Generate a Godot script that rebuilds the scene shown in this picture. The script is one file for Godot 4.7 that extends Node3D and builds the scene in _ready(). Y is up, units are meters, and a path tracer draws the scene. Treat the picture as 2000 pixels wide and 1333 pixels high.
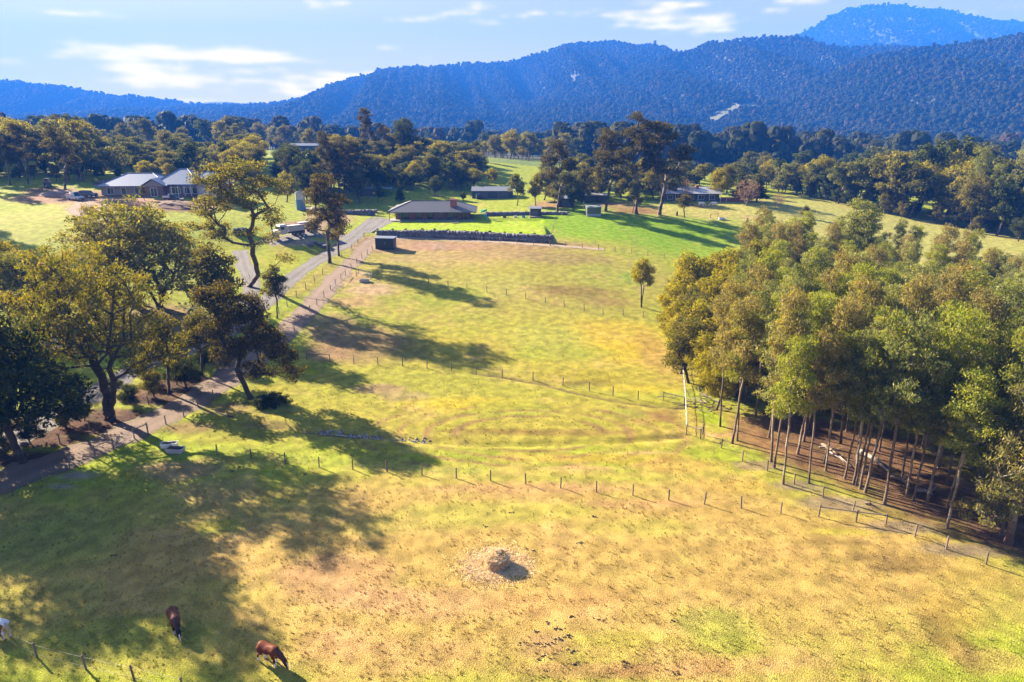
extends Node3D
# Horse paddocks below wooded hills, seen from the air on a winter afternoon. Units are metres, y is up.

# ---------------------------------------------------------------- measured places (x, z on the ground)
const CTRL = [[0, -36.55, -744.59], [-27.54, -36.55, 318.4], [30.98, -36.55, 990.68], [0, -50.24, -2092.18], [-30.58, -49.52, -952.93], [28.91, -46.18, 387.85], [0, -62.86, 5124.66], [-28.39, -67.89, 3307.45], [25.01, -58.42, 3962.15], [42.08, -50.29, -2241.95], [-50.66, -78.86, 1287.76], [-54.57, -69.77, -1222.01], [0, -94.06, -2675.78], [-32.08, -100.76, -5429.66], [20.95, -86.07, 5205.92], [0, -74.96, -2669.62], [21.05, -74.96, -3807.08], [-18.52, -74.76, -14.21], [6.5, -129.05, 2084.75], [-13.49, -140.49, -25629.94], [-37.97, -122, 651.79], [24.58, -123.09, -6560.54], [-19.68, -142.7, 10004.32], [-26.42, -143.86, 17031.88], [0, -150.29, 19530.32], [9.48, -169.85, -101.02], [-16.98, -180.75, -30066.08], [-34.45, -166.87, -5971.69], [36.56, -162.21, 2682.46], [24.76, -163.49, 2076.4], [-22.8, -190.62, 35579.06], [1.42, -190.62, 12103.32], [9.72, -185.28, -7848.88], [-24.03, -201.48, -7424.28], [-37.18, -191.3, -6052.97], [27.96, -186.58, 7503.61], [55.99, -185.96, -20282.17], [43.77, -210.32, 5577.22], [64.7, -218.13, 151.6], [81.06, -214, 13127.52], [24.39, -204.82, -502.34], [92.41, -206.51, -418.84], [114.78, -204.49, -3518.5], [130.08, -191.92, -1306.25], [135.61, -179.03, 1635.11], [106.12, -136.71, -6792.32], [97.41, -149.06, 6058.97], [58.36, -104.84, -2479.37], [67.29, -84.21, 2814.99], [-7.21, -244.27, -7121.99], [-51.35, -231.22, -43847.12], [-48.64, -239.78, 31965.59], [-99.03, -197.3, 9639.17], [-115.62, -164.92, 5412.55], [-119.84, -190.78, -9011.68], [-146.01, -211.53, 1055.09], [-110.85, -146.92, -2027.25], [-76.33, -170.19, 21189.03], [-63.85, -159.29, -51873.94], [-55.06, -166.17, 43661.74], [-46.04, -175.07, 5199.78], [-44.01, -161.28, -29263.92], [-72.01, -134.44, 32298.66], [-83.89, -120.08, -26643.26], [-77.07, -96.9, 162.57], [-49.44, -104.12, -412.52], [-49.75, -128.8, -1382.85], [-161.14, -166.59, 1653.55], [-96.67, -93.5, 6363.3], [-108.74, -333.5, -775.74], [0, -341.83, 462.71], [-18.03, -309.8, 7747.88], [-90.91, -348.75, 765.8], [13.66, -311.91, -5499.38], [0, 60, -187.76], [-150, 60, 898.78], [150, 60, 597.52], [-220, -40, -2260.61], [220, -40, -185.47], [-150, -600, -142.1], [150, -600, 105.29], [-600, -500, 89.89], [600, -500, 180.44], [400, -300, 437.41], [300, -230, 1080.63], [300, -330, -1852.17], [0, -1000, -257.63], [-800, -1000, -43.99], [800, -1000, -31.37], [0, -1600, 88.26], [-1500, -1600, -2.42], [1500, -1600, 15.87], [0, -450, -1437.81], [-300, -350, -488.13], [-60, -420, 639.58], [500, -100, -169.22], [-500, -150, 4.88], [-350, -250, 387.15], [150, -420, 422.25]]
const POLY = [-9.233138, 0.151106, -0.559489]
const TERRACE = [[-35.57, -180.86], [-29.81, -180.4], [-20.33, -180.34], [-10.72, -178.08], [0, -174.67], [9.48, -172.47], [9.9, -178], [9, -199], [-42, -203], [-40.5, -190], [-38.6, -184]]
const FENCE_FRONT = [[-33.25, -69.21], [-29.04, -68.27], [-24.98, -67.31], [-21.03, -66.49], [-17.25, -66], [-13.44, -65.45], [-9.61, -64.83], [-5.89, -64.08], [-2.25, -63.5], [1.44, -62.84], [5, -62.06], [8.59, -61.24], [12.16, -60.54], [15.58, -59.65], [18.93, -58.88], [22.31, -58.18], [25.83, -57.26], [29.28, -56.8], [32.48, -56.02]]
const FENCE_GROVE = [[22.47, -73.8], [24.29, -71.48], [25.65, -68.14], [27.64, -65.89], [29.39, -63.01], [31.23, -60.36], [33.06, -57.83], [32.48, -56.02], [34.98, -55.41], [36.72, -53.64], [38.47, -51.81], [40.59, -49.66], [42.73, -47.51]]
const FENCE_MIDDLE = [[-32.14, -100.7], [-28.43, -100.26], [-24.53, -99.56], [-20.75, -99.25], [-16.9, -98.92], [-13, -97.95], [-9.18, -97.19], [-5.4, -96.22], [-1.45, -95.04], [3.08, -93.41], [7.28, -91.18], [10.88, -89.19], [13.93, -87.27], [17.19, -86.13], [20.57, -85.58], [23.05, -84.04]]
const FENCE_UPPER = [[-25.77, -140.6], [-21.6, -139.98], [-17.47, -139.51], [-13.32, -138.6], [-9.3, -137.27], [-5.1, -134.97], [-1.13, -133.12], [2.74, -131.15], [6.5, -129.07], [10.08, -127.29], [13.77, -125.61], [17.14, -123.57], [20.92, -123.7], [24.57, -123.02]]
const FENCE_TOP = [[-33.2, -180.48], [-29.51, -180.2], [-25.17, -180.03], [-20.93, -179.59], [-16.82, -178.84], [-12.13, -177.03], [-7.64, -174.89], [-3.12, -172.74], [1.23, -171.06], [5.37, -169.4], [9.41, -168.56], [13.31, -167.97], [17.27, -166.88], [21.21, -166.03], [25.12, -165.17], [28.99, -164.29], [32.81, -163.33], [36.57, -162.25], [40.44, -161.29]]
const FENCE_LANE_A = [[-40.45, -85.39], [-41.09, -82.28], [-41.63, -79.36], [-42.77, -77.02], [-43.72, -74.53]]
const FENCE_LANE_B = [[-37.94, -105.35], [-37.88, -108.69], [-37.59, -112.63], [-37.53, -117.08], [-37.51, -122.05], [-37.05, -125.33], [-36.85, -129.93], [-36.61, -134.25]]
const FENCE_LANE_C = [[-36.55, -137.9], [-36.22, -141.5], [-35.96, -144.63], [-35.98, -150.25], [-35.82, -155.39], [-35.5, -159.6], [-35, -163.24], [-34.44, -166.79]]
const FENCE_LANE_D = [[-46.45, -68.33], [-47.44, -65.4], [-48.72, -62.99], [-49.93, -60.13], [-51.38, -56.94]]
const FENCE_ROAD_A = [[-47.94, -83.02], [-49.66, -78.32], [-51.01, -75.05], [-52.44, -71.62], [-54, -67.72], [-55.38, -64.49]]
const FENCE_ROAD_B = [[-42.68, -120.43], [-42.4, -124.47], [-42.18, -129.66], [-41.8, -134.75], [-41.46, -140.05], [-41.19, -145.61], [-40.94, -152.7], [-40.43, -160.01], [-39.52, -167.08], [-38.96, -171.71], [-38.4, -176.72]]
const FENCE_WHITE = [[21.11, -75.22], [21.65, -77.59], [22.18, -79.91], [22.7, -82.18], [23.16, -84.22], [23.65, -86.53], [24.16, -88.98], [24.71, -91.55], [25.22, -94.02], [25.76, -96.6], [26.32, -99.28]]
const FENCE_LAWN = [[9.55, -168.82], [10.09, -174.06], [10.49, -178.96], [11.04, -184.03], [11.61, -189.24], [12.22, -194.91], [12.81, -199.86]]
const FENCE_NEAR = [[-38.89, -41.23], [-33.39, -38.74], [-29.31, -37.67], [-25.48, -36.69], [-21.76, -35.74]]
const PEN = [[-33.55, -144.21], [-29.94, -141.53], [-29.89, -142.98], [-33.54, -146.26]]
const GRAVEL_ROAD = [[-60.16, -66.51], [-58.21, -73.44], [-57.29, -80.77], [-56.28, -88.99], [-54.67, -98.06], [-50.57, -104.86], [-48.39, -113.29], [-47.17, -124.09], [-46.78, -138.55], [-45.48, -153.22], [-43.46, -164.1], [-41.33, -174.37], [-40.46, -185.02], [-40.36, -194.41], [-39.76, -203.7]]
const DRIVEWAY = [[-40.23, -183.9], [-37.39, -184.98], [-37.37, -202.13]]
const DIRT_LANE = [[-55.98, -58.45], [-53.07, -62.76], [-50.44, -66.91], [-47.78, -71.03], [-45.51, -75.73], [-43.5, -82.15], [-42.12, -89.26], [-40.75, -98.25], [-39.7, -106.94], [-38.68, -116.35], [-37.97, -125.52], [-37.61, -135.8], [-37.41, -147.55], [-36.93, -159.51], [-35.98, -171.61], [-35.13, -176.2]]
const WALL_TRACK = [[-35.13, -176.2], [-30.85, -178.38], [-20.16, -178.71], [-9.26, -175.73], [0, -172.01], [9.43, -168.82], [15.19, -167.62], [22.62, -166.28]]
const TRUCK_YARD = [[-59.64, -164.91], [-55.85, -168.78], [-51.11, -174.59], [-41.32, -176.2]]
const SIDE_TRACK = [[-48.39, -113.29], [-51.66, -131.43], [-58.81, -147.92], [-63.63, -158.75]]
const HOUSE_TRACK = [[-115.35, -186.71], [-111.31, -176.4], [-102.81, -167.09], [-94.57, -153.21], [-87.29, -141.83]]
const DITCH = [[-41.42, -84.29], [-34.26, -78.88], [-27.64, -76.32], [-23.62, -75.38], [-18.46, -74.47], [-10.32, -73.3], [-6.02, -72.63], [0, -72.22], [6.02, -72.62], [12.12, -73.17], [17.73, -73.9], [20.38, -74.78]]
const DITCH_TWO = [[-5.79, -96.42], [0, -94.23], [4.44, -92], [9.3, -88.46], [13.93, -85.81], [18.46, -84.01], [22.64, -83.18]]
const WATER = [[-23.81, -75.37], [-21.03, -74.92], [-18.44, -74.4], [-14.65, -73.82], [-10.3, -73.16]]
const PUDDLE = [[-38.47, -81.27], [-36.91, -80.69], [-35.7, -80.09]]
# patches of turf and soil: x, z, radius x, radius z, base colour in percent (red, green, blue), cover, edge
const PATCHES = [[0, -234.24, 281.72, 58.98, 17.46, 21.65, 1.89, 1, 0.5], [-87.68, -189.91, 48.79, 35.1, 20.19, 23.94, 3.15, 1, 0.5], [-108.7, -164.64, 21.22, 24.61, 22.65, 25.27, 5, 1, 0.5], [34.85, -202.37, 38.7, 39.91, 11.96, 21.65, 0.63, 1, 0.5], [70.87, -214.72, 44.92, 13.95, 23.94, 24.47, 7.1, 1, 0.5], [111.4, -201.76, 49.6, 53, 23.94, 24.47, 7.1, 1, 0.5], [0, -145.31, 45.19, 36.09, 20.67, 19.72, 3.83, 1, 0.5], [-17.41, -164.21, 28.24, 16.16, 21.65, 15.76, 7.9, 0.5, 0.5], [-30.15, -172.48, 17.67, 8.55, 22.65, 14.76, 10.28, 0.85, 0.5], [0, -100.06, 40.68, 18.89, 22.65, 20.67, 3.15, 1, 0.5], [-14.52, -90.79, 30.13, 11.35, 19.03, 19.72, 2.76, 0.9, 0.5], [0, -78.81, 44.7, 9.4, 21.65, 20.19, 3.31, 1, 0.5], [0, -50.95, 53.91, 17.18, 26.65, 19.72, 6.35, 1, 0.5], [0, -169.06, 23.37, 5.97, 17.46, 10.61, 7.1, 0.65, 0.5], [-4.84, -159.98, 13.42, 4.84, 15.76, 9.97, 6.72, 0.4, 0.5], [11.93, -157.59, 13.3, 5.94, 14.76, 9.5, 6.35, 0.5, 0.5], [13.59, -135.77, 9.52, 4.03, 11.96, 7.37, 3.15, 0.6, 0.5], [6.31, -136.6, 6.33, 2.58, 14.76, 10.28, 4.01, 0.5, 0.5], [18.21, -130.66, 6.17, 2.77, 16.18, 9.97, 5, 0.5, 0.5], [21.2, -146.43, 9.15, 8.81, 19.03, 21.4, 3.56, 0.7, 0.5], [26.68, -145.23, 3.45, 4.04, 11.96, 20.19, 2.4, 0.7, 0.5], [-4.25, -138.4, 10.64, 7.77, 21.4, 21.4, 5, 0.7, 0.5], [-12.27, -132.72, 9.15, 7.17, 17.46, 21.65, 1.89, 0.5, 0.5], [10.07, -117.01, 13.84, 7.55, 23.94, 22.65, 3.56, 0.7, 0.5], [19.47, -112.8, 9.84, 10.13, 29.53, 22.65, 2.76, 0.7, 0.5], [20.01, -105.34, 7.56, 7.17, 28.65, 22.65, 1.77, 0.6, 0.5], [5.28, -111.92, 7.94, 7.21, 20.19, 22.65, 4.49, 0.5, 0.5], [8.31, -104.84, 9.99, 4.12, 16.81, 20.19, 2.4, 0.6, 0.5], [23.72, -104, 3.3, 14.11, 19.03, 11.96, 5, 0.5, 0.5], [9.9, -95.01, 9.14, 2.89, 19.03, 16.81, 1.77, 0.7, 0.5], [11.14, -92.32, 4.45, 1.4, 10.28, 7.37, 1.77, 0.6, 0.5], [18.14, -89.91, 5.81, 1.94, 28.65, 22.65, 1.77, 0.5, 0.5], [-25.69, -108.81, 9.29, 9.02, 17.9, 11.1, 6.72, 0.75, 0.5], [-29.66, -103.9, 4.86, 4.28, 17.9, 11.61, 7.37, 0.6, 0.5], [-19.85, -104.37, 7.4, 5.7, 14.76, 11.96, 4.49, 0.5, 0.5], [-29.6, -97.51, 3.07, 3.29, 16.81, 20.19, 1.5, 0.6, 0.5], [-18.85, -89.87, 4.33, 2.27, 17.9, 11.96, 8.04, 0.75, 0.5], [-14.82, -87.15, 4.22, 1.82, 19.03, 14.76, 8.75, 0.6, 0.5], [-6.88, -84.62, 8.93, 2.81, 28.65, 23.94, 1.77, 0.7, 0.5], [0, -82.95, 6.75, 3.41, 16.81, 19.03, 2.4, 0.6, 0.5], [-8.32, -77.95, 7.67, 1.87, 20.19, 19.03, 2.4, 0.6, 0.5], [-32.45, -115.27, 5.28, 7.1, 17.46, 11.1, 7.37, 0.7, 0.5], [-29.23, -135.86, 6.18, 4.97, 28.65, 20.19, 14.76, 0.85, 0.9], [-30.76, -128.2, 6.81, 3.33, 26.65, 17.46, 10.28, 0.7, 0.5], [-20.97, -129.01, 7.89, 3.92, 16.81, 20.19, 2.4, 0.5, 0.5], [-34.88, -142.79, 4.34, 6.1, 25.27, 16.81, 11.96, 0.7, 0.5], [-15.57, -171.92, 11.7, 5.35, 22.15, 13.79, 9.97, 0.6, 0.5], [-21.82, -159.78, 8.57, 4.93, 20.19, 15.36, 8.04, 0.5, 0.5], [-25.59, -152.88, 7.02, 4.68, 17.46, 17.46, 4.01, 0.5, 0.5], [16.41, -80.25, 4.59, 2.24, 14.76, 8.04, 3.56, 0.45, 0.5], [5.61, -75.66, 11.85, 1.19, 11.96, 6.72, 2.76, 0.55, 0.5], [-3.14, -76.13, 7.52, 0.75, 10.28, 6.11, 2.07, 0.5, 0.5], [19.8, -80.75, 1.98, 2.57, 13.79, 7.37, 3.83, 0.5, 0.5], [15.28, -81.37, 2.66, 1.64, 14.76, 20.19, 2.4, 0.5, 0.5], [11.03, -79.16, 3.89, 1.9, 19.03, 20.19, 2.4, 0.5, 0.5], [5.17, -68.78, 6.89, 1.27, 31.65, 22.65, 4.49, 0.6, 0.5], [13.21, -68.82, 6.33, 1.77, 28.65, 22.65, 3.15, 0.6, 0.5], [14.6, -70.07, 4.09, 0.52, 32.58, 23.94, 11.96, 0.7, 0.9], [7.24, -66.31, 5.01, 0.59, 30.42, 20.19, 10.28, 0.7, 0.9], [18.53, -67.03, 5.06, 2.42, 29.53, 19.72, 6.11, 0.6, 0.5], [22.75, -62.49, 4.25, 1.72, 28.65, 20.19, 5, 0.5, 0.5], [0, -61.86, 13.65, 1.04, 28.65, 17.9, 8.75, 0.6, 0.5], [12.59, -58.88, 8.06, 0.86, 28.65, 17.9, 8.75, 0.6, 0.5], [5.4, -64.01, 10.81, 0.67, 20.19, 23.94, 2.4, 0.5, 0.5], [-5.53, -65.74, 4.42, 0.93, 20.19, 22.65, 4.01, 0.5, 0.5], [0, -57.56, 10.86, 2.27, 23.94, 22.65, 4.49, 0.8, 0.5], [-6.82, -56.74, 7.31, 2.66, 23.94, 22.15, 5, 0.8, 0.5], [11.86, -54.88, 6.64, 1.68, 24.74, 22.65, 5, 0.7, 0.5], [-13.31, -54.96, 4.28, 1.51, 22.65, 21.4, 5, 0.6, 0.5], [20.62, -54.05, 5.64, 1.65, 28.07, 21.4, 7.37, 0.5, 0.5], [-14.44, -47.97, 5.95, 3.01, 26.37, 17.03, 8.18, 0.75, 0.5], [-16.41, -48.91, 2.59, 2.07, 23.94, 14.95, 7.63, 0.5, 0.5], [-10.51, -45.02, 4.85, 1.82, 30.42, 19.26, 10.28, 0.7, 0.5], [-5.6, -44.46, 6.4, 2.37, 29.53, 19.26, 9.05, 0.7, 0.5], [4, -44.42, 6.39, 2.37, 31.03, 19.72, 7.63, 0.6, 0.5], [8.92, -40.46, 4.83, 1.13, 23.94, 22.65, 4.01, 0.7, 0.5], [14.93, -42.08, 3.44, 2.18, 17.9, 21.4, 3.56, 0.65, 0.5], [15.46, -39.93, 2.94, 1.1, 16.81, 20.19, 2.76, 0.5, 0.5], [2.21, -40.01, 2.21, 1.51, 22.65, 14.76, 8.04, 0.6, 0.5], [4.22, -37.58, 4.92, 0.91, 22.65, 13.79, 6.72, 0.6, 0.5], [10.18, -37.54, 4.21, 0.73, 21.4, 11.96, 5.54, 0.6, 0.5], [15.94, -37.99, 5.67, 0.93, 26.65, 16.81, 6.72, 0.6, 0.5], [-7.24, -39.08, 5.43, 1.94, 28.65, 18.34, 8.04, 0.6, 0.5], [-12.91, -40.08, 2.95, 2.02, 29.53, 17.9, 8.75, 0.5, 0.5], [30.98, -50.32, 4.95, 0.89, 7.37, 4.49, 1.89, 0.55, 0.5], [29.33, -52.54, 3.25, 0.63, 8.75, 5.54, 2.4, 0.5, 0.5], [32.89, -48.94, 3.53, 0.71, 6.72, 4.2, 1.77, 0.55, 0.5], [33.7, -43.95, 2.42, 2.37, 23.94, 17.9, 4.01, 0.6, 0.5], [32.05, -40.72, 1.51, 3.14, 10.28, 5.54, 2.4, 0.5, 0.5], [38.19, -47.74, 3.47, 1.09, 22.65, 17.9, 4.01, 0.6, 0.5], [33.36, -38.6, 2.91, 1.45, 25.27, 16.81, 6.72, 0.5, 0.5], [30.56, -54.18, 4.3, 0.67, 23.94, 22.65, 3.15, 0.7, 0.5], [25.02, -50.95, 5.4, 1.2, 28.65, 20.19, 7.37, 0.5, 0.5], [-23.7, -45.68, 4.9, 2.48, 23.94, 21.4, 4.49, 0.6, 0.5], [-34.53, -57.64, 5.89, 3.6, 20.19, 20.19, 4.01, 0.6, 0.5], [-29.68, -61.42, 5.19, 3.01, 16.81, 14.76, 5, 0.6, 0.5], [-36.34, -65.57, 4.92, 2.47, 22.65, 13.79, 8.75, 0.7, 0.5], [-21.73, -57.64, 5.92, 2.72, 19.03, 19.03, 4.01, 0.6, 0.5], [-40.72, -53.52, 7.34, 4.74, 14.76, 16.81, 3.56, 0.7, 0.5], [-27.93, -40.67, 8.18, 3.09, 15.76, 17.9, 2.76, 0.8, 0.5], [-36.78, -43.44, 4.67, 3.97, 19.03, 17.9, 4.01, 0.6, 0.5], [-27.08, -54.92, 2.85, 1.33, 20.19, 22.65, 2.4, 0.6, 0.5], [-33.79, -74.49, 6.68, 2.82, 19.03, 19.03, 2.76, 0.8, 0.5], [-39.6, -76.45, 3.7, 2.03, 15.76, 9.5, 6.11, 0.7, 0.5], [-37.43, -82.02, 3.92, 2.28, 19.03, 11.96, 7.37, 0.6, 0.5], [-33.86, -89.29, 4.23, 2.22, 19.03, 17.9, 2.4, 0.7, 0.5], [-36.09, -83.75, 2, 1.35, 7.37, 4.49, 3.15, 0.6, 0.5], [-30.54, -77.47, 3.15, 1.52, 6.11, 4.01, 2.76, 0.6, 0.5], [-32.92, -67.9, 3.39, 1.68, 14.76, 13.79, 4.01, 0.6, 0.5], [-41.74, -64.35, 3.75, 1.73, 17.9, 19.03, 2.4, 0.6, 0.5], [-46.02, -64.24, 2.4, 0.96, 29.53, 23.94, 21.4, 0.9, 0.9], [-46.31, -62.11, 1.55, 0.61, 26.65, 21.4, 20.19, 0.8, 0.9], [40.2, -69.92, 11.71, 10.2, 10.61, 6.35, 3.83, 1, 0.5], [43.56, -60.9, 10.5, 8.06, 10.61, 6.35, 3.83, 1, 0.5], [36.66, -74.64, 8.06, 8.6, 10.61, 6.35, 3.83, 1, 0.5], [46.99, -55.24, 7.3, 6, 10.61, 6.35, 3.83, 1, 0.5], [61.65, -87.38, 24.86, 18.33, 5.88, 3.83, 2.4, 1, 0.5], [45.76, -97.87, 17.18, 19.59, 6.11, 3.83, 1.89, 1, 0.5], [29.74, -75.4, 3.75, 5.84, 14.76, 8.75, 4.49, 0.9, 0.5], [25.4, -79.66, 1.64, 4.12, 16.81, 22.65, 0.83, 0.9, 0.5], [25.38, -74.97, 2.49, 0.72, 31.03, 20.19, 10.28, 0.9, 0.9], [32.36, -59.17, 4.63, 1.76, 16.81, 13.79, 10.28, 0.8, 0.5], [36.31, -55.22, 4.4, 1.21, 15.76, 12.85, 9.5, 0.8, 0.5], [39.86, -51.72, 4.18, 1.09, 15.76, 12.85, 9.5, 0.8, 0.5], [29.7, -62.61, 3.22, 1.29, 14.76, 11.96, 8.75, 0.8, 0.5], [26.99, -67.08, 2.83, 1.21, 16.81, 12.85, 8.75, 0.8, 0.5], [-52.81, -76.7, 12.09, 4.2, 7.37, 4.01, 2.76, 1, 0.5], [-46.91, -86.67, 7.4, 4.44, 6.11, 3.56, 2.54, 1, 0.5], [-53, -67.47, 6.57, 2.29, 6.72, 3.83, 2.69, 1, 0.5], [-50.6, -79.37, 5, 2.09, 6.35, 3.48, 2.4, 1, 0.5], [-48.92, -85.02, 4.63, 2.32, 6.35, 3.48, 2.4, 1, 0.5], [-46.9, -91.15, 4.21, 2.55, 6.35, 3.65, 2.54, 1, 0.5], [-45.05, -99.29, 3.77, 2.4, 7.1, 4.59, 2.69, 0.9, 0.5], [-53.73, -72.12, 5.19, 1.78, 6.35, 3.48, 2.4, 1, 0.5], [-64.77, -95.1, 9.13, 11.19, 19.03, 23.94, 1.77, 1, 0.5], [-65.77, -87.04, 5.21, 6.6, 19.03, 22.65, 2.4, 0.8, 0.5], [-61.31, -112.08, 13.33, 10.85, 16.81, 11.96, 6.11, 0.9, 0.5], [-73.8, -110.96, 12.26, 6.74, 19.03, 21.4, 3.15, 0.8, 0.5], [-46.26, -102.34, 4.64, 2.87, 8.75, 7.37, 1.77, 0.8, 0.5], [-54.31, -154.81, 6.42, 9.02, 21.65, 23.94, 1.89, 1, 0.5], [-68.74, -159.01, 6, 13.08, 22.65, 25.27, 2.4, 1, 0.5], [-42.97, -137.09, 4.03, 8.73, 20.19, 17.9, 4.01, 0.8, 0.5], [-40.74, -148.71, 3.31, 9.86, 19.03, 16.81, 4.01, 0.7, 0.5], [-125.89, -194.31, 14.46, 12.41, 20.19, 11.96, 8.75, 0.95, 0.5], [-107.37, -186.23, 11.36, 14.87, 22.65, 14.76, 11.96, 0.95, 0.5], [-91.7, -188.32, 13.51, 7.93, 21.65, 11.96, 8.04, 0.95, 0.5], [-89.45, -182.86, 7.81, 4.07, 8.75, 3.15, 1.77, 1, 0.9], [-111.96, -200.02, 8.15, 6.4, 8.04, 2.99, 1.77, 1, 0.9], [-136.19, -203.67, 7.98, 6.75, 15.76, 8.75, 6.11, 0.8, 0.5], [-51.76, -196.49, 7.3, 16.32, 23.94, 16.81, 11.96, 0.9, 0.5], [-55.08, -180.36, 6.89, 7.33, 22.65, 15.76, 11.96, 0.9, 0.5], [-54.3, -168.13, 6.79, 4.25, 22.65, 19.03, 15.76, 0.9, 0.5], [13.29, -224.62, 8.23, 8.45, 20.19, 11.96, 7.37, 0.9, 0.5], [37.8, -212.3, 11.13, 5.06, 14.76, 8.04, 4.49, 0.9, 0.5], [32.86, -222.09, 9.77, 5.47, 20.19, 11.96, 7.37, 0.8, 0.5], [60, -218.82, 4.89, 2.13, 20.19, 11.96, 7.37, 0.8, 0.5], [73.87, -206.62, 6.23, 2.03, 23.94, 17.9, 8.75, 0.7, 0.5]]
# crests of the hills: x, height
const CREST_NEAR = [[1763.6, 168.47], [1340.61, 195.09], [1133.4, 198.86], [1032.12, 191.3], [932.08, 176.1], [830.28, 166.55], [729.62, 147.33], [630.53, 110.34], [531.19, 60.73], [469.71, 38.56], [364.89, 14.12], [269.25, -2.31], [108.08, -18.86], [-108.62, -41.82]]
const CREST_MIDDLE = [[1896.19, 198.16], [1309.94, 211.63], [1017.1, 222.37], [900.47, 225.05], [809.87, 251.72], [651.2, 247.73], [579.96, 235.75], [480.52, 208.94], [366.38, 168.31], [221.31, 125.76], [74.25, 84.03], [-74.73, 43.18], [-225.47, 6.1], [-453.65, -32.85]]
const CREST_LONG = [[1761.68, 200.84], [974.08, 240.78], [778.26, 251.61], [582.69, 266], [464.76, 291.07], [348.05, 303.55], [193.73, 287.5], [97.14, 264.2], [0, 238.97], [-97.53, 229.93], [-292.98, 219.04], [-488.93, 208.13], [-588.5, 182.56], [-669.14, 154.99], [-791.52, 108.64], [-913.04, 82.46], [-1092.39, 76.83], [-1332.78, 63.67], [-1694.93, 42.9], [-2398.12, 23.92]]
const CREST_PEAK = [[4647.6, 423.1], [3459.82, 516.14], [3017.74, 555.59], [2762, 542.46], [2583.9, 568.68], [2376.41, 602.6], [2171.87, 625.97], [1943.25, 625.97], [1861.04, 602.6], [1727.35, 534.58], [1619.74, 476.44], [1457.05, 382.81], [1174.45, 287.76]]
const CREST_LEFT = [[-3571.56, 246.48], [-2690.27, 204.78], [-2246.76, 183.8], [-2069.26, 173.28], [-1916.4, 150.04], [-1785.4, 126.69], [-1673.49, 120.31], [-1540.5, 103.23], [-1361.64, 86.1], [-1136.7, 68.91], [-866.17, 43]]
const CREST_FAR = [[-2558.13, 82.9], [-2104.45, 122.17], [-1975.18, 134.2], [-1814.89, 141.71], [-1656.6, 134.2], [-1531.85, 110.11], [-1152.93, 61.67]]
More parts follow.
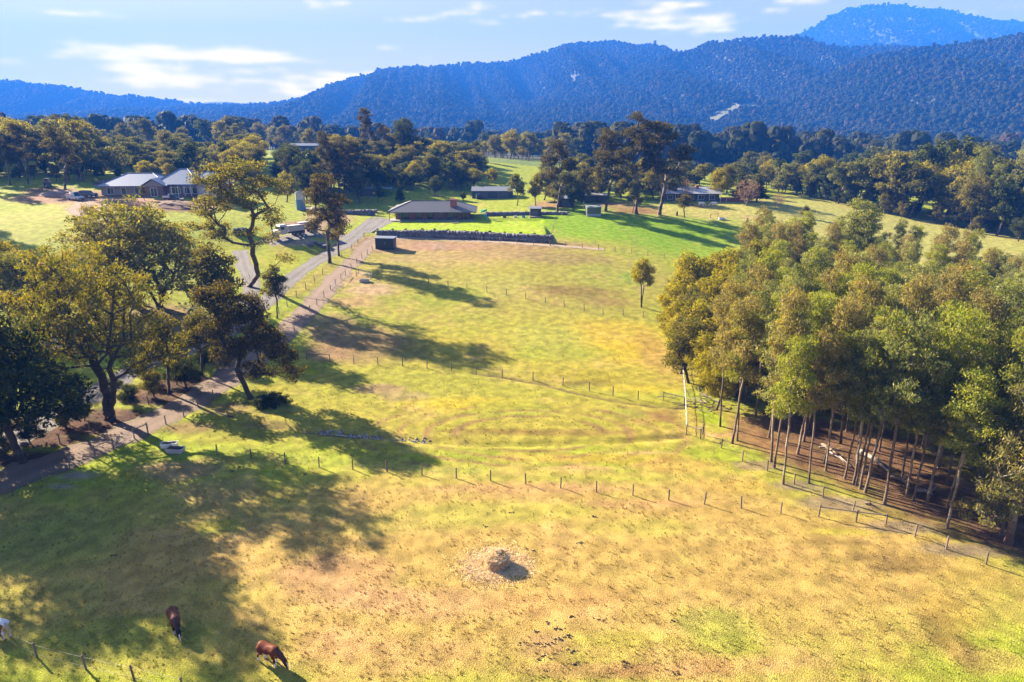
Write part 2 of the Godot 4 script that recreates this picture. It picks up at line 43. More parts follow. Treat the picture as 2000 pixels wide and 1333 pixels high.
const GROVE = [[25.93, -72.72], [26.75, -73.43], [28.83, -68.07], [28.59, -66.5], [28.25, -62.98], [32.59, -70.06], [34.68, -73.46], [31.05, -63.27], [34.67, -67.86], [34.05, -66.06], [35.33, -64.39], [35.79, -63.32], [35.85, -63], [35.92, -62.26], [36.09, -61.54], [36.91, -59.29], [39.81, -60.66], [40.21, -60.08], [41.17, -59.43], [42.96, -59.02], [45, -54.23], [45.22, -53.18], [48.44, -136.31], [79.19, -144.47], [68.37, -113.97], [57.9, -66.01], [72.25, -110.75], [98.7, -121.88], [47, -67.12], [34.99, -91.51], [78.06, -113.27], [69.49, -145.47], [81.96, -107.53], [47.53, -91.1], [60.6, -120.82], [40.95, -92.26], [86.57, -122.05], [57.3, -73.26], [72.51, -104.55], [62.57, -82.93], [54.26, -82.46], [54.75, -61.37], [44.17, -108.81], [39.93, -101.56], [73.38, -124.67], [52.71, -93.1], [66.46, -87.77], [54.88, -110.51], [75.72, -136.55], [41.71, -115.87], [52.23, -139.22], [61.8, -101.68], [50.21, -124.47], [95.91, -135.21], [67.66, -136.75], [48.99, -128.8], [42.36, -79.98], [88.51, -102.28], [86.13, -134.32], [58.78, -61.34], [95.66, -130.05], [41.67, -121.53], [51.26, -104.35], [65.16, -96.69], [59.37, -132.96], [48.64, -98.09], [75.58, -99.42], [66.14, -79.96], [60.52, -96.54], [32.52, -77.52], [80.06, -137.13], [55.44, -101.32], [94.98, -125.1], [71.64, -79.16], [67.53, -127.2], [47.33, -120.28], [50.21, -65.44], [56.04, -115.85], [44.5, -126.81], [45.55, -104.22], [47.1, -114.92], [70.5, -86.71], [64.43, -112.21], [81.52, -121.75], [66.55, -103.68], [61.84, -139.68], [102, -131.28], [66.03, -132.26], [53.09, -52.56], [62.39, -116.26], [45.99, -75.14], [88.47, -109.07], [55.58, -105.63], [54.48, -128.75], [57.48, -125.25], [82.16, -131.4], [38.82, -72.91], [38.99, -108.63], [53.04, -56.37], [104.49, -125.27], [75.08, -117.91], [62.63, -66.81], [42.44, -71.11], [74.04, -87.53], [63.38, -146.45], [74.35, -94.79], [57.49, -91.41], [58.02, -83.48], [60, -106.41], [51.86, -72.48], [73.07, -82.98], [73.37, -130.76], [42.94, -85.23], [88.14, -118.01], [100.74, -117.83], [59.1, -76.64], [37.92, -87.25], [89.19, -130.68], [52.59, -118.63], [50.6, -78.72], [35.34, -100.56], [83.75, -100.18], [67.97, -73.53], [55.51, -69.74], [77.44, -103.82], [31.33, -89.21], [47.42, -86.66], [35.21, -83.93], [37.75, -80.83], [38.58, -68.65], [51.19, -85.57], [96.37, -115.11], [79.66, -126], [77.88, -85.84], [89.69, -141.46], [56.77, -141.39], [85.62, -126.8], [77.19, -108.53], [62.8, -90.71], [47.9, -58.07], [84.05, -141.3], [99.02, -127.19], [71.1, -100.28], [59.38, -87.04], [46.83, -80.17], [51.69, -132.6], [70.78, -140.05], [25.89, -77.42], [66.37, -108.19], [73.39, -147.46], [71.46, -120.55], [35.69, -96.16], [81.82, -116.87], [90.77, -114.3], [69.13, -94.92], [78.75, -94.91], [53.84, -65.46], [51.17, -113.03], [66.7, -121.64], [41.69, -64.81], [59.33, -144.97], [40.6, -55.21], [63.01, -125.11], [83.11, -111.94], [92.67, -119.79], [76.16, -141.09], [58.75, -112.42], [54.39, -88.65], [59.32, -69.74], [57.08, -58.14], [44.08, -99.7], [63.36, -75.96], [49.83, -108.59], [65.64, -70.15], [36.6, -76.86], [77.05, -89.68], [49.08, -53.77], [45.67, -63.49], [91.22, -136.12], [77.2, -121.97], [66.36, -141.15], [93.08, -107.06], [31.57, -81.06], [45.08, -95.24], [83.33, -94.92], [45.95, -132.57], [55.68, -96.5], [56.94, -136.64], [78.24, -148.69], [60.82, -128.9], [54.32, -75.59], [77.67, -131.38], [69.19, -82.7], [47.93, -71.89], [31.38, -96.24], [94.11, -111.41], [51.17, -60.08], [90.06, -125.23], [38.31, -113.08], [47.43, -50.11], [40.35, -96.96], [31.66, -85.26], [41.09, -76.3], [36.46, -104.86], [83.37, -146.09], [30.8, -74.27], [44.16, -88.83], [62.18, -72.12], [56.84, -79.8]]
const DUNG = [[4.55, -42.88], [2.77, -42.28], [3.34, -41.57], [1.85, -41.31], [6.73, -42.53], [12.14, -42.33], [3.13, -40.47], [3.54, -40.47], [4.15, -40.72], [0.67, -40.13], [1.92, -40.07], [2.51, -39.97], [4.29, -39.31], [2.16, -38.84], [4.41, -38.11], [7.85, -38.33], [8.11, -38.14], [7.73, -37.77], [11.11, -37.3], [-34.52, -50.57], [1.84, -51.24], [6.13, -52.43], [-2.47, -54.97], [-22.1, -64.76], [-30.11, -65.33], [-29.73, -66.48], [-32.53, -66.92], [0, -57.22], [7.74, -56.57]]
# kind, x, z, height, width factor, turn, label
const TREES = [
	["hero_big", -50.43, -78.43, 23.49, 1, 0, 0],
	["hero_lean", -35.38, -85.51, 17.12, 1, 0, 1],
	["hero_multi", -52.7, -134.41, 25.93, 1.25, 0, 2],
	["hero_twin", -42.04, -155.28, 20.57, 1.2, 0, 3],
	["hero_twin", -41.38, -161.52, 13.85, 1.15, 2.2, 4],
	["young", -42.41, -118.42, 10.3, 1, 1.27, 5],
	["full0", -70.7, -122.54, 19.76, 1.5, 4.02, 6],
	["full0", -64.51, -120.79, 18.96, 1.5, 6.04, 7],
	["grove2", -79.41, -129.11, 16.15, 1, 3.79, 8],
	["pale", -61.72, -126.22, 15.01, 1, 0.49, 9],
	["young", -49.45, -110.82, 16.39, 1.2, 4.32, 10],
	["young", -76.3, -110.63, 12.26, 1.3, 0.63, 11],
	["bush1", -53.43, -66.81, 18.46, 1, 3.44, 12],
	["slim", -60.53, -80.53, 16.15, 1, 3, 13],
	["bush0", -90.27, -118.66, 13.8, 0.9, 1.63, 14],
	["bush2", -84.19, -114.84, 12.79, 0.9, 0.5, 15],
	["bush0", -63.02, -71.82, 18.28, 1, 1.69, 16],
	["young", -46.91, -86.53, 11.62, 1.2, 0.43, 17],
	["young", -45.23, -93.19, 10.44, 1.2, 0.37, 18],
	["bush2", -43.52, -97.36, 5.29, 1, 2.85, 19],
	["bush1", -45.34, -88.45, 5.29, 1.2, 2.98, 20],
	["low", -31.71, -83.42, 2.27, 1, 3.59, 21],
	["full1", -82.76, -110, 14.71, 1.1, 0.52, 22],
	["full1", -80.54, -117.63, 11.52, 1.1, 5.91, 23],
	["full0", -70.47, -111, 14.84, 1.1, 1.82, 24],
	["full1", -85.69, -104.62, 16.89, 1.2, 0.77, 25],
	["bush1", -50.21, -82.87, 3.25, 1.2, 2.25, 26],
	["bush2", -48.51, -85.53, 4.06, 1.2, 5.93, 26],
	["bush1", -47.36, -89.76, 3.99, 1.1, 0.1, 26],
	["bush1", -45.91, -95.7, 3.79, 1.1, 4.45, 26],
	["bush2", -54.2, -75.73, 3.04, 1.3, 5.66, 26],
	["bush1", -55.54, -71.22, 3.42, 1.3, 3.23, 26],
	["bush1", -53.18, -77.67, 2.89, 1.2, 0.87, 26],
	["bush2", -52.47, -90.62, 3.48, 1, 3.12, 26],
	["bush1", -53.92, -85.98, 2.97, 1, 3.91, 26],
	["bush1", -44.71, -102.47, 2.98, 1, 4.83, 26],
	["bush2", -56.53, -68.45, 2.51, 1.3, 1.52, 26],
	["hero_twin", -61, -68, 26, 1.15, 4.55, 27],
	["slim", -67, -62, 24, 1.15, 4.08, 27],
	["hero_multi", -71, -75, 27, 1.15, 4.87, 27],
	["hero_twin", -77, -59, 24, 1.15, 3.27, 27],
	["hero_twin", -61, -51, 13, 1.15, 0.85, 27],
	["hero_multi", -72, -50, 17, 1.15, 0.25, 27],
	["tall0", -148.03, -213.43, 18.63, 1, 1.86, 28],
	["tall1", -131.27, -204.31, 18.49, 1.2, 0.58, 29],
	["tall2", -151.67, -210.77, 16.83, 1, 2.63, 30],
	["tall1", -158.94, -206.99, 18.11, 1, 3.28, 31],
	["tall0", -137.7, -168.24, 20.31, 1, 0.48, 32],
	["tall2", -139.75, -162.94, 19.76, 1, 5.91, 32],
	["young", -101.14, -190.53, 4.41, 1, 3.79, 33],
	["tall0", 13.76, -210.47, 21.88, 1.1, 0.44, 34],
	["tall1", 28.79, -211.8, 24.33, 1.1, 5.76, 35],
	["tall2", 37.58, -207.94, 30.16, 0.95, 2.35, 36],
	["tall0", 44.46, -207.45, 27.87, 1.25, 1, 37],
	["far1", 36.55, -209.19, 11.06, 0.8, 0.53, 38],
	["bush1", 18.89, -211.98, 11.79, 0.7, 2.71, 39],
	["far2", 22.37, -215.33, 12.87, 0.8, 5.59, 40],
	["far0", 14.3, -214.1, 9.31, 0.9, 5.59, 41],
	["young", 51.75, -206.17, 7.24, 1.6, 3.85, 42],
	["far3", 7.67, -219.98, 11.58, 0.7, 3.53, 43],
	["far0", 1.66, -224.36, 11.63, 0.8, 6.22, 44],
	["bare0", 74.88, -220.63, 9.09, 1, 2.09, 45],
	["bare1", 85.05, -220.15, 4.81, 1, 1.8, 46],
	["bare0", 56.58, -224.9, 8.28, 0.7, 3.74, 47],
	["bush0", 68.51, -228.79, 11.49, 0.9, 2.48, 48],
	["cone", 75.53, -229.58, 10.55, 1.4, 0.86, 49],
	["cone", 80.86, -228.71, 10.52, 1.4, 2.61, 50],
	["bush2", 88.78, -208.34, 3.83, 1, 6.26, 51],
	["pine", -37.89, -233.9, 7.1, 1, 1.76, 52],
	["bush1", -16.57, -235.93, 3.59, 1, 4.56, 53],
	["bush0", -7.85, -267.5, 6.67, 1.2, 0.69, 54],
	["far2", -14.63, -290.41, 7.98, 1, 5.54, 55],
	["tall0", -65.46, -319.84, 22.61, 1, 2.88, 56],
	["bush1", -49.44, -324.4, 19.65, 0.9, 5.8, 57],
	["far4", -57.08, -317, 16.65, 1, 2.25, 58],
	["tall1", -60.49, -230.48, 22.31, 1, 0.79, 59],
	["tall2", -56.43, -232.71, 21.41, 1, 0.1, 60],
	["tall0", -52.15, -235.23, 20, 1, 1.2, 61],
	["bush1", -66.65, -225.38, 14.01, 0.9, 3.89, 62],
	["bush0", -70.6, -216.88, 10.14, 1, 1.17, 63],
	["bush1", -26.79, -242, 7.83, 0.9, 4.5, 64],
	["pine", -62.67, -709.43, 18.68, 0.7, 2.73, 65],
	["pine", -30.99, -778.2, 17.28, 0.8, 4.01, 66],
	["lone", 25.18, -128.7, 10.29, 1, 0.49, 67],
	["bush0", 32.03, -118.47, 14.94, 1, 1.42, 68],
	["bush0", 38.42, -123, 14.94, 1, 4.8, 68],
	["bush2", 29.29, -105.49, 11.15, 1.1, 0.55, 68],
	["bush0", 38.01, -113.56, 14.46, 1, 2.84, 68],
	["bush0", 28.47, -112.97, 10.89, 0.9, 3.2, 68],
	["bush0", 47.31, -131.06, 14.75, 0.9, 3.47, 68],
	["bush2", 36.97, -105.91, 11.19, 0.9, 5.66, 68],
	["bush0", 32.02, -103.24, 8.5, 1, 0.22, 68],
	["bush0", 51.03, -131.49, 13.31, 0.9, 0.78, 68],
	["bush0", 44.91, -119.38, 11.4, 1, 0.57, 68],
	["bush2", 25.42, -96.16, 9.59, 0.9, 0.87, 68],
	["bush0", 54.11, -128.79, 12.12, 1, 4.74, 68],
	["bush0", 33.11, -111.96, 12.56, 1, 4.74, 68],
	["bush0", 43.37, -123.41, 13.12, 1, 2.64, 68],
	["bush2", 25.65, -92.38, 10.49, 1, 3.52, 68],
	["bush0", 27.14, -87.74, 9.8, 1.1, 1.78, 68],
	["bush0", 26.62, -102.98, 10.53, 1, 1.81, 68],
	["bush0", 31.35, -95.31, 11.44, 1.1, 4.95, 68],
	["bush2", 31.13, -87.33, 11.4, 1.1, 1.12, 68],
	["bush0", 29.02, -99.61, 11.84, 1.1, 3.42, 68],
	["bush0", 36.69, -101.14, 11.2, 1, 2.39, 68],
	["bush0", 26.99, -82.77, 7.85, 0.9, 0.42, 68],
	["grove2", 55.23, -150.82, 16.54, 1, 1.65, 69],
	["grove0", 74.94, -147.68, 19.55, 1.6, 0.43, 70],
	["grove3", 61.25, -146.17, 15.61, 1.2, 2.08, 71],
	["spread", 81.63, -117.93, 13.44, 1, 0.08, 72],
	["bush1", 90.04, -122.87, 5.46, 1, 0.15, 73],
	["hero_right", 44.66, -52.85, 16.13, 1, 3.76, 74],
	["bush0", 57.36, -74.5, 8.24, 1.1, 2.43, 75],
	["bush1", 58.52, -69.27, 12.28, 1.1, 3.38, 75],
	["bush2", 53.89, -65.58, 10.11, 1.1, 5.48, 75],
	["bush0", 55.11, -62.37, 12.48, 1.1, 0.51, 75],
	["bush1", 51.98, -69.05, 6.89, 1.1, 0.57, 75],
	["far1", -171.62, -232.09, 20.2, 0.86, 1.77, 76],
	["far3", -164.25, -238.28, 18.15, 0.95, 6.1, 76],
	["far1", -174.27, -263.49, 17.57, 1.03, 1.2, 76],
	["far2", -201.08, -313.8, 18.92, 0.9, 3.89, 76],
	["far3", -143.68, -232.42, 19.73, 0.99, 3.49, 76],
	["far2", -239.16, -307.57, 12.94, 1.01, 3.37, 76],
	["far3", -182.94, -237.88, 15.14, 1.01, 4.92, 76],
	["bush0", -210.41, -282.86, 18.21, 1.1, 1.53, 76],
	["bush0", -184.33, -306.24, 16.13, 0.91, 2.5, 76],
	["far2", -212.54, -318.78, 13.91, 1.09, 1.63, 76],
	["far3", -172.03, -282.63, 15.95, 0.95, 0.25, 76],
	["bush0", -216.35, -291.91, 15.26, 0.87, 1.88, 76],
	["bush0", -191.02, -318.16, 17.9, 1, 3.11, 76],
	["far0", -183.05, -288.94, 12.01, 1.1, 4.55, 76],
	["bush2", -190.38, -264.85, 16.7, 0.93, 1.82, 76],
	["far0", -142.11, -224.4, 13.38, 1.03, 5.05, 76],
	["bush0", -152.81, -243.45, 13.23, 0.99, 1.01, 76],
	["far2", -189.29, -257.23, 20.2, 0.87, 2.83, 76],
	["far0", -179.55, -228.36, 17.91, 1.05, 5.09, 76],
	["far5", -210.3, -299.61, 12.36, 0.94, 5.44, 76],
	["far1", -192.98, -278.22, 14.17, 0.99, 1.78, 76],
	["bush2", -223.2, -318.66, 17.53, 0.88, 1.62, 76],
	["far1", -181.38, -270.66, 16.58, 1.12, 3.83, 76],
	["far2", -195.38, -258.04, 12.01, 0.97, 2.79, 76],
	["far1", -226.33, -304.85, 15.98, 0.86, 5.95, 76],
	["far5", -232.04, -317.67, 14.47, 0.86, 5.05, 76],
	["far1", -204.71, -293.2, 12.05, 1.07, 3.58, 76],
	["far1", -184.19, -248.63, 19.56, 1.02, 1.62, 76],
	["bush0", -203.73, -300.32, 12.19, 1.05, 1.58, 76],
	["bush0", -216.6, -299.23, 20.7, 0.91, 4.44, 76],
	["far1", -160.91, -230.85, 15.69, 1.04, 4.56, 76],
	["far5", -175.9, -287.08, 18.83, 1.11, 0.5, 76],
	["far1", -213.42, -304.35, 18.84, 1.09, 6.21, 76],
	["far3", -165.55, -222.37, 19.43, 0.98, 1.04, 76],
	["far1", -158.6, -238.92, 17.39, 1, 4.94, 76],
	["bush0", -178.08, -234.15, 19.8, 1.07, 6.06, 76],
	["bush0", -171.35, -275.51, 12.42, 1.11, 2.32, 76],
	["far1", -160.14, -247.49, 20.37, 1.05, 3.06, 76],
	["far3", -164.91, -273.63, 17.67, 1.07, 1.53, 76],
	["far5", -223.36, -288.1, 15.33, 0.99, 2.6, 76],
	["far1", -195.1, -292.44, 12.11, 0.87, 4.87, 76],
	["bush0", -204.71, -261.79, 18.37, 0.99, 0.07, 76],
	["far0", -202.23, -273.38, 19.4, 1.13, 5.56, 76],
	["bush2", -214.62, -312.25, 16.34, 1.13, 4.41, 76],
	["far1", -136.23, -222.09, 15.23, 1.13, 4.83, 76],
	["bush0", -169.31, -243.29, 19.61, 0.89, 2.81, 76],
	["far5", -118.59, -253.84, 6.64, 1.28, 2.37, 77],
	["far1", -168.85, -287.71, 6.32, 1.28, 2.63, 77],
	["far0", -148.98, -256.77, 8.24, 1.15, 5.63, 77],
	["bush0", -98.96, -262.38, 12.49, 1.6, 4.29, 77],
	["far2", -136.99, -301.24, 6.52, 1.36, 2.79, 77],
	["far1", -153.15, -297.51, 8.39, 1.37, 3.8, 77],
	["far5", -127.74, -270.14, 7.05, 1.54, 3.14, 77],
	["far0", -134.67, -292.29, 6.71, 1.37, 4.99, 77],
	["far0", -145.63, -271.99, 8.26, 1.2, 0.58, 77],
	["bush0", -165.7, -281.79, 11.79, 1.6, 1.17, 77],
	["far2", -132.83, -249.01, 6.19, 1.39, 5.87, 77],
	["bush0", -101.78, -275.64, 6.06, 1.47, 6.11, 77],
	["far5", -152.13, -274.53, 10.93, 1.29, 0.39, 77],
	["far0", -106.44, -280.18, 7.05, 1.59, 4.46, 77],
	["far1", -148.16, -293.12, 6.56, 1.59, 0.25, 77],
	["far1", -118.32, -289.13, 9.61, 1.22, 3.45, 77],
	["far0", -114.32, -304.05, 12.13, 1.35, 6, 77],
	["far2", -113.68, -288.88, 7.44, 1.13, 3.12, 77],
	["far3", -130.94, -263.67, 7.13, 1.59, 0.31, 77],
	["bush2", -116.98, -313.05, 7.18, 1.38, 4.06, 77],
	["far1", -166.81, -314.81, 9.52, 1.23, 2.9, 77],
	["far1", -130.3, -231.67, 12.2, 1.13, 5.55, 77],
	["far3", -129.31, -287.92, 6.75, 1.28, 5.55, 77],
	["far3", -154.7, -279.11, 9.94, 1.26, 0.12, 77],
	["far0", -131.22, -308.02, 7.99, 1.29, 5.12, 77],
	["far0", -155.7, -271.38, 10, 1.53, 0.27, 77],
	["far0", -163.5, -290.8, 7.21, 1.35, 5.71, 77],
	["far5", -109.09, -268.6, 10.73, 1.33, 2.13, 77],
	["far3", -102.54, -266.63, 7.64, 1.11, 2.15, 77],
	["bush0", -100.5, -251.21, 10.99, 1.43, 6.15, 77],
	["bush2", -171.07, -302.14, 9.65, 1.37, 1.89, 77],
	["far0", -146.78, -268.02, 11.86, 1.18, 4.22, 77],
	["far2", -175.6, -318.87, 8.77, 1.39, 3.36, 77],
	["far5", -150.14, -314.23, 6.45, 1.35, 1.19, 77],
	["far3", -145, -260.08, 6.05, 1.59, 2.95, 77],
	["far1", -103.95, -243.62, 7.61, 1.2, 1.55, 77],
	["far0", -154.98, -266.67, 7.17, 1.22, 1.39, 77],
	["bush2", -165.86, -300.67, 10.54, 1.13, 4.06, 77],
	["bush0", -126.83, -301.12, 7.11, 1.21, 4.46, 77],
	["far2", -136.01, -277.36, 7.1, 1.37, 2.09, 77],
	["far0", -149.51, -304.25, 10.92, 1.41, 4.53, 77],
	["far5", -125.57, -277.59, 9.24, 1.38, 0.65, 77],
	["bush0", -142.93, -297.03, 8.46, 1.56, 5.59, 77],
	["far1", -142.12, -286.39, 6.79, 1.25, 0.64, 77],
	["far1", -148.35, -317.94, 12.03, 1.43, 1.4, 77],
	["far2", -131.45, -278.81, 6.54, 1.3, 3.87, 77],
	["far2", -123.79, -309.88, 11.87, 1.3, 5.39, 77],
	["far2", -115.39, -276.56, 6.93, 1.39, 5.23, 77],
	["far0", -138.55, -256.15, 11.22, 1.55, 4.13, 77],
	["far0", -145.88, -277.41, 7.8, 1.23, 0.5, 77],
	["far0", -111.68, -258.79, 9.67, 1.35, 5.38, 77],
	["far0", -137.31, -245.13, 9.41, 1.2, 1.42, 77],
	["far5", -112.99, -247.13, 12.25, 1.22, 4.81, 77],
	["far1", -140.35, -237.15, 7.21, 1.4, 5.35, 77],
	["far5", -169.86, -294.14, 9.14, 1.26, 3.77, 77],
	["far3", -123.24, -247.09, 6.18, 1.45, 3.85, 77],
	["far1", -129.83, -257.06, 7.79, 1.54, 5.09, 77],
	["bush2", -121.19, -284.04, 6.25, 1.49, 1.24, 77],
	["far1", -145.85, -281.99, 8.46, 1.5, 1.5, 77],
	["far5", -141.7, -279.95, 6.28, 1.11, 1.66, 77],
	["bush2", -107.12, -258.33, 6.66, 1.52, 4.15, 77],
	["bush2", -92.4, -252.43, 12.3, 1.4, 5.04, 77],
	["far0", -97.2, -245.23, 9.39, 1.24, 3.64, 77],
	["far0", -185.52, -315.76, 11.5, 1.14, 1.35, 77],
	["far3", -124.68, -292.99, 6.27, 1.59, 1.89, 77],
	["far1", -107.17, -252.8, 9.54, 1.42, 2.6, 77],
	["far1", -126.41, -240.83, 6.06, 1.13, 3.34, 77],
	["far1", -109.29, -273.4, 12.08, 1.55, 3.49, 77],
	["far0", -122.24, -314.83, 8.51, 1.41, 3.81, 77],
	["far1", -129.35, -294.18, 6.55, 1.36, 3.31, 77],
	["far1", -134.84, -260.33, 6.42, 1.18, 6.14, 77],
	["bush2", -138.61, -293.11, 10.5, 1.12, 1.01, 77],
	["bush0", -106.54, -290.86, 12.34, 1.56, 4.65, 77],
	["bush2", -112, -297.1, 6.28, 1.45, 2.97, 77],
	["bush0", -158.41, -318.47, 8.05, 1.14, 4.29, 77],
	["bush2", -117.63, -239.37, 7.22, 1.18, 2.66, 77],
	["far5", -155.63, -261.32, 6, 1.23, 1.9, 77],
	["bush0", -123.15, -256.33, 7.74, 1.43, 1.9, 77],
	["far0", -133.8, -284.06, 6.86, 1.27, 1.28, 77],
	["far5", -124.57, -264.06, 7.82, 1.17, 5.34, 77],
	["far3", -182.44, -307.43, 10.35, 1.54, 5.01, 77],
	["far2", -145.52, -251.85, 6.32, 1.53, 2.42, 77],
	["bush0", -124.27, -237.34, 6.25, 1.58, 4.62, 77],
	["far5", -154.84, -293.66, 7.56, 1.16, 1.7, 77],
	["far0", -155.08, -307.41, 6.04, 1.57, 1.25, 77],
	["far2", -114.3, -271.85, 6.71, 1.31, 4.12, 77],
	["far1", -176.06, -293.6, 9.34, 1.44, 6.13, 77],
	["bush2", -96.07, -255.92, 7.77, 1.26, 1.73, 77],
	["far0", -117.18, -317.8, 11.73, 1.56, 2.87, 77],
	["far0", -186.27, -310.69, 10.77, 1.32, 2.61, 77],
	["far1", -141.6, -242.22, 6.56, 1.47, 4.82, 77],
	["far1", -118.06, -266.54, 8.08, 1.32, 5.45, 77],
	["bush2", -146.12, -300.67, 12.37, 1.11, 1.24, 77],
	["bush0", -173.87, -306.43, 7.41, 1.48, 3.5, 77],
	["far5", -143.58, -292.82, 6.25, 1.33, 3.19, 77],
	["far0", -162.55, -308.98, 10.18, 1.45, 0.12, 77],
	["far5", -129.82, -273.57, 11.02, 1.35, 1.35, 77],
	["far1", -129.25, -252.37, 6.9, 1.27, 0.95, 77],
	["far1", -146.77, -263.77, 7.07, 1.21, 3.39, 77],
	["bush2", -123.51, -251.91, 7.96, 1.17, 2.7, 77],
	["far2", -143.03, -310.72, 8.64, 1.51, 4.48, 77],
	["far0", -178.59, -303.13, 12.08, 1.18, 6.21, 77],
	["bush0", -167.48, -310.31, 9.42, 1.39, 0.05, 77],
	["far1", -138.78, -312.63, 7.91, 1.49, 1.78, 77],
	["far1", -160.87, -284.39, 6.26, 1.17, 2.89, 77],
	["far0", -141.85, -318.48, 6.27, 1.23, 4.92, 77],
	["bush0", -104.83, -271.08, 12.22, 1.59, 3.62, 77],
	["far0", -133.26, -267.34, 7.17, 1.33, 0.56, 77],
	["far3", -152.8, -288.91, 6.45, 1.36, 3, 77],
	["far0", -152.18, -283.38, 6.34, 1.4, 2.05, 77],
	["far1", -138.01, -284.19, 7.07, 1.12, 4.31, 77],
	["far5", -116.92, -244.73, 6.36, 1.49, 2.18, 77],
	["cone", -57.38, -257.33, 10.76, 1.35, 5.02, 78],
	["far2", -74.44, -318.58, 5.32, 1.17, 5.62, 78],
	["far5", -39.14, -315.48, 10.31, 1.26, 2, 78],
	["far3", -18.81, -270.49, 8.89, 1.5, 1.62, 78],
	["far3", -50.16, -287.61, 5.4, 1.11, 0.33, 78],
	["far0", -39.73, -252.92, 6.76, 1.58, 3.14, 78],
	["far2", -47.72, -267.08, 5, 1.57, 5.85, 78],
	["cone", -61.13, -266.23, 10.62, 1.67, 4.99, 78],
	["bush0", -16.57, -262.85, 5.81, 1.69, 3.18, 78],
	["far3", -33.96, -257.18, 5.59, 1.11, 4.77, 78],
	["bush2", -31.14, -267.73, 9.35, 1.19, 1.69, 78],
	["bush0", -25.55, -269.78, 5.06, 1.61, 3.67, 78],
	["cone", -44.92, -315.59, 8.25, 1.58, 6.12, 78],
	["bush2", -39.79, -328.62, 6.61, 1.66, 1.77, 78],
	["far1", -56.82, -283.95, 7.52, 1.24, 2.18, 78],
	["far5", -35.67, -250.51, 6.6, 1.18, 3.71, 78],
	["bush0", -51.01, -302.33, 5.38, 1.44, 2.69, 78],
	["far2", -30.34, -261.91, 11.45, 1.42, 3.38, 78],
	["far3", -64.38, -294.51, 5.98, 1.41, 3.39, 78],
	["far2", -65.25, -301.51, 8.38, 1.48, 4.42, 78],
	["far2", -44.28, -305.7, 6.72, 1.46, 5.45, 78],
	["bush2", -55.57, -276.74, 5.45, 1.11, 2.51, 78],
	["far5", -85.9, -328.61, 7.73, 1.49, 0.27, 78],
	["cone", -21.81, -319.44, 9.67, 1.45, 1.75, 78],
	["far5", -59.82, -326.84, 6.54, 1.14, 4.57, 78],
	["far5", -55.36, -317.17, 8.12, 1.41, 1.17, 78],
	["bush0", -37.16, -275, 7.44, 1.25, 0.78, 78],
	["cone", -75.56, -303.7, 7.93, 1.62, 3.43, 78],
	["far3", -30.13, -314.76, 10.07, 1.57, 1.72, 78],
	["far2", -48.48, -292.48, 6.54, 1.13, 0.64, 78],
	["bush2", -42.23, -281.68, 11.12, 1.45, 5.41, 78],
	["far2", -70.7, -286.57, 9.88, 1.45, 2.1, 78],
	["bush0", -51.24, -274.23, 8.39, 1.16, 0.84, 78],
	["bush2", -27.62, -254.25, 5.08, 1.51, 3.74, 78],
	["bush2", -47.57, -309.17, 6.72, 1.5, 1.64, 78],
	["bush0", -39.12, -321.71, 10.53, 1.64, 4.73, 78],
	["bush0", -17, -309.69, 5.94, 1.39, 1.07, 78],
	["bush2", -64.07, -327.88, 8.06, 1.28, 5.04, 78],
	["bush0", -43.85, -271.54, 5.38, 1.12, 1.86, 78],
	["far5", -23.7, -299.07, 7.69, 1.17, 0.18, 78],
	["bush0", -32.03, -297.01, 6.07, 1.69, 3.31, 78],
	["far0", -58.78, -270.58, 5.89, 1.6, 2.3, 78],
	["bush2", -69.25, -279.73, 9.32, 1.51, 1.08, 78],
	["far5", -19.3, -291.86, 6.04, 1.46, 2.7, 78],
	["bush0", -73.83, -294.02, 5.62, 1.25, 1.04, 78],
	["far3", -38.8, -286.35, 6.49, 1.59, 4.9, 78],
	["cone", -43.39, -291.37, 5.12, 1.26, 3.72, 78],
	["bush0", -56.39, -263.36, 6.58, 1.17, 2.66, 78],
	["bush2", -51.8, -264.02, 9.72, 1.46, 2.08, 78],
	["far3", -19.92, -284.12, 10.27, 1.6, 2.16, 78],
	["far0", -71.06, -308.36, 8.64, 1.68, 1.16, 78],
	["bush0", -50.42, -323.42, 9.23, 1.15, 1.73, 78],
	["cone", -44.57, -260.87, 9.83, 1.62, 5.86, 78],
	["far1", -20.27, -279.23, 5.17, 1.11, 2.16, 78],
	["far2", -28.54, -323.72, 5.65, 1.34, 3.57, 78],
	["far0", -34.83, -324.56, 9.95, 1.23, 4.98, 78],
	["far2", -24.42, -290.59, 5.01, 1.58, 0.59, 78],
	["bush2", -62.13, -314.87, 9.02, 1.24, 0.94, 78],
	["far5", -22.91, -256.64, 10.24, 1.57, 2.5, 78],
	["bush0", -69.79, -303.88, 6.75, 1.32, 1.19, 78],
	["far2", -56.4, -297.81, 10.34, 1.67, 2.1, 78],
	["far2", -24.51, -285.69, 8.27, 1.38, 0.18, 78],
	["far5", -47.52, -257.68, 7.5, 1.42, 4.77, 78],
	["bush2", -63.26, -322.42, 6.53, 1.22, 5.94, 78],
	["far5", -58.26, -252.38, 9.71, 1.15, 0.7, 78],
	["bush0", -47.48, -277.26, 7.47, 1.64, 3.73, 78],
	["far3", -69.12, -319.79, 9.88, 1.29, 3.99, 78],
	["bush0", -74.04, -282.23, 6.02, 1.69, 3.58, 78],
	["far0", -47.09, -281.93, 8.28, 1.26, 0.7, 78],
	["bush0", -74.1, -323.16, 10.75, 1.58, 1.14, 78],
	["far0", -36.8, -267.97, 6.71, 1.21, 0.54, 78],
	["far5", -18.34, -253.65, 8.27, 1.62, 2.54, 78],
	["cone", -66.42, -274.01, 5.2, 1.25, 5.04, 78],
	["bush2", -37.82, -279.14, 5, 1.6, 2.56, 78],
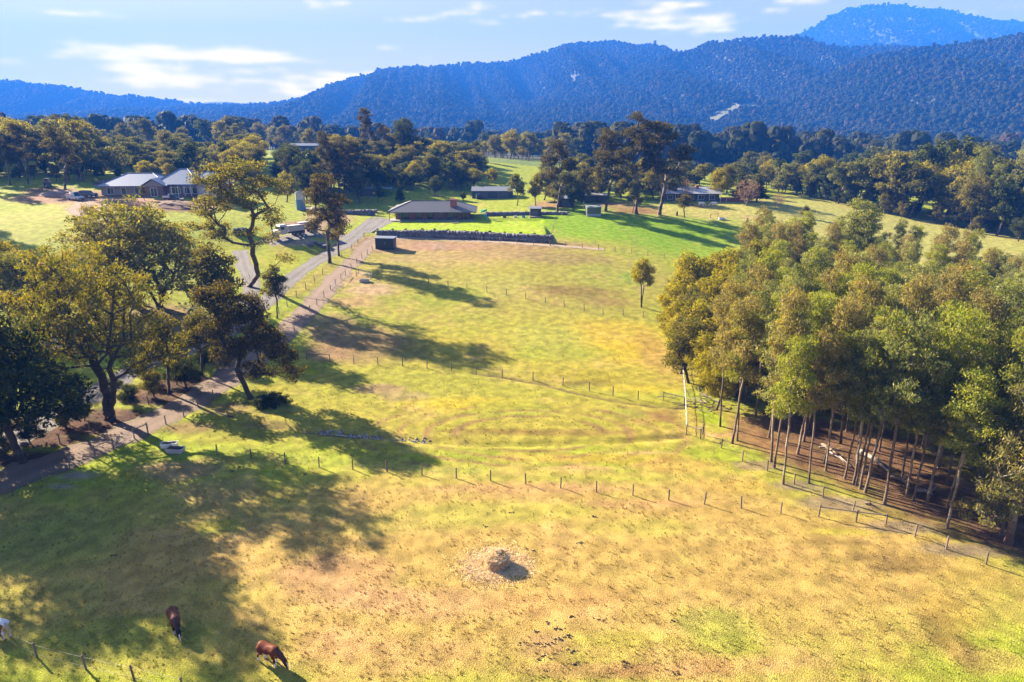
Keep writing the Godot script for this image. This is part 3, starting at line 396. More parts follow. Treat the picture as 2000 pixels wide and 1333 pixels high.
	["far1", -25.25, -310.41, 11.07, 1.47, 3.88, 78],
	["far5", -30.91, -284.56, 10.26, 1.11, 5.74, 78],
	["far2", -64.61, -305.61, 10.78, 1.37, 1.53, 78],
	["far3", -37.06, -260.41, 6.65, 1.4, 1.76, 78],
	["cone", -34.9, -291.15, 5.95, 1.43, 3.6, 78],
	["far5", -20.32, -302.62, 9.51, 1.61, 4.75, 78],
	["far5", -61.79, -256.18, 7.95, 1.49, 1.18, 78],
	["bush0", -53.25, -327.69, 7.82, 1.31, 0.79, 78],
	["bush0", -81.7, -324.02, 11.08, 1.59, 5.2, 78],
	["bush2", -21.78, -273.54, 6.63, 1.2, 5.24, 78],
	["far0", -72.73, -298.88, 10.34, 1.34, 3.17, 78],
	["far1", -66.12, -268.08, 10.11, 1.68, 0.42, 78],
	["far5", -56.73, -291.08, 5.12, 1.49, 5.91, 78],
	["bush2", -15.43, -276.65, 6.28, 1.25, 5.4, 78],
	["bush2", -51.99, -251.36, 8.86, 1.51, 1.28, 78],
	["bush0", -30.05, -305.74, 10.96, 1.55, 2.72, 78],
	["far5", -68.07, -262.25, 9.2, 1.64, 6.05, 78],
	["far1", -61.24, -275.98, 7.52, 1.51, 2.69, 78],
	["bush2", -65.31, -253.3, 10.86, 1.2, 1.83, 78],
	["far0", -57.97, -306.46, 7.86, 1.42, 6.23, 78],
	["bush0", -68.64, -295.26, 5.94, 1.2, 0.11, 78],
	["bush0", -45.88, -250.4, 9.24, 1.16, 3.03, 78],
	["cone", -29.05, -280.46, 6.14, 1.61, 1.3, 78],
	["bush2", -42.65, -276.74, 9.34, 1.52, 2.38, 78],
	["far2", -43.7, -323.83, 10.88, 1.51, 0.49, 78],
	["far5", -72.97, -312.86, 6.79, 1.43, 4.23, 78],
	["bush2", -20.54, -314.04, 9.41, 1.68, 0.25, 78],
	["far1", -79.82, -318.98, 5.21, 1.2, 1.56, 78],
	["far3", -52, -294.74, 6.1, 1.38, 5.21, 78],
	["bush2", -67.65, -290.29, 5.37, 1.59, 3.79, 78],
	["far2", -30.24, -276.19, 5.14, 1.6, 1.84, 78],
	["far3", -40.14, -301.12, 10.73, 1.22, 3.63, 78],
	["far0", -16.86, -287.33, 9.33, 1.19, 3.02, 78],
	["far5", -17.03, -329.67, 9.79, 1.1, 2.49, 78],
	["bush0", -56.76, -322.79, 5, 1.31, 4.03, 78],
	["far0", -68.73, -313.04, 8.04, 1.64, 4.56, 78],
	["cone", -51.08, -311.31, 5.1, 1.22, 0.52, 78],
	["far3", -68.39, -325.75, 8.67, 1.41, 0.33, 78],
	["bush2", -21.22, -261.82, 7.5, 1.44, 4.78, 78],
	["bush0", -13.88, -259.55, 7.96, 1.37, 2.39, 78],
	["far1", -29.49, -328.12, 5.75, 1.51, 4.03, 78],
	["bush2", -54.71, -309.08, 9.56, 1.61, 1.83, 78],
	["far5", -40.23, -264.34, 7.69, 1.28, 4.33, 78],
	["far0", -25.45, -305.18, 9.72, 1.65, 1.51, 78],
	["cone", -24.11, -294.83, 9.74, 1.68, 4.56, 78],
	["bush2", -14.85, -283.09, 9.91, 1.6, 0.41, 78],
	["far5", -65.8, -286.57, 5.4, 1.16, 5.89, 78],
	["bush0", -21.11, -287.99, 5.8, 1.12, 3.66, 78],
	["bush0", -62.99, -280.98, 10.31, 1.31, 2.73, 78],
	["far3", -33.52, -278.49, 9.71, 1.15, 1.4, 78],
	["bush2", -16.92, -297.63, 8.84, 1.14, 4.99, 78],
	["tall2", -63.38, -247.45, 14.98, 1.15, 0.85, 79],
	["far2", -50.79, -230.99, 13.2, 0.97, 5.24, 79],
	["far5", -61.9, -230.87, 9.76, 0.94, 4.37, 79],
	["far5", -65.95, -229.65, 9.22, 0.94, 3.95, 79],
	["tall2", -71.65, -253.8, 10.19, 0.89, 1.98, 79],
	["far5", -53.92, -247.25, 12.58, 0.92, 2.21, 79],
	["far3", -51.76, -238.59, 10.39, 0.85, 2.69, 79],
	["bush1", -82.57, -248.1, 8.19, 0.88, 2.42, 79],
	["tall2", -57.97, -234.15, 14.53, 1.14, 5.28, 79],
	["bush1", -80.49, -255.76, 14.5, 1.14, 1.42, 79],
	["far5", -69.59, -246, 13.5, 1.12, 1.27, 79],
	["bush1", -77.46, -244.89, 14.53, 1.15, 6.15, 79],
	["tall2", -73.82, -234.31, 7.55, 1.08, 0.49, 79],
	["bush1", -49.82, -247.1, 13.23, 0.94, 3.31, 79],
	["far3", -64.4, -242.34, 7.66, 0.92, 4.75, 79],
	["tall2", -64.44, -255.12, 9.3, 1.06, 4.92, 79],
	["tall2", -54.64, -229.52, 10.4, 0.98, 1.61, 79],
	["far5", -71.24, -237.72, 12.57, 0.93, 1.35, 79],
	["far3", -66.11, -236.47, 10.9, 1.03, 2.23, 79],
	["far2", -60.21, -250.58, 10.65, 0.95, 5.65, 79],
	["far5", -56.9, -244.05, 14.23, 1.14, 5.21, 79],
	["tall2", -76.43, -238.33, 11.66, 0.88, 0.77, 79],
	["far5", -45.15, -232.07, 7.54, 0.96, 0.33, 79],
	["bush1", -80.22, -251.58, 14.55, 1, 4.19, 79],
	["bush1", -41.42, -255.7, 7.48, 0.99, 0.34, 80],
	["bush1", -54.39, -264.25, 7.07, 1.1, 3.19, 80],
	["bush0", -47.33, -260.19, 8.6, 0.87, 3.3, 80],
	["bush0", -21.4, -257.22, 9.58, 0.94, 4.22, 80],
	["bush0", -37.92, -266.42, 8.25, 1.14, 5.69, 80],
	["bush0", -36.28, -256.12, 9.87, 0.94, 0.04, 80],
	["bush1", -52.17, -250.72, 8.3, 1.1, 2.53, 80],
	["bush0", -53.76, -255.49, 10.13, 0.95, 5.36, 80],
	["far2", -31.45, -261.18, 7.91, 0.93, 2.29, 80],
	["far2", -44.75, -250.86, 10.25, 0.96, 2.23, 80],
	["far0", 65.05, -251.7, 8.04, 1.27, 0.69, 81],
	["far2", 59.85, -244.2, 6.3, 1.07, 2.55, 81],
	["bush2", 77.49, -263.46, 7.49, 1.11, 2.36, 81],
	["far1", 65.24, -288.39, 10.81, 1.09, 2.22, 81],
	["far3", 89.77, -271.13, 6, 1.13, 1.4, 81],
	["far2", 103.34, -287.18, 8.07, 1.33, 3.99, 81],
	["far2", 41.65, -268.44, 9.89, 1.14, 5.29, 81],
	["far3", 50.87, -316.04, 6.52, 1.38, 0.48, 81],
	["far3", 104.23, -279.91, 9.93, 1.25, 2.71, 81],
	["far0", 15.29, -294.41, 6.19, 1.38, 0.58, 81],
	["far0", 81.48, -294.39, 8.58, 1.24, 2.85, 81],
	["bush2", 62.8, -277.65, 7.47, 1.23, 4.1, 81],
	["far3", 111.42, -300.36, 9.99, 1.34, 1.9, 81],
	["far2", 15.34, -317.31, 6.78, 1.32, 2.91, 81],
	["far2", 34.02, -260.03, 7.91, 1.18, 3.38, 81],
	["far3", 109.94, -288.88, 6.43, 1.35, 5.2, 81],
	["far0", 63.94, -293.91, 6, 1.01, 4.85, 81],
	["far2", 82.31, -309.97, 6.14, 1.09, 6.17, 81],
	["far3", 26.76, -312.4, 7.47, 1.4, 5.66, 81],
	["far0", 86.17, -266.47, 10.46, 1.17, 3.62, 81],
	["far3", 26.59, -263.98, 9.83, 1.28, 3.52, 81],
	["far3", 96.59, -264.99, 10.25, 1.15, 5.25, 81],
	["far2", 37.23, -278.04, 10.35, 1.02, 4.95, 81],
	["far2", 17.92, -245.36, 7.89, 1.25, 0.33, 81],
	["bush0", 29.79, -286.42, 6.18, 1.08, 2.94, 81],
	["far1", 23.99, -259.36, 9.98, 1.02, 3.17, 81],
	["far2", 67.44, -301.38, 6.31, 1.22, 5.25, 81],
	["far1", 30.76, -305.1, 10.67, 1.3, 6.05, 81],
	["far3", 13.37, -288.46, 6.72, 1.31, 0.3, 81],
	["bush2", 76.38, -252.73, 8.33, 1.16, 5.84, 81],
	["bush0", 54.33, -254.47, 9.97, 1.17, 6.27, 81],
	["bush0", 59.22, -305.82, 10.65, 1.02, 2.3, 81],
	["far2", 51.99, -279.2, 8.99, 1.22, 1.71, 81],
	["far2", 105.65, -317.89, 8.28, 1.25, 6.06, 81],
	["far2", 62.61, -261.85, 8.61, 1.34, 1.56, 81],
	["far0", 98.15, -256.41, 7.59, 1.18, 1.28, 81],
	["far5", 109.67, -270.35, 6.36, 1.27, 6.2, 81],
	["far2", 49.26, -259.71, 8.22, 1.28, 2.25, 81],
	["far3", 72.28, -268.02, 9.2, 1.29, 3.91, 81],
	["far5", 13.07, -276.9, 6.56, 1.36, 3.44, 81],
	["far3", 47.45, -253.29, 10.81, 1.01, 6.08, 81],
	["far5", 71.23, -273.59, 6.08, 1.01, 4.92, 81],
	["bush2", 59.08, -314.38, 7.59, 1.36, 3.03, 81],
	["far2", 52.52, -264.72, 6.67, 1.22, 0.08, 81],
	["far2", 22.68, -274, 9.43, 1.3, 2.26, 81],
	["bush2", 118.82, -301.84, 8.5, 1.36, 4.56, 81],
	["bush2", 16.96, -270.15, 6.53, 1.29, 5.27, 81],
	["far0", 25.62, -289.43, 6.78, 1.14, 0.18, 81],
	["far1", 16.02, -306.29, 7.12, 1.05, 4.82, 81],
	["far3", 89.89, -287.07, 8.71, 1.04, 2.12, 81],
	["far0", 39.76, -253.02, 8.64, 1.37, 5.87, 81],
	["far0", 29.86, -300.61, 10.67, 1.25, 3.44, 81],
	["far3", 111.62, -293.12, 6.5, 1.12, 2.04, 81],
	["bush2", 26.51, -250.34, 6.49, 1.28, 5.32, 81],
	["far1", 96.45, -250.31, 8.08, 1.19, 3.42, 81],
	["bush2", 101.19, -299.13, 8.05, 1.34, 2.21, 81],
	["far1", 71.89, -286.1, 7.91, 1.2, 5.72, 81],
	["far1", 85.67, -252.07, 7.59, 1.27, 0.93, 81],
	["bush2", 38.42, -294.61, 6.85, 1.07, 5.99, 81],
	["far2", 69.68, -290.08, 8.89, 1.34, 5.36, 81],
	["far5", 51.75, -297.72, 6.05, 1.36, 5.31, 81],
	["far3", 60.65, -281.95, 7.94, 1.33, 3.45, 81],
	["far2", 30.36, -276.56, 10.21, 1, 2.69, 81],
	["far1", 15.04, -256.25, 9.64, 1.2, 5.07, 81],
	["far0", 75.47, -317.98, 7.05, 1.12, 4.48, 81],
	["bush0", 113.3, -281.54, 10.81, 1.01, 0.93, 81],
	["far2", 96.38, -301.95, 8.87, 1.24, 2.2, 81],
	["far0", 76.73, -302.73, 9.06, 1.03, 4.64, 81],
	["bush0", 99.49, -316.75, 6.19, 1.09, 3.32, 81],
	["bush0", 118.98, -319.68, 9.14, 1.13, 0.71, 81],
	["far5", 96.73, -281.64, 9.85, 1.03, 0.72, 81],
	["far2", 35.32, -272.91, 9.1, 1.4, 1.5, 81],
	["far2", 50.49, -274.04, 6.15, 1.02, 3.04, 81],
	["far5", 72.46, -308.65, 7.28, 1.01, 2.57, 81],
	["bush0", 55.22, -284.74, 8.07, 1.12, 2.13, 81],
	["far0", 91.5, -314.32, 6.03, 1.06, 0.55, 81],
	["far2", 100.26, -261.55, 7.35, 1.01, 1.36, 81],
	["far0", 32.09, -318.79, 6.02, 1.1, 0.45, 81],
	["far3", 23.94, -268.97, 6.18, 1.36, 3.62, 81],
	["bush2", 76.07, -246.21, 10.45, 1.01, 1.58, 81],
	["far3", 55.62, -249.65, 9.12, 1.14, 6.16, 82],
	["bush1", 37.3, -236.47, 9.77, 1.14, 3.14, 82],
	["far3", 28.07, -229.91, 11.38, 1.13, 0.95, 82],
	["bush2", 26.59, -238.93, 6.01, 0.98, 1.34, 82],
	["bush2", 54.2, -255.42, 10.38, 0.94, 5.05, 82],
	["bush2", 14.13, -229.28, 7.2, 1.15, 5.53, 82],
	["bush1", 58.63, -257.75, 11.26, 1.02, 5, 82],
	["far3", 40.38, -252.82, 11.92, 0.87, 1.88, 82],
	["bush2", 47.2, -230.84, 11.63, 1.12, 3.94, 82],
	["bush1", 22.33, -229.33, 7.09, 0.95, 5.51, 82],
	["bush1", 55.31, -233.66, 8.26, 1, 3.06, 82],
	["far0", 12.33, -256.52, 9.53, 1.12, 2.86, 82],
	["bush1", 18.88, -237, 9.59, 1, 3.95, 82],
	["far0", 38.47, -247.28, 9.61, 0.96, 3.09, 82],
	["far0", 21.14, -246.78, 7.95, 1.1, 2.78, 82],
	["bush2", 52.97, -229.67, 6.28, 1.1, 2.6, 82],
	["bush2", 48.48, -241.91, 7.08, 1.14, 2.59, 82],
	["far3", 21.94, -254.14, 6.09, 1.04, 0.53, 82],
	["bush1", 16.33, -250.5, 7.37, 0.89, 5.83, 82],
	["far3", 15.23, -243.6, 6.87, 1.13, 0.81, 82],
	["far3", 40.83, -239.29, 9.24, 1.11, 2.57, 82],
	["bush2", 36.5, -231.62, 7.19, 0.95, 4.12, 82],
	["far0", 51.87, -245.97, 8.81, 0.87, 5.72, 82],
	["bush2", 43.7, -255.88, 6.76, 1.14, 1, 82],
	["bush1", 32.74, -257.73, 7.57, 1.07, 3.25, 82],
	["bush2", 27.32, -244.32, 9.21, 1.1, 4.77, 82],
	["bush1", 29.6, -234.26, 7.66, 0.94, 0.09, 82],
	["far0", 41.28, -231.75, 7.47, 0.99, 1.58, 82],
	["far0", 42.72, -245.03, 6.26, 1.04, 1.86, 82],
	["bush2", 10.9, -234.63, 10.56, 1.13, 0.29, 82],
	["far5", 111.8, -245.97, 11.4, 1.13, 5.38, 83],
	["far2", 119.1, -243.02, 14.83, 0.93, 3.76, 83],
	["far2", 106.55, -256.59, 9.9, 1.05, 3.8, 83],
	["bush0", 138.13, -233.79, 18.25, 0.9, 0.47, 83],
	["far1", 129.15, -240.72, 15.88, 1.11, 3.07, 83],
	["far1", 112.17, -278.29, 12.13, 0.86, 1.81, 83],
	["far0", 118.77, -234.89, 18.73, 1, 0.56, 83],
	["far1", 156.94, -207.21, 25.72, 0.95, 4.12, 83],
	["far0", 149.9, -209.09, 19.36, 0.87, 0.29, 83],
	["far0", 133.72, -228.2, 16.86, 0.91, 0.06, 83],
	["far3", 136.96, -211.67, 16.73, 0.97, 2.74, 83],
	["far0", 171.92, -209.96, 22.27, 0.96, 2.81, 83],
	["bush0", 147.33, -226.62, 20.38, 0.97, 6.1, 83],
	["far2", 152.13, -189.48, 19.41, 0.92, 2.62, 83],
	["far0", 107.42, -250.13, 13.65, 0.88, 3.36, 83],
	["bush2", 166.29, -207.86, 17.04, 0.9, 1.85, 83],
	["far1", 129.22, -232.74, 21.84, 1.1, 6.26, 83],
	["bush0", 113.79, -255.4, 16.26, 1.09, 2.97, 83],
	["far1", 125.37, -253.39, 16.05, 0.93, 5.01, 83],
	["far3", 161.21, -214.36, 18.23, 1.06, 5.66, 83],
	["far5", 153.17, -224.81, 20.43, 0.92, 2.41, 83],
	["far2", 127.76, -220.63, 17.37, 0.96, 5.68, 83],
	["far3", 123.38, -231.58, 19.79, 1.04, 1.29, 83],
	["bush0", 139.12, -224.2, 17.65, 1.02, 5.42, 83],
	["far0", 143.47, -209.01, 17.07, 0.92, 0.49, 83],
	["far5", 141.22, -238.5, 24.08, 0.94, 2.7, 83],
	["far1", 102.33, -269.12, 10.33, 1.14, 0.07, 83],
	["far5", 123.3, -262.08, 12.16, 0.97, 2.5, 83],
	["far5", 160.15, -219.95, 18.38, 1.08, 3.77, 83],
	["far2", 113.88, -266.74, 11.49, 0.94, 5.58, 83],
	["grove3", 101.83, -262.32, 11.07, 0.87, 5.85, 83],
	["bush2", 152.48, -199.44, 22.34, 0.89, 3.88, 83],
	["grove3", 167.88, -214.72, 24.4, 1.06, 5.94, 83],
	["bush2", 118.22, -249.19, 12, 0.92, 2.38, 83],
	["far3", 138.48, -217.4, 18, 0.9, 4.19, 83],
	["grove0", 146.93, -220.32, 24.04, 0.97, 1.69, 83],
	["bush0", 147.09, -232.75, 22.68, 1.02, 0.38, 83],
	["far5", 142.83, -200.82, 17.45, 0.89, 5.82, 83],
	["grove3", 164.72, -202.26, 23.03, 1.09, 3.17, 83],
	["far2", 117.85, -260.68, 14.53, 1.09, 3.14, 83],
	["bush2", 109.68, -262.05, 11.3, 1.07, 3.28, 83],
	["grove0", 138.96, -243.65, 16.59, 1.13, 2.89, 83],
	["far1", 100.73, -256.54, 12.63, 0.85, 1.01, 83],
	["grove0", 133.55, -246.09, 14.36, 0.94, 4.29, 83],
	["far3", 124.23, -226.14, 21.71, 0.93, 4.01, 83],
	["far3", 123.65, -247.07, 15.26, 0.89, 0.01, 83],
	["bush2", 138.65, -205.79, 17.87, 0.94, 2.35, 83],
	["far0", 112.64, -238.76, 16.04, 0.97, 0.77, 83],
	["grove0", 160.31, -195.41, 22.34, 1.02, 2.42, 83],
	["grove0", 149.47, -214.79, 19.5, 1, 2.47, 83],
	["far5", 106.37, -278.35, 12.19, 1.01, 6.12, 83],
	["far5", 108.21, -271.5, 9.83, 1.02, 0.4, 83],
	["far0", 153.34, -361.4, 10.35, 1.11, 4.46, 84],
	["bush0", 181.87, -307.51, 16.3, 1.18, 3.97, 84],
	["bush2", 217.15, -301.9, 18.3, 1.13, 5.78, 84],
	["far0", 187.72, -361.71, 21.13, 1.12, 3.46, 84],
	["far5", 168.52, -313.36, 12.35, 0.97, 4.12, 84],
	["far3", 223.65, -286.24, 16.09, 0.93, 3.61, 84],
	["far2", 163.36, -253.57, 13.74, 1.02, 3.31, 84],
	["far0", 142.02, -391.32, 8, 0.99, 5.41, 84],
	["far0", 235, -309, 21.04, 1.06, 5.34, 84],
	["far1", 162.92, -300.37, 18.75, 1.08, 2.5, 84],
	["far3", 175.32, -247.49, 15.18, 0.95, 3.37, 84],
	["far1", 243.1, -321.25, 22.07, 1.02, 5.42, 84],
	["far5", 153.43, -347.31, 10.37, 1.01, 4.4, 84],
	["far5", 155.67, -247.71, 25.8, 1.05, 2.56, 84],
	["far1", 166.41, -342.86, 10.48, 0.99, 5.43, 84],
	["bush2", 177.74, -348.13, 10.88, 1.05, 2.84, 84],
	["far5", 123.87, -379.31, 8.75, 0.97, 5.28, 84],
	["far3", 153.16, -326.77, 9.17, 1.28, 3.9, 84],
	["far1", 188.23, -337.97, 14.42, 1.22, 4.47, 84],
	["far2", 172.27, -220.91, 25.72, 1.18, 0.09, 84],
	["bush2", 164.85, -356.97, 9.85, 1.06, 6.11, 84],
	["bush0", 185.4, -245.94, 16.19, 1.22, 0.03, 84],
	["far0", 170.81, -303.96, 20.02, 1.01, 1.71, 84],
	["far2", 148.09, -260.16, 12.92, 0.99, 1.42, 84],
	["far0", 220.48, -316.83, 14.24, 1.11, 2.56, 84],
	["bush0", 253.1, -311.02, 21.23, 1.19, 4.77, 84],
	["bush0", 109.99, -298.36, 11.43, 1.2, 3.45, 84],
	["far3", 142.07, -266.96, 13.85, 1.15, 2.9, 84],
	["far5", 144.48, -324.4, 11.64, 1.04, 3.33, 84],
	["far3", 198.68, -335.62, 15.81, 1.26, 5.63, 84],
	["far2", 159.9, -375.95, 8.35, 1.1, 0.71, 84],
	["far2", 139.61, -280.31, 9.97, 1.06, 5.93, 84],
	["far1", 187.04, -235.58, 18.94, 0.98, 1.21, 84],
	["far1", 193.64, -256.82, 26.19, 1.05, 0.33, 84],
	["far0", 149.01, -302.71, 9.81, 1.14, 0.9, 84],
	["far2", 194.73, -292.51, 24.46, 1.17, 1.6, 84],
	["far5", 161.88, -318.05, 17.33, 1.24, 5.62, 84],
	["bush0", 211.04, -272.36, 18.4, 1.22, 2.78, 84],
	["far1", 195.37, -327.56, 19.97, 1.06, 4.67, 84],
	["bush0", 211.5, -260.21, 17.6, 1.12, 3.47, 84],
	["far2", 132.88, -297.54, 11.49, 0.93, 3.86, 84],
	["far1", 111.88, -337.03, 6.49, 1.22, 3.51, 84],
	["far3", 131.26, -392.89, 11.12, 1.01, 1.43, 84],
	["far2", 128.71, -359.75, 13.28, 0.9, 5.56, 84],
	["far3", 170.04, -325.35, 14.24, 1.12, 0.3, 84],
	["far2", 153.97, -286.35, 18.85, 1.27, 2.08, 84],
	["bush2", 110.35, -318.72, 7.85, 1.1, 0.66, 84],
	["far3", 236.57, -289.7, 23.49, 0.92, 5.39, 84],
	["bush2", 117.91, -325.89, 12.13, 1.14, 3.39, 84],
	["far2", 142.3, -364.06, 7.6, 1.2, 3.21, 84],
	["far3", 170.79, -259.45, 23.04, 1.22, 3.18, 84],
	["bush0", 199.32, -319.43, 21.75, 1.2, 3.34, 84],
	["far1", 176, -286.03, 20.41, 1.22, 3.7, 84],
	["far1", 196.9, -268.5, 25.96, 1.03, 6.02, 84],
	["far5", 124.99, -276.87, 9.38, 0.95, 4.24, 84],
	["far1", 218.61, -268.74, 23.56, 1.17, 2.52, 84],
	["far1", 223.28, -294.27, 20.36, 1.19, 3.06, 84],
	["bush2", 199.63, -304.32, 16.24, 1, 4.82, 84],
	["far2", 118.52, -350.83, 12.93, 1.21, 5.22, 84],
	["far1", 174.09, -277.38, 15.72, 1.27, 6.14, 84],
	["far0", 184.71, -260.72, 18.8, 1.05, 5.77, 84],
	["far0", 164.66, -282.36, 16.66, 1.18, 1.09, 84],
	["bush2", 174.3, -268.33, 14.08, 1.23, 1.48, 84],
	["far5", 160.76, -332.23, 16.25, 1.01, 4.81, 84],
	["far5", 132.75, -322.3, 15.08, 1.26, 3.49, 84],
	["far5", 172.41, -293.23, 13.5, 1.05, 4.39, 84],
	["far1", 126.1, -327.65, 7.54, 1.25, 0.47, 84],
	["far5", 188.14, -318.24, 17.41, 1.1, 2.6, 84],
	["far2", 158.6, -228.79, 20.36, 1.08, 3.67, 84],
	["far3", 185.97, -289.47, 14.84, 1.2, 2.8, 84],
	["far1", 3.75, -477.26, 10.07, 0.88, 1.51, 85],
	["far0", 17.84, -426.3, 10.91, 1.06, 5.79, 85],
	["bush0", 8.12, -426.63, 17.49, 0.93, 0.68, 85],
	["far1", 34.06, -488.2, 12.27, 0.94, 4.61, 85],
	["far0", -16.36, -474.32, 10.64, 1.09, 0.39, 85],
	["bush2", -7.39, -508.48, 11.12, 0.91, 3.07, 85],
	["bush0", 29.8, -423.22, 12.96, 0.89, 2.31, 85],
	["far3", -10.61, -482.07, 13.21, 0.87, 4.57, 85],
	["far1", 40.02, -451.41, 10.62, 1.06, 4.28, 85],
	["far1", 11.52, -503.11, 14.71, 0.99, 3.66, 85],
	["bush0", 21.3, -413.14, 11.61, 1.1, 2.21, 85],
	["bush2", -9.27, -390.75, 12.53, 1.09, 2.92, 85],
	["far1", 9.11, -396.51, 17.44, 0.88, 1.53, 85],
	["bush2", 22.3, -440.69, 15.05, 1.03, 4.43, 85],
	["bush0", -0.9, -396.53, 17.51, 1.1, 5.36, 85],
	["bush0", 51.29, -510.72, 16.53, 0.96, 4.14, 85],
	["bush2", 8.04, -414.41, 11.39, 1.04, 0.06, 85],
	["far3", 29.46, -397.82, 17.49, 1.1, 1.8, 85],
	["far5", -20, -503.32, 16.79, 1.03, 2.19, 85],
	["far0", 42.63, -512.21, 10.92, 1.06, 4.52, 85],
	["bush0", 33.54, -502.78, 15.55, 0.99, 3.32, 85],
	["bush0", 6.11, -434.66, 10.28, 0.97, 0.02, 85],
	["far2", 1.96, -513.8, 14.03, 1.03, 5.02, 85],
	["bush0", -16.93, -426.15, 10.44, 1.08, 4.44, 85],
	["far3", -6, -495.23, 15.56, 0.94, 5.74, 85],
	["bush2", 32.64, -473.27, 11.88, 0.91, 0.63, 85],
	["far3", 39.95, -496.23, 15.48, 1.13, 3.6, 85],
	["bush0", 4.54, -489.29, 17.24, 0.97, 3.3, 85],
	["far1", 30.79, -460.66, 14.42, 1.14, 2.47, 85],
	["far3", 39.96, -440.15, 14.34, 1.13, 0.33, 85],
	["far3", 6.15, -450.94, 10.73, 1.06, 5.82, 85],
	["far0", 23.12, -449.52, 12.7, 1.1, 0.7, 85],
	["far3", 14.37, -480.66, 10.07, 0.97, 3.49, 85],
	["far0", -9.73, -408.45, 10.51, 0.93, 5.66, 85],
	["far3", -2.99, -469.19, 11.81, 1.01, 3.17, 85],
	["bush2", -5.88, -431.65, 10.25, 1.01, 4.84, 85],
	["far0", 44.85, -466.7, 12.44, 0.93, 4.11, 85],
	["far2", -15.96, -444.75, 10.01, 0.95, 4.78, 85],
	["far5", 36.31, -408.3, 14.69, 0.95, 4.74, 85],
	["far1", -10.01, -417.01, 15.62, 0.93, 2.13, 85],
	["far1", -7.41, -450.4, 13.57, 1.08, 2.02, 85],
	["far5", 44.17, -488.69, 15.53, 1.11, 5.86, 85],
	["far5", 1.34, -462.31, 10.9, 0.9, 4.54, 85],
	["far1", 39.98, -430.34, 16.95, 0.88, 1.12, 85],
	["far1", 12.61, -511.31, 16.26, 1.15, 1.6, 85],
	["far0", 16.23, -400.17, 13.95, 0.89, 4.85, 85],
	["far3", -165.46, -406.44, 17.8, 1, 0.42, 86],
	["far3", -386.12, -521.41, 14.44, 0.97, 5.77, 86],
	["far0", -362.47, -623.11, 18.28, 0.89, 1.98, 86],
	["bush0", -198.06, -511.04, 20.3, 1.05, 4.35, 86],
	["bush2", -388, -543.38, 12.74, 1.09, 3.17, 86],
	["bush2", -388.89, -565.76, 12.87, 0.97, 1.93, 86],
	["bush2", -156.21, -487.21, 17.6, 1, 0.19, 86],
	["far5", -222.5, -572.91, 16.26, 1, 2.85, 86],
	["far1", -169.62, -507.59, 18.89, 0.92, 4.05, 86],
	["far1", -146.75, -505.14, 15.29, 0.91, 4.51, 86],
	["far5", -205.09, -475.35, 20.98, 1.14, 0.27, 86],
	["far5", -334.29, -539.33, 18.85, 1.14, 0.96, 86],
	["bush2", -191.63, -537.51, 21.26, 1.01, 4.49, 86],
	["bush2", -179.58, -387.71, 13.41, 0.9, 5.75, 86],
	["far1", -401.77, -612.29, 17.88, 1.02, 3.96, 86],
	["far5", -331.19, -617.14, 16.71, 0.86, 1.09, 86],
	["far3", -227.38, -396.2, 13.05, 0.96, 2.12, 86],
	["far1", -264.59, -590.13, 14.35, 1.13, 6.17, 86],
	["bush0", -253.07, -499.12, 16.77, 1.01, 0.53, 86],
	["far1", -222.39, -517.76, 12.26, 0.98, 2.44, 86],
	["far1", -307.33, -634.86, 15.14, 1.01, 4.9, 86],
	["bush2", -353.68, -600.26, 16.87, 1.13, 4.02, 86],
	["far1", -208.64, -425.55, 13.95, 1.04, 2.92, 86],
	["far3", -232.52, -554.53, 18.68, 1.07, 3.12, 86],
	["far2", -203.77, -572.66, 15.8, 0.94, 0.95, 86],
	["far5", -230.31, -479.32, 12.59, 1.07, 1.07, 86],
	["far5", -302.97, -517.55, 21.98, 0.91, 3.74, 86],
	["far3", -194.27, -484.94, 17.3, 1.13, 0.35, 86],
	["far0", -288.82, -471.13, 21.77, 1.14, 2.31, 86],
	["far0", -190.19, -604.25, 19.68, 1.13, 6.2, 86],
	["far3", -281.19, -443.4, 21.76, 0.93, 0.6, 86],
	["far0", -228.37, -435.63, 19.47, 0.92, 5.87, 86],
	["far5", -143.42, -491.34, 12.59, 0.86, 2.45, 86],
	["far2", -155.8, -525.08, 17.36, 0.86, 4.01, 86],
	["bush2", -276.55, -418.54, 13.33, 1.1, 6.13, 86],
	["far2", -218.53, -405.34, 13.52, 0.95, 2.88, 86],
	["far3", -186, -584.78, 16.06, 0.89, 3.75, 86],
	["far2", -258.16, -403.28, 12.75, 0.99, 5.31, 86],
	["bush0", -287.14, -505.32, 12.34, 0.94, 1.95, 86],
	["bush0", -304.31, -466.36, 21.72, 1.13, 3, 86],
	["far5", -255.07, -460.13, 13.78, 1.06, 2.96, 86],
	["far3", -451.72, -610.55, 13.89, 1.03, 3.06, 86],
	["bush0", -304.82, -439.64, 12.05, 0.86, 4.77, 86],
	["bush0", -342.49, -478.84, 12.75, 1.06, 1.01, 86],
	["bush0", -186.23, -551.74, 20.07, 0.86, 5.06, 86],
	["bush0", -341.18, -571.03, 16.79, 0.98, 1.81, 86],
	["far0", -279.38, -603.31, 16.7, 1.12, 3.5, 86],
	["far5", -382.96, -609.07, 12.72, 0.91, 4.48, 86],
	["bush2", -111.93, -392.38, 12.56, 1.01, 4.59, 86],
	["far0", -330.5, -633.6, 17.28, 0.88, 6.12, 86],
	["far0", -296.2, -604.19, 19.13, 1.05, 5.96, 86],
	["far1", -200.17, -592.92, 12.59, 0.87, 4.6, 86],
	["bush0", -298.49, -592.33, 14.1, 1.03, 2.12, 86],
	["bush0", -243.76, -567.04, 17.15, 0.87, 3.84, 86],
	["bush2", -325.99, -446.96, 15.62, 0.89, 5.79, 86],
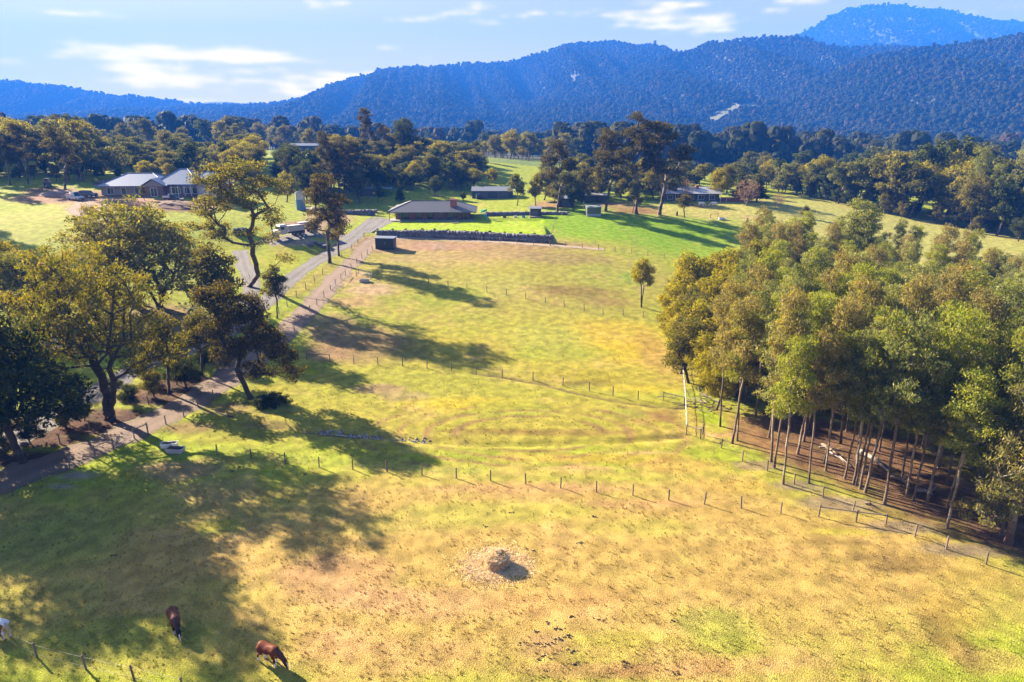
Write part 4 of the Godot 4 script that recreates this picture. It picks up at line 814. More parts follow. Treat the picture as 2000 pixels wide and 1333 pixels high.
	["bush2", -294.3, -426.48, 12.68, 0.98, 0.3, 86],
	["bush2", -443.11, -583.48, 13.23, 1.1, 3.41, 86],
	["far5", -313.78, -593.96, 18.77, 0.87, 1.71, 86],
	["bush2", -359.16, -569.36, 15.87, 1.09, 3.65, 86],
	["far0", -337.34, -459.51, 13.72, 1.12, 0.86, 86],
	["far3", -305.74, -583.19, 12.69, 0.93, 6.08, 86],
	["bush0", -217.73, -534.82, 21.95, 1.03, 3.51, 86],
	["far2", -205.16, -398.73, 18.47, 1.04, 2.49, 86],
	["bush2", -276.61, -543.8, 12.87, 0.87, 4.79, 86],
	["far5", -332.05, -601.64, 18.77, 1.06, 5.47, 86],
	["far3", -301.05, -484.1, 18.14, 1.11, 4.99, 86],
	["far3", -301.46, -500.93, 12.25, 1.01, 3.36, 86],
	["far0", -218.11, -553.3, 12.69, 1.15, 3.38, 86],
	["far2", -208.96, -381.9, 15.67, 0.95, 5.24, 86],
	["far2", -175.54, -444.76, 21.37, 1.15, 0.8, 86],
	["far1", -154.41, -396.99, 15.64, 0.88, 4.4, 86],
	["far3", -346.8, -495.01, 18.59, 0.98, 4.58, 86],
	["far1", -317.24, -564.66, 12.39, 0.86, 3.31, 86],
	["far1", -207.96, -639.36, 17.62, 0.98, 1.96, 86],
	["far2", -292.37, -414.57, 15.11, 1.08, 2.78, 86],
	["bush0", -164, -243.64, 4.12, 0.92, 2.02, 87],
	["bush2", -151.25, -230.66, 4.93, 0.96, 2.58, 87],
	["bush2", -107.75, -236.17, 4.74, 0.9, 0.88, 87],
	["bush2", -111.41, -248.88, 5.8, 0.86, 3.66, 87],
	["bush2", -154.35, -225.86, 4.96, 0.96, 5.75, 87],
	["bush2", -154.69, -242.11, 7.2, 0.93, 1.62, 87],
	["bush1", -155.5, -258.37, 6.74, 0.98, 2.77, 87],
	["bush2", -144.64, -237.61, 6.14, 1.01, 0.69, 87],
	["bush1", -164.98, -224.44, 6.3, 0.98, 0.81, 87],
	["bush0", -91.04, -245.98, 6.73, 0.88, 5.97, 87],
	["bush0", -131.06, -252.67, 6.38, 0.99, 2.08, 87],
	["bush0", -114.96, -235.19, 6.14, 0.97, 3.43, 87],
	["bush0", -122.24, -233.23, 5.15, 1.08, 3.97, 87],
	["bush0", -182.87, -252.26, 5.05, 1.12, 4.39, 87],
	["bush1", -158.6, -238.06, 5.5, 0.91, 2.01, 87],
	["bush2", -194.29, -260.25, 7.83, 1.01, 4.07, 87],
	["bush0", -146.85, -258.79, 7.76, 0.98, 1.08, 87],
	["bush2", -116.47, -245.71, 5.22, 0.98, 4.67, 87],
	["bush1", -139.42, -224.7, 7.76, 0.9, 6.05, 87],
	["bush1", -129.12, -229.63, 4.04, 1.04, 2.13, 87],
	["bush0", -141.52, -243.28, 4.48, 0.92, 1.13, 87],
	["bush1", -155.21, -219.83, 4.9, 0.93, 0.77, 87],
	["bush2", -106.99, -241.61, 4.71, 1.07, 3.75, 87],
	["bush2", -125.61, -237.13, 4.58, 1.1, 2.32, 87],
	["bush1", -134.6, -227.63, 5.45, 1.02, 3.13, 87],
	["bush1", -95.64, -236.32, 6.96, 1.02, 6.26, 87],
	["bush2", -173.6, -226.8, 5.11, 0.93, 0.71, 87],
	["bush2", -96.27, -250.4, 7.65, 1.14, 4.96, 87],
	["bush0", -126.45, -261.41, 4.97, 1.07, 2.11, 87],
	["bush2", -144.64, -221.59, 5.61, 0.92, 0.67, 87],
	["bush2", -101.1, -239.9, 7.13, 1, 1.87, 87],
	["bush1", -146.69, -243.83, 6.54, 0.93, 1.54, 87],
	["bush0", -119.13, -255.06, 4.53, 0.96, 4.41, 87],
	["bush0", -90.2, -239.76, 7.6, 1.14, 0.72, 87],
	["bush1", 154.78, -199, 8.31, 1.04, 4.85, 88],
	["bush1", 141.98, -211.78, 7.34, 0.9, 3.02, 88],
	["bush2", 108.3, -250.89, 5.04, 1.1, 0.21, 88],
	["bush1", 111.76, -245.48, 8.1, 0.88, 0.2, 88],
	["bush1", 136.48, -210.45, 7.05, 1.05, 2.45, 88],
	["bush2", 110.02, -255.21, 5.42, 1.12, 3.93, 88],
	["bush2", 136.91, -221.71, 5.98, 1.1, 5.25, 88],
	["bush1", 150.02, -198.02, 5.28, 1.08, 2.52, 88],
	["bush1", 111.96, -238.88, 5.81, 0.97, 3.1, 88],
	["bush2", 118.94, -232.35, 6.24, 1.06, 5.11, 88],
	["bush2", 139.31, -215.8, 5.51, 1.13, 0.63, 88],
	["bush2", 126.95, -226.31, 7.11, 1.09, 1.92, 88],
	["bush1", 143.5, -204.07, 5.9, 0.9, 4.3, 88],
	["bush2", 132.49, -213.83, 7.17, 0.85, 2.15, 88],
	["bush1", 150.48, -192.77, 7.98, 1.15, 0.88, 88],
	["bush1", 145.98, -209.25, 7.06, 0.86, 0.04, 88],
	["bush1", 131.35, -224.8, 5.46, 1.15, 6.16, 88],
	["bush2", 149.85, -203.32, 6.99, 0.9, 5.99, 88],
	["bush1", 156.88, -194.54, 6.89, 1.11, 3.59, 88],
	["bush2", 155.27, -189.82, 6.6, 0.87, 1.15, 88],
	["bush2", 121.63, -224.82, 7.65, 0.92, 2.21, 88],
	["bush1", 122.07, -235.59, 7.49, 0.85, 3.22, 88],
	["bush1", 144.71, -194.31, 7.87, 1.11, 4.28, 88],
	["bush2", 116.89, -238.25, 7.61, 0.9, 6.06, 88],
	["bush1", 103.63, -252.5, 5.48, 0.87, 4.21, 88],
	["bush2", 124.88, -220.35, 6.17, 1.01, 5.11, 88],
	["bush2", 125.55, -231.58, 7.02, 1.13, 2.59, 88],
	["bush1", 113.77, -233.8, 6.65, 1.13, 0.32, 88],
	["bush2", 138.45, -203.75, 5.36, 0.91, 5.74, 88],
	["bush1", 101.96, -261.75, 5.26, 1.09, 4.59, 88]]
const TREE_LABELS = [
	["huge spreading gum with forked trunk between the lane and the gravel road", ""],
	["dark leaning gum growing on the lane verge beside the round bush", ""],
	["tall many-limbed gum with open crown in front of the tipper truck", ""],
	["slim straight gum beside the gravel road, left of the close pair", ""],
	["dark gum with drooping foliage beside the gravel road, right of the close pair", ""],
	["young slender gum on the strip between gravel road and lane", ""],
	["dense olive gum behind the huge spreading gum", "olive gums behind the huge spreading tree"],
	["bushy dark gum left of the pale bare-limbed tree", "olive gums behind the huge spreading tree"],
	["thin gum with pale stems standing right of the dirt yard slope", ""],
	["pale bare-limbed tree with white trunk on the sunny grass", ""],
	["small leafy gum right of the pale bare-limbed tree", ""],
	["small grey-green tree at the left edge below the grass slope", ""],
	["dense dark blue-green tree at the left edge beside the lane", ""],
	["thin many-stemmed tree with sparse leaves near the left edge", ""],
	["dark bushy tree at the far left edge below the slope", ""],
	["grey-green bushy tree second from the left edge below the slope", ""],
	["tall dark tree just outside the left edge by the lane", "dark trees left of the frame"],
	["small leafy tree in the verge right of the huge spreading gum", ""],
	["sapling with dark foliage between the verge and the dirt lane", ""],
	["low yellow-green shrub on the verge under the leaning gum", ""],
	["low dark shrub on the verge beside the lane", ""],
	["round dark dome-shaped bush beside the leaning gum", ""],
	["grey-green leafy tree at the left edge behind the huge spreading gum", ""],
	["grey-green leafy tree between the grass slope and the huge spreading gum", ""],
	["olive tree directly behind the huge spreading gum's crown", ""],
	["grey-green tree just outside the left edge below the slope", "trees left of the frame"],
	["low dark scrub bush in the leaf litter along the road verge", "scrub bushes along the road verge"],
	["tall gum on the lane verge beyond the left edge", "gums beyond the left edge"],
	["large gum with stout trunk on the left rise beside the tractor", ""],
	["broad gum with pale forked stems behind the white service truck", ""],
	["gum with dark trunk at the left edge on the rise", ""],
	["gum outside the left edge on the rise", "gums beyond the left edge"],
	["gum outside the left edge lower on the rise", "gums beyond the left edge"],
	["leafless reddish shrub in front of the blue-roofed house", ""],
	["dark gum behind the rock bank, leftmost of the tall row", ""],
	["tall gum with pale orange stems beside the small green shed", ""],
	["tallest gum of the row with a thin dark trunk", ""],
	["broad tall gum with white trunk, rightmost of the tall row", ""],
	["small brown-leaved tree under the tall gums", ""],
	["dark leafy tree between the leftmost tall gum and the green shed", ""],
	["green tree behind the small green shed", ""],
	["bushy green tree under the leftmost tall gum", ""],
	["small dark tree on the grass in front of the white-roofed farmhouse", ""],
	["brown-green gum behind the playhouse", ""],
	["dull green gum right of the long navy shed", ""],
	["round leafless pinkish tree right of the farmhouse", ""],
	["small leafless grey tree behind the timber yards", ""],
	["leafless tree in front of the white-roofed farmhouse", ""],
	["round olive tree behind the farmhouse roof", ""],
	["dark conifer behind the leafless pink tree, left of its pair", ""],
	["dark conifer behind the leafless pink tree, right of its pair", ""],
	["small round olive tree on the pale field", ""],
	["small pointed conifer behind the brick house", ""],
	["small round tree left of the long navy shed", ""],
	["broad light green tree behind the long navy shed", ""],
	["lone tree on the sunny hill paddock", ""],
	["tall dark open-crowned pine on the knoll", ""],
	["huge dark conical tree on the knoll", ""],
	["yellow-green autumn tree on the knoll between dark trees", ""],
	["dark tall gum in the clump behind the twin gums, leftmost", ""],
	["dark tall gum in the clump behind the twin gums, middle", ""],
	["dark tall gum in the clump behind the twin gums, rightmost", ""],
	["dark rounded tree left of the tall dark clump", ""],
	["olive tree behind the many-limbed gum", ""],
	["dark rounded tree behind the brick house chimney", ""],
	["dark pointed tree on the ridge behind the brick house", ""],
	["dark pointed tree on the ridge near the lone paddock tree", ""],
	["lone green gum with two thin trunks beside the upper paddock fence", ""],
	["bright yellow-green rounded tree on the left flank of the grove", "rounded trees on the grove's left flank"],
	["tall thin gum rising at the back of the grove, leftmost", ""],
	["large open gum rising above the back of the grove", ""],
	["gum with white bare limbs at the back of the grove", ""],
	["broad dark spreading tree at the right end of the grove by the pale field", ""],
	["low dark tree below the broad spreading tree at the right", ""],
	["leafy gum with stout trunk overhanging the fence at the right edge", ""],
	["leafy olive tree low down at the grove's right end", "leafy trees at the grove's right end"],
	["olive gum in the wooded belt on the left rise", "trees on the left rise"],
	["olive gum in the wooded belt behind the blue-roofed house", "trees behind the blue-roofed house"],
	["olive tree in the belt behind the brick house", "trees behind the brick house"],
	["dark tree in the clump behind the tall pale tank", "dark clump behind the tank"],
	["shrubby tree at the foot of the belt behind the brick house", "shrubby trees behind the brick house"],
	["gum in the belt behind the white-roofed farmhouse", "trees behind the farmhouse"],
	["dark tree in the thicket behind the tall gums", "thicket behind the tall gums"],
	["tall gum at the far edge of the pale field", "gums along the far edge of the pale field"],
	["gum in the wood beyond the pale field", "gums in the wood beyond the pale field"],
	["distant gum behind the sunny hill paddock", "trees behind the hill paddock"],
	["hazy distant gum in the valley at the left", "hazy trees in the left valley"],
	["rounded understorey tree behind the blue-roofed house", "rounded trees behind the blue-roofed house"],
	["dark understorey tree along the far edge of the pale field", "understorey along the pale field"]]

var rng := RandomNumberGenerator.new()
var noise := FastNoiseLite.new()
var rough := FastNoiseLite.new()
var mats := {}
var taken := {}
var hg := PackedFloat32Array()
const HX0 := -280.0
const HZ0 := -460.0
const HS := 5.0
const HNX := 114
const HNZ := 106

# ---------------------------------------------------------------- helpers
class Geo:
	var v := PackedVector3Array()
	var n := PackedVector3Array()
	var c := PackedColorArray()
	var col := Color.WHITE
	func tri(a: Vector3, b: Vector3, d: Vector3) -> void:
		var m := (d - a).cross(b - a).normalized()
		v.append(a); v.append(b); v.append(d)
		n.append(m); n.append(m); n.append(m)
		c.append(col); c.append(col); c.append(col)
	func quad(a: Vector3, b: Vector3, d: Vector3, e: Vector3) -> void:
		tri(a, b, d); tri(a, d, e)
	func quad_out(a: Vector3, b: Vector3, d: Vector3, e: Vector3, from: Vector3) -> void:
		var m := (d - a).cross(b - a)
		if m.dot((a + b + d + e) / 4.0 - from) < 0.0:
			quad(a, e, d, b)
		else:
			quad(a, b, d, e)
	func tri_out(a: Vector3, b: Vector3, d: Vector3, from: Vector3) -> void:
		if (d - a).cross(b - a).dot((a + b + d) / 3.0 - from) < 0.0:
			tri(a, d, b)
		else:
			tri(a, b, d)
	# eight corners: lower four, then upper four, both in the same order
	func hexa(p: Array) -> void:
		var m := Vector3.ZERO
		for q in p:
			m += q / 8.0
		for f in [[0, 1, 2, 3], [4, 5, 6, 7], [0, 1, 5, 4], [1, 2, 6, 5], [2, 3, 7, 6], [3, 0, 4, 7]]:
			quad_out(p[f[0]], p[f[1]], p[f[2]], p[f[3]], m)
	func box(m: Vector3, s: Vector3, b := Basis()) -> void:
		var h := s / 2.0
		var p := []
		for y in [-1, 1]:
			for q in [[-1, -1], [1, -1], [1, 1], [-1, 1]]:
				p.append(m + b * Vector3(q[0] * h.x, y * h.y, q[1] * h.z))
		hexa(p)
	# a box whose top is inset: cabins, roofs of vehicles
	func taper(m: Vector3, s: Vector3, top: Vector2, shift := 0.0) -> void:
		var p := []
		for q in [[-1, -1], [1, -1], [1, 1], [-1, 1]]:
			p.append(m + Vector3(q[0] * s.x / 2, 0, q[1] * s.z / 2))
		for q in [[-1, -1], [1, -1], [1, 1], [-1, 1]]:
			p.append(m + Vector3(q[0] * top.x / 2 + shift, s.y, q[1] * top.y / 2))
		hexa(p)
	func tube(path: Array, radii: Array, sides := 6, caps := true) -> void:
		var rings := []
		for i in path.size():
			var d: Vector3 = (path[mini(i + 1, path.size() - 1)] - path[maxi(i - 1, 0)]).normalized()
			var u := d.cross(Vector3(0.31, 0.2, 0.93) if absf(d.y) > 0.8 else Vector3.UP).normalized()
			var w := d.cross(u)
			var ring := []
			for k in sides:
				var a := TAU * k / sides
				ring.append([path[i] + (u * cos(a) + w * sin(a)) * radii[i], u * cos(a) + w * sin(a)])
			rings.append(ring)
		for i in path.size() - 1:
			for k in sides:
				var q := (k + 1) % sides
				for t in [[rings[i][k], rings[i + 1][q], rings[i][q]], [rings[i][k], rings[i + 1][k], rings[i + 1][q]]]:
					for e in t:
						v.append(e[0]); n.append(e[1]); c.append(col)
		if caps:
			for e in [0, path.size() - 1]:
				for k in range(1, sides - 1):
					tri_out(rings[e][0][0], rings[e][k][0], rings[e][k + 1][0], path[path.size() / 2])
	func mesh(m: Material) -> ArrayMesh:
		var a := []
		a.resize(Mesh.ARRAY_MAX)
		a[Mesh.ARRAY_VERTEX] = v
		a[Mesh.ARRAY_NORMAL] = n
		a[Mesh.ARRAY_COLOR] = c
		var r := ArrayMesh.new()
		r.add_surface_from_arrays(Mesh.PRIMITIVE_TRIANGLES, a)
		r.surface_set_material(0, m)
		return r


func numbered(called: String) -> String:
	var k: int = taken.get(called, 0)
	taken[called] = k + 1
	return called if k == 0 else "%s_%03d" % [called, k]


func tag(o: Node, label: String, category := "", group := "", kind := "") -> void:
	if label: o.set_meta("label", label)
	if category: o.set_meta("category", category)
	if group: o.set_meta("group", group)
	if kind: o.set_meta("kind", kind)


func part(called: String, m: Mesh, parent: Node, at := Vector3.ZERO, b := Basis()) -> MeshInstance3D:
	var o := MeshInstance3D.new()
	o.mesh = m
	o.transform = Transform3D(b, at)
	if parent == self:
		o.name = numbered(called)
		add_child(o)
	else:
		o.name = called
		parent.add_child(o, true)
	return o


func thing(called: String, at: Vector3, turn := 0.0, label := "", category := "", group := "") -> Node3D:
	var o := Node3D.new()
	o.name = numbered(called)
	add_child(o)
	o.position = at
	o.rotation.y = turn
	tag(o, label, category, group)
	return o


func bx(called: String, parent: Node, m: Material, at: Vector3, s: Vector3, b := Basis()) -> MeshInstance3D:
	var q := Geo.new()
	q.box(Vector3.ZERO, s)
	return part(called, q.mesh(m), parent, at, b)


# a plain material; colours are linear base colours
func mat(key: String, r: float, g: float, b: float, roughness := 0.8, metal := 0.0, tex := "", size := 1.0) -> StandardMaterial3D:
	if mats.has(key):
		return mats[key]
	var m := StandardMaterial3D.new()
	m.resource_name = key
	m.albedo_color = Color(r, g, b).linear_to_srgb()
	m.roughness = roughness
	m.metallic = metal
	if tex:
		m.albedo_texture = grain(tex)
		m.uv1_triplanar = true
		m.uv1_scale = Vector3.ONE / size
	mats[key] = m
	return m


func grain(kind: String) -> NoiseTexture2D:
	var key := "tex_" + kind
	if mats.has(key):
		return mats[key]
	var t := NoiseTexture2D.new()
	t.width = 1024 if kind in ["turf", "height"] else 512
	t.height = t.width
	t.seamless = true
	var f := FastNoiseLite.new()
	f.seed = hash(kind) % 1000
	f.noise_type = FastNoiseLite.TYPE_SIMPLEX_SMOOTH
	f.fractal_octaves = 5
	f.frequency = {"fine": 0.05, "turf": 0.035, "coarse": 0.012, "blotch": 0.02, "height": 0.04}.get(kind, 0.03)
	f.fractal_gain = 0.65 if kind in ["turf", "height"] else 0.55
	t.noise = f
	var ramp := Gradient.new()
	var lo: float = {"turf": 0.78, "coarse": 0.7, "fine": 0.72, "blotch": 0.8, "height": 0.0}.get(kind, 0.7)
	ramp.set_color(0, Color(lo, lo, lo))
	ramp.set_color(1, Color(1, 1, 1))
	ramp.set_offset(0, 0.25)
	ramp.set_offset(1, 0.78)
	t.color_ramp = ramp
	mats[key] = t
	return t


func vcol(key: String, roughness := 0.85, glow := Color.BLACK) -> StandardMaterial3D:
	if mats.has(key):
		return mats[key]
	var m := StandardMaterial3D.new()
	m.resource_name = key
	m.vertex_color_use_as_albedo = true
	m.roughness = roughness
	if glow != Color.BLACK:
		m.backlight_enabled = true
		m.backlight = glow
	mats[key] = m
	return m


# ---------------------------------------------------------------- the lie of the land
func raw_height(x: float, z: float) -> float:
	var h: float = POLY[0] + POLY[1] * x / 100.0 + POLY[2] * z / 100.0
	for q in CTRL:
		var dx: float = x - q[0]
		var dz: float = z - q[1]
		var r := (dx * dx + dz * dz) * 0.0001 + 0.000001
		h += 0.0005 * q[2] * r * log(r)
	return h


func cubic(a: float, b: float, d: float, e: float, t: float) -> float:
	return b + 0.5 * t * (d - a + t * (2.0 * a - 5.0 * b + 4.0 * d - e + t * (3.0 * (b - d) + e - a)))


func side(x: float, z: float, poly: Array) -> float:
	var d := 1e9
	var inside := false
	var b: Array = poly[-1]
	for a in poly:
		var ex: float = b[0] - a[0]
		var ez: float = b[1] - a[1]
		var t := clampf(((x - a[0]) * ex + (z - a[1]) * ez) / (ex * ex + ez * ez), 0.0, 1.0)
		d = minf(d, Vector2(x - a[0] - t * ex, z - a[1] - t * ez).length())
		if (a[1] > z) != (b[1] > z) and x < (b[0] - a[0]) * (z - a[1]) / (b[1] - a[1]) + a[0]:
			inside = not inside
		b = a
	return d if inside else -d


func line_distance(x: float, z: float, path: Array) -> float:
	var d := 1e9
	for i in path.size() - 1:
		var a: Array = path[i]
		var ex: float = path[i + 1][0] - a[0]
		var ez: float = path[i + 1][1] - a[1]
		var t := clampf(((x - a[0]) * ex + (z - a[1]) * ez) / (ex * ex + ez * ez), 0.0, 1.0)
		d = minf(d, Vector2(x - a[0] - t * ex, z - a[1] - t * ez).length())
	return d


func height(x: float, z: float) -> float:
	var h := 0.0
	var fx := (x - HX0) / HS
	var fz := (z - HZ0) / HS
	var i := int(floor(fx))
	var k := int(floor(fz))
	if i < 1 or k < 1 or i > HNX - 3 or k > HNZ - 3:
		return raw_height(x, z)
	var tx := fx - i
	var tz := fz - k
	var o := (k - 1) * HNX + i
	h = cubic(cubic(hg[o - 1], hg[o], hg[o + 1], hg[o + 2], tx), cubic(hg[o + HNX - 1], hg[o + HNX], hg[o + HNX + 1], hg[o + HNX + 2], tx),
		cubic(hg[o + 2 * HNX - 1], hg[o + 2 * HNX], hg[o + 2 * HNX + 1], hg[o + 2 * HNX + 2], tx), cubic(hg[o + 3 * HNX - 1], hg[o + 3 * HNX], hg[o + 3 * HNX + 1], hg[o + 3 * HNX + 2], tx), tz)
	if x > -45.0 and x < 13.0 and z < -170.0 and z > -206.0:
		h = lerpf(h, 8.0, smoothstep(0.0, 0.8, side(x, z, TERRACE)))
	return h


# ground with its ditches and hummocks
func surface(x: float, z: float) -> float:
	var h := height(x, z)
	if z > -160.0 and x > -75.0 and x < 60.0:
		h += 0.10 * rough.get_noise_2d(x * 2.2, z * 2.2) + 0.035 * rough.get_noise_2d(x * 11.0, z * 11.0)
		if z < -66.0:
			var w := 0.35 + 0.25 * noise.get_noise_2d(x * 4.0, z * 4.0)
			if z > -84.0:
				h -= 0.30 * (1.0 - smoothstep(w * 0.4, w + 0.7, line_distance(x, z, DITCH)))
			if z < -80.0 and z > -104.0:
				h -= 0.26 * (1.0 - smoothstep(w * 0.4, w + 0.6, line_distance(x, z, DITCH_TWO)))
	return h


func ground(p: Array) -> Vector3:
	return Vector3(p[0], surface(p[0], p[1]), p[1])


func spread(path: Array, step: float) -> Array:
	# a smooth line through the given points
	var c := Curve3D.new()
	for i in path.size():
		var a: Array = path[maxi(i - 1, 0)]
		var b: Array = path[mini(i + 1, path.size() - 1)]
		var t := Vector3(b[0] - a[0], 0, b[1] - a[1]) / 6.0
		c.add_point(Vector3(path[i][0], 0, path[i][1]), -t, t)
	var out := []
	var n := maxi(2, int(c.get_baked_length() / step))
	for i in n + 1:
		var p := c.sample_baked(c.get_baked_length() * i / n, true)
		out.append([p.x, p.z])
	return out

# ---------------------------------------------------------------- camera, sky, sun, exposure
func camera_and_light() -> void:
	var cam := Camera3D.new()
	cam.name = "camera"
	cam.position = Vector3(0, 36, 0)
	cam.rotation_degrees = Vector3(-18, 0, 0)
	cam.fov = 53.12
	cam.near = 0.5
	cam.far = 16000.0
	add_child(cam)
	cam.current = true
	var sun := DirectionalLight3D.new()
	sun.name = "sun"
	sun.light_energy = 1.6
	sun.light_color = Color(1.0, 0.93, 0.82)
	sun.light_angular_distance = 0.55
	sun.shadow_enabled = true
	add_child(sun)
	sun.look_at_from_position(Vector3.ZERO, Vector3(sin(deg_to_rad(54.5)) * cos(deg_to_rad(25.8)), -sin(deg_to_rad(25.8)), cos(deg_to_rad(54.5)) * cos(deg_to_rad(25.8))))
	var env := Environment.new()
	env.background_mode = Environment.BG_SKY
	env.sky = Sky.new()
	env.sky.sky_material = make_sky()
	env.tonemap_mode = Environment.TONE_MAPPER_LINEAR
	env.tonemap_exposure = 7.6
	env.fog_enabled = true
	env.fog_mode = Environment.FOG_MODE_EXPONENTIAL
	env.fog_density = 0.00022
	env.fog_light_color = Color(0.22, 0.52, 1.0)
	env.sdfgi_enabled = true
	env.ssao_enabled = true
	env.ssil_enabled = true
	var we := WorldEnvironment.new()
	we.name = "environment"
	we.environment = env
	add_child(we)


func make_sky() -> PanoramaSkyMaterial:
	var w := 2048
	var h := 1024
	var im := Image.create(w, h, false, Image.FORMAT_RGBF)
	im.fill(Color(0.25, 0.3, 0.34))
	var f := FastNoiseLite.new()
	f.seed = 5
	f.noise_type = FastNoiseLite.TYPE_SIMPLEX_SMOOTH
	f.fractal_octaves = 5
	f.frequency = 1.0
	var sun := Vector3(-0.814 * 0.9, 0.435, -0.581 * 0.9)
	for j in 514:
		var el := PI / 2.0 - PI * (j + 0.5) / h
		var y := sin(el)
		for i in w:
			var az := TAU * (i + 0.5) / w
			var d := Vector3(sin(az) * cos(el), y, -cos(az) * cos(el))
			var g := pow(clampf(1.0 - y, 0.0, 1.0), 6.0)
			var c := Color(0.026, 0.054, 0.112).lerp(Color(0.30, 0.195, 0.075), g)
			# the brighter air round the sun
			var near := maxf(d.dot(sun), 0.0)
			c = c.lerp(Color(0.33, 0.28, 0.17), 0.7 * pow(near, 3.0))
			# long flat clouds low over the hills and thin ones above
			var e := rad_to_deg(el)
			if e < 40.0:
				var p := Vector3(d.x * 5.0, y * 34.0, d.z * 5.0)
				var s := f.get_noise_3dv(p) + 0.45 * f.get_noise_3dv(p * 3.1)
				var a := rad_to_deg(az if az < PI else az - TAU)
				var low := exp(-pow((e - 3.2) / 2.0, 2.0)) * smoothstep(2.0, -14.0, a) * smoothstep(-75.0, -38.0, a)
				var high := exp(-pow((e - 7.6) / 2.0, 2.0)) * exp(-pow((a - 13.0) / 11.0, 2.0)) + 0.7 * exp(-pow((e - 9.5) / 1.4, 2.0)) * smoothstep(14.0, 30.0, a) * smoothstep(75.0, 50.0, a)
				var veil := 0.06 * exp(-pow((e - 11.0) / 8.0, 2.0))
				var k := smoothstep(0.05, 0.62, s + 0.62 * maxf(low, high) + veil - 0.32)
				c = c.lerp(Color(0.50, 0.34, 0.12), 0.85 * k)
			im.set_pixel(i, j, c)
	var m := PanoramaSkyMaterial.new()
	m.panorama = ImageTexture.create_from_image(im)
	m.energy_multiplier = 1.0
	return m


# ---------------------------------------------------------------- ground sheet
func steps(a: float, b: float, s: float) -> Array:
	var out := []
	var n := int(ceil(absf(b - a) / s))
	for i in n:
		out.append(lerpf(a, b, float(i) / n))
	return out


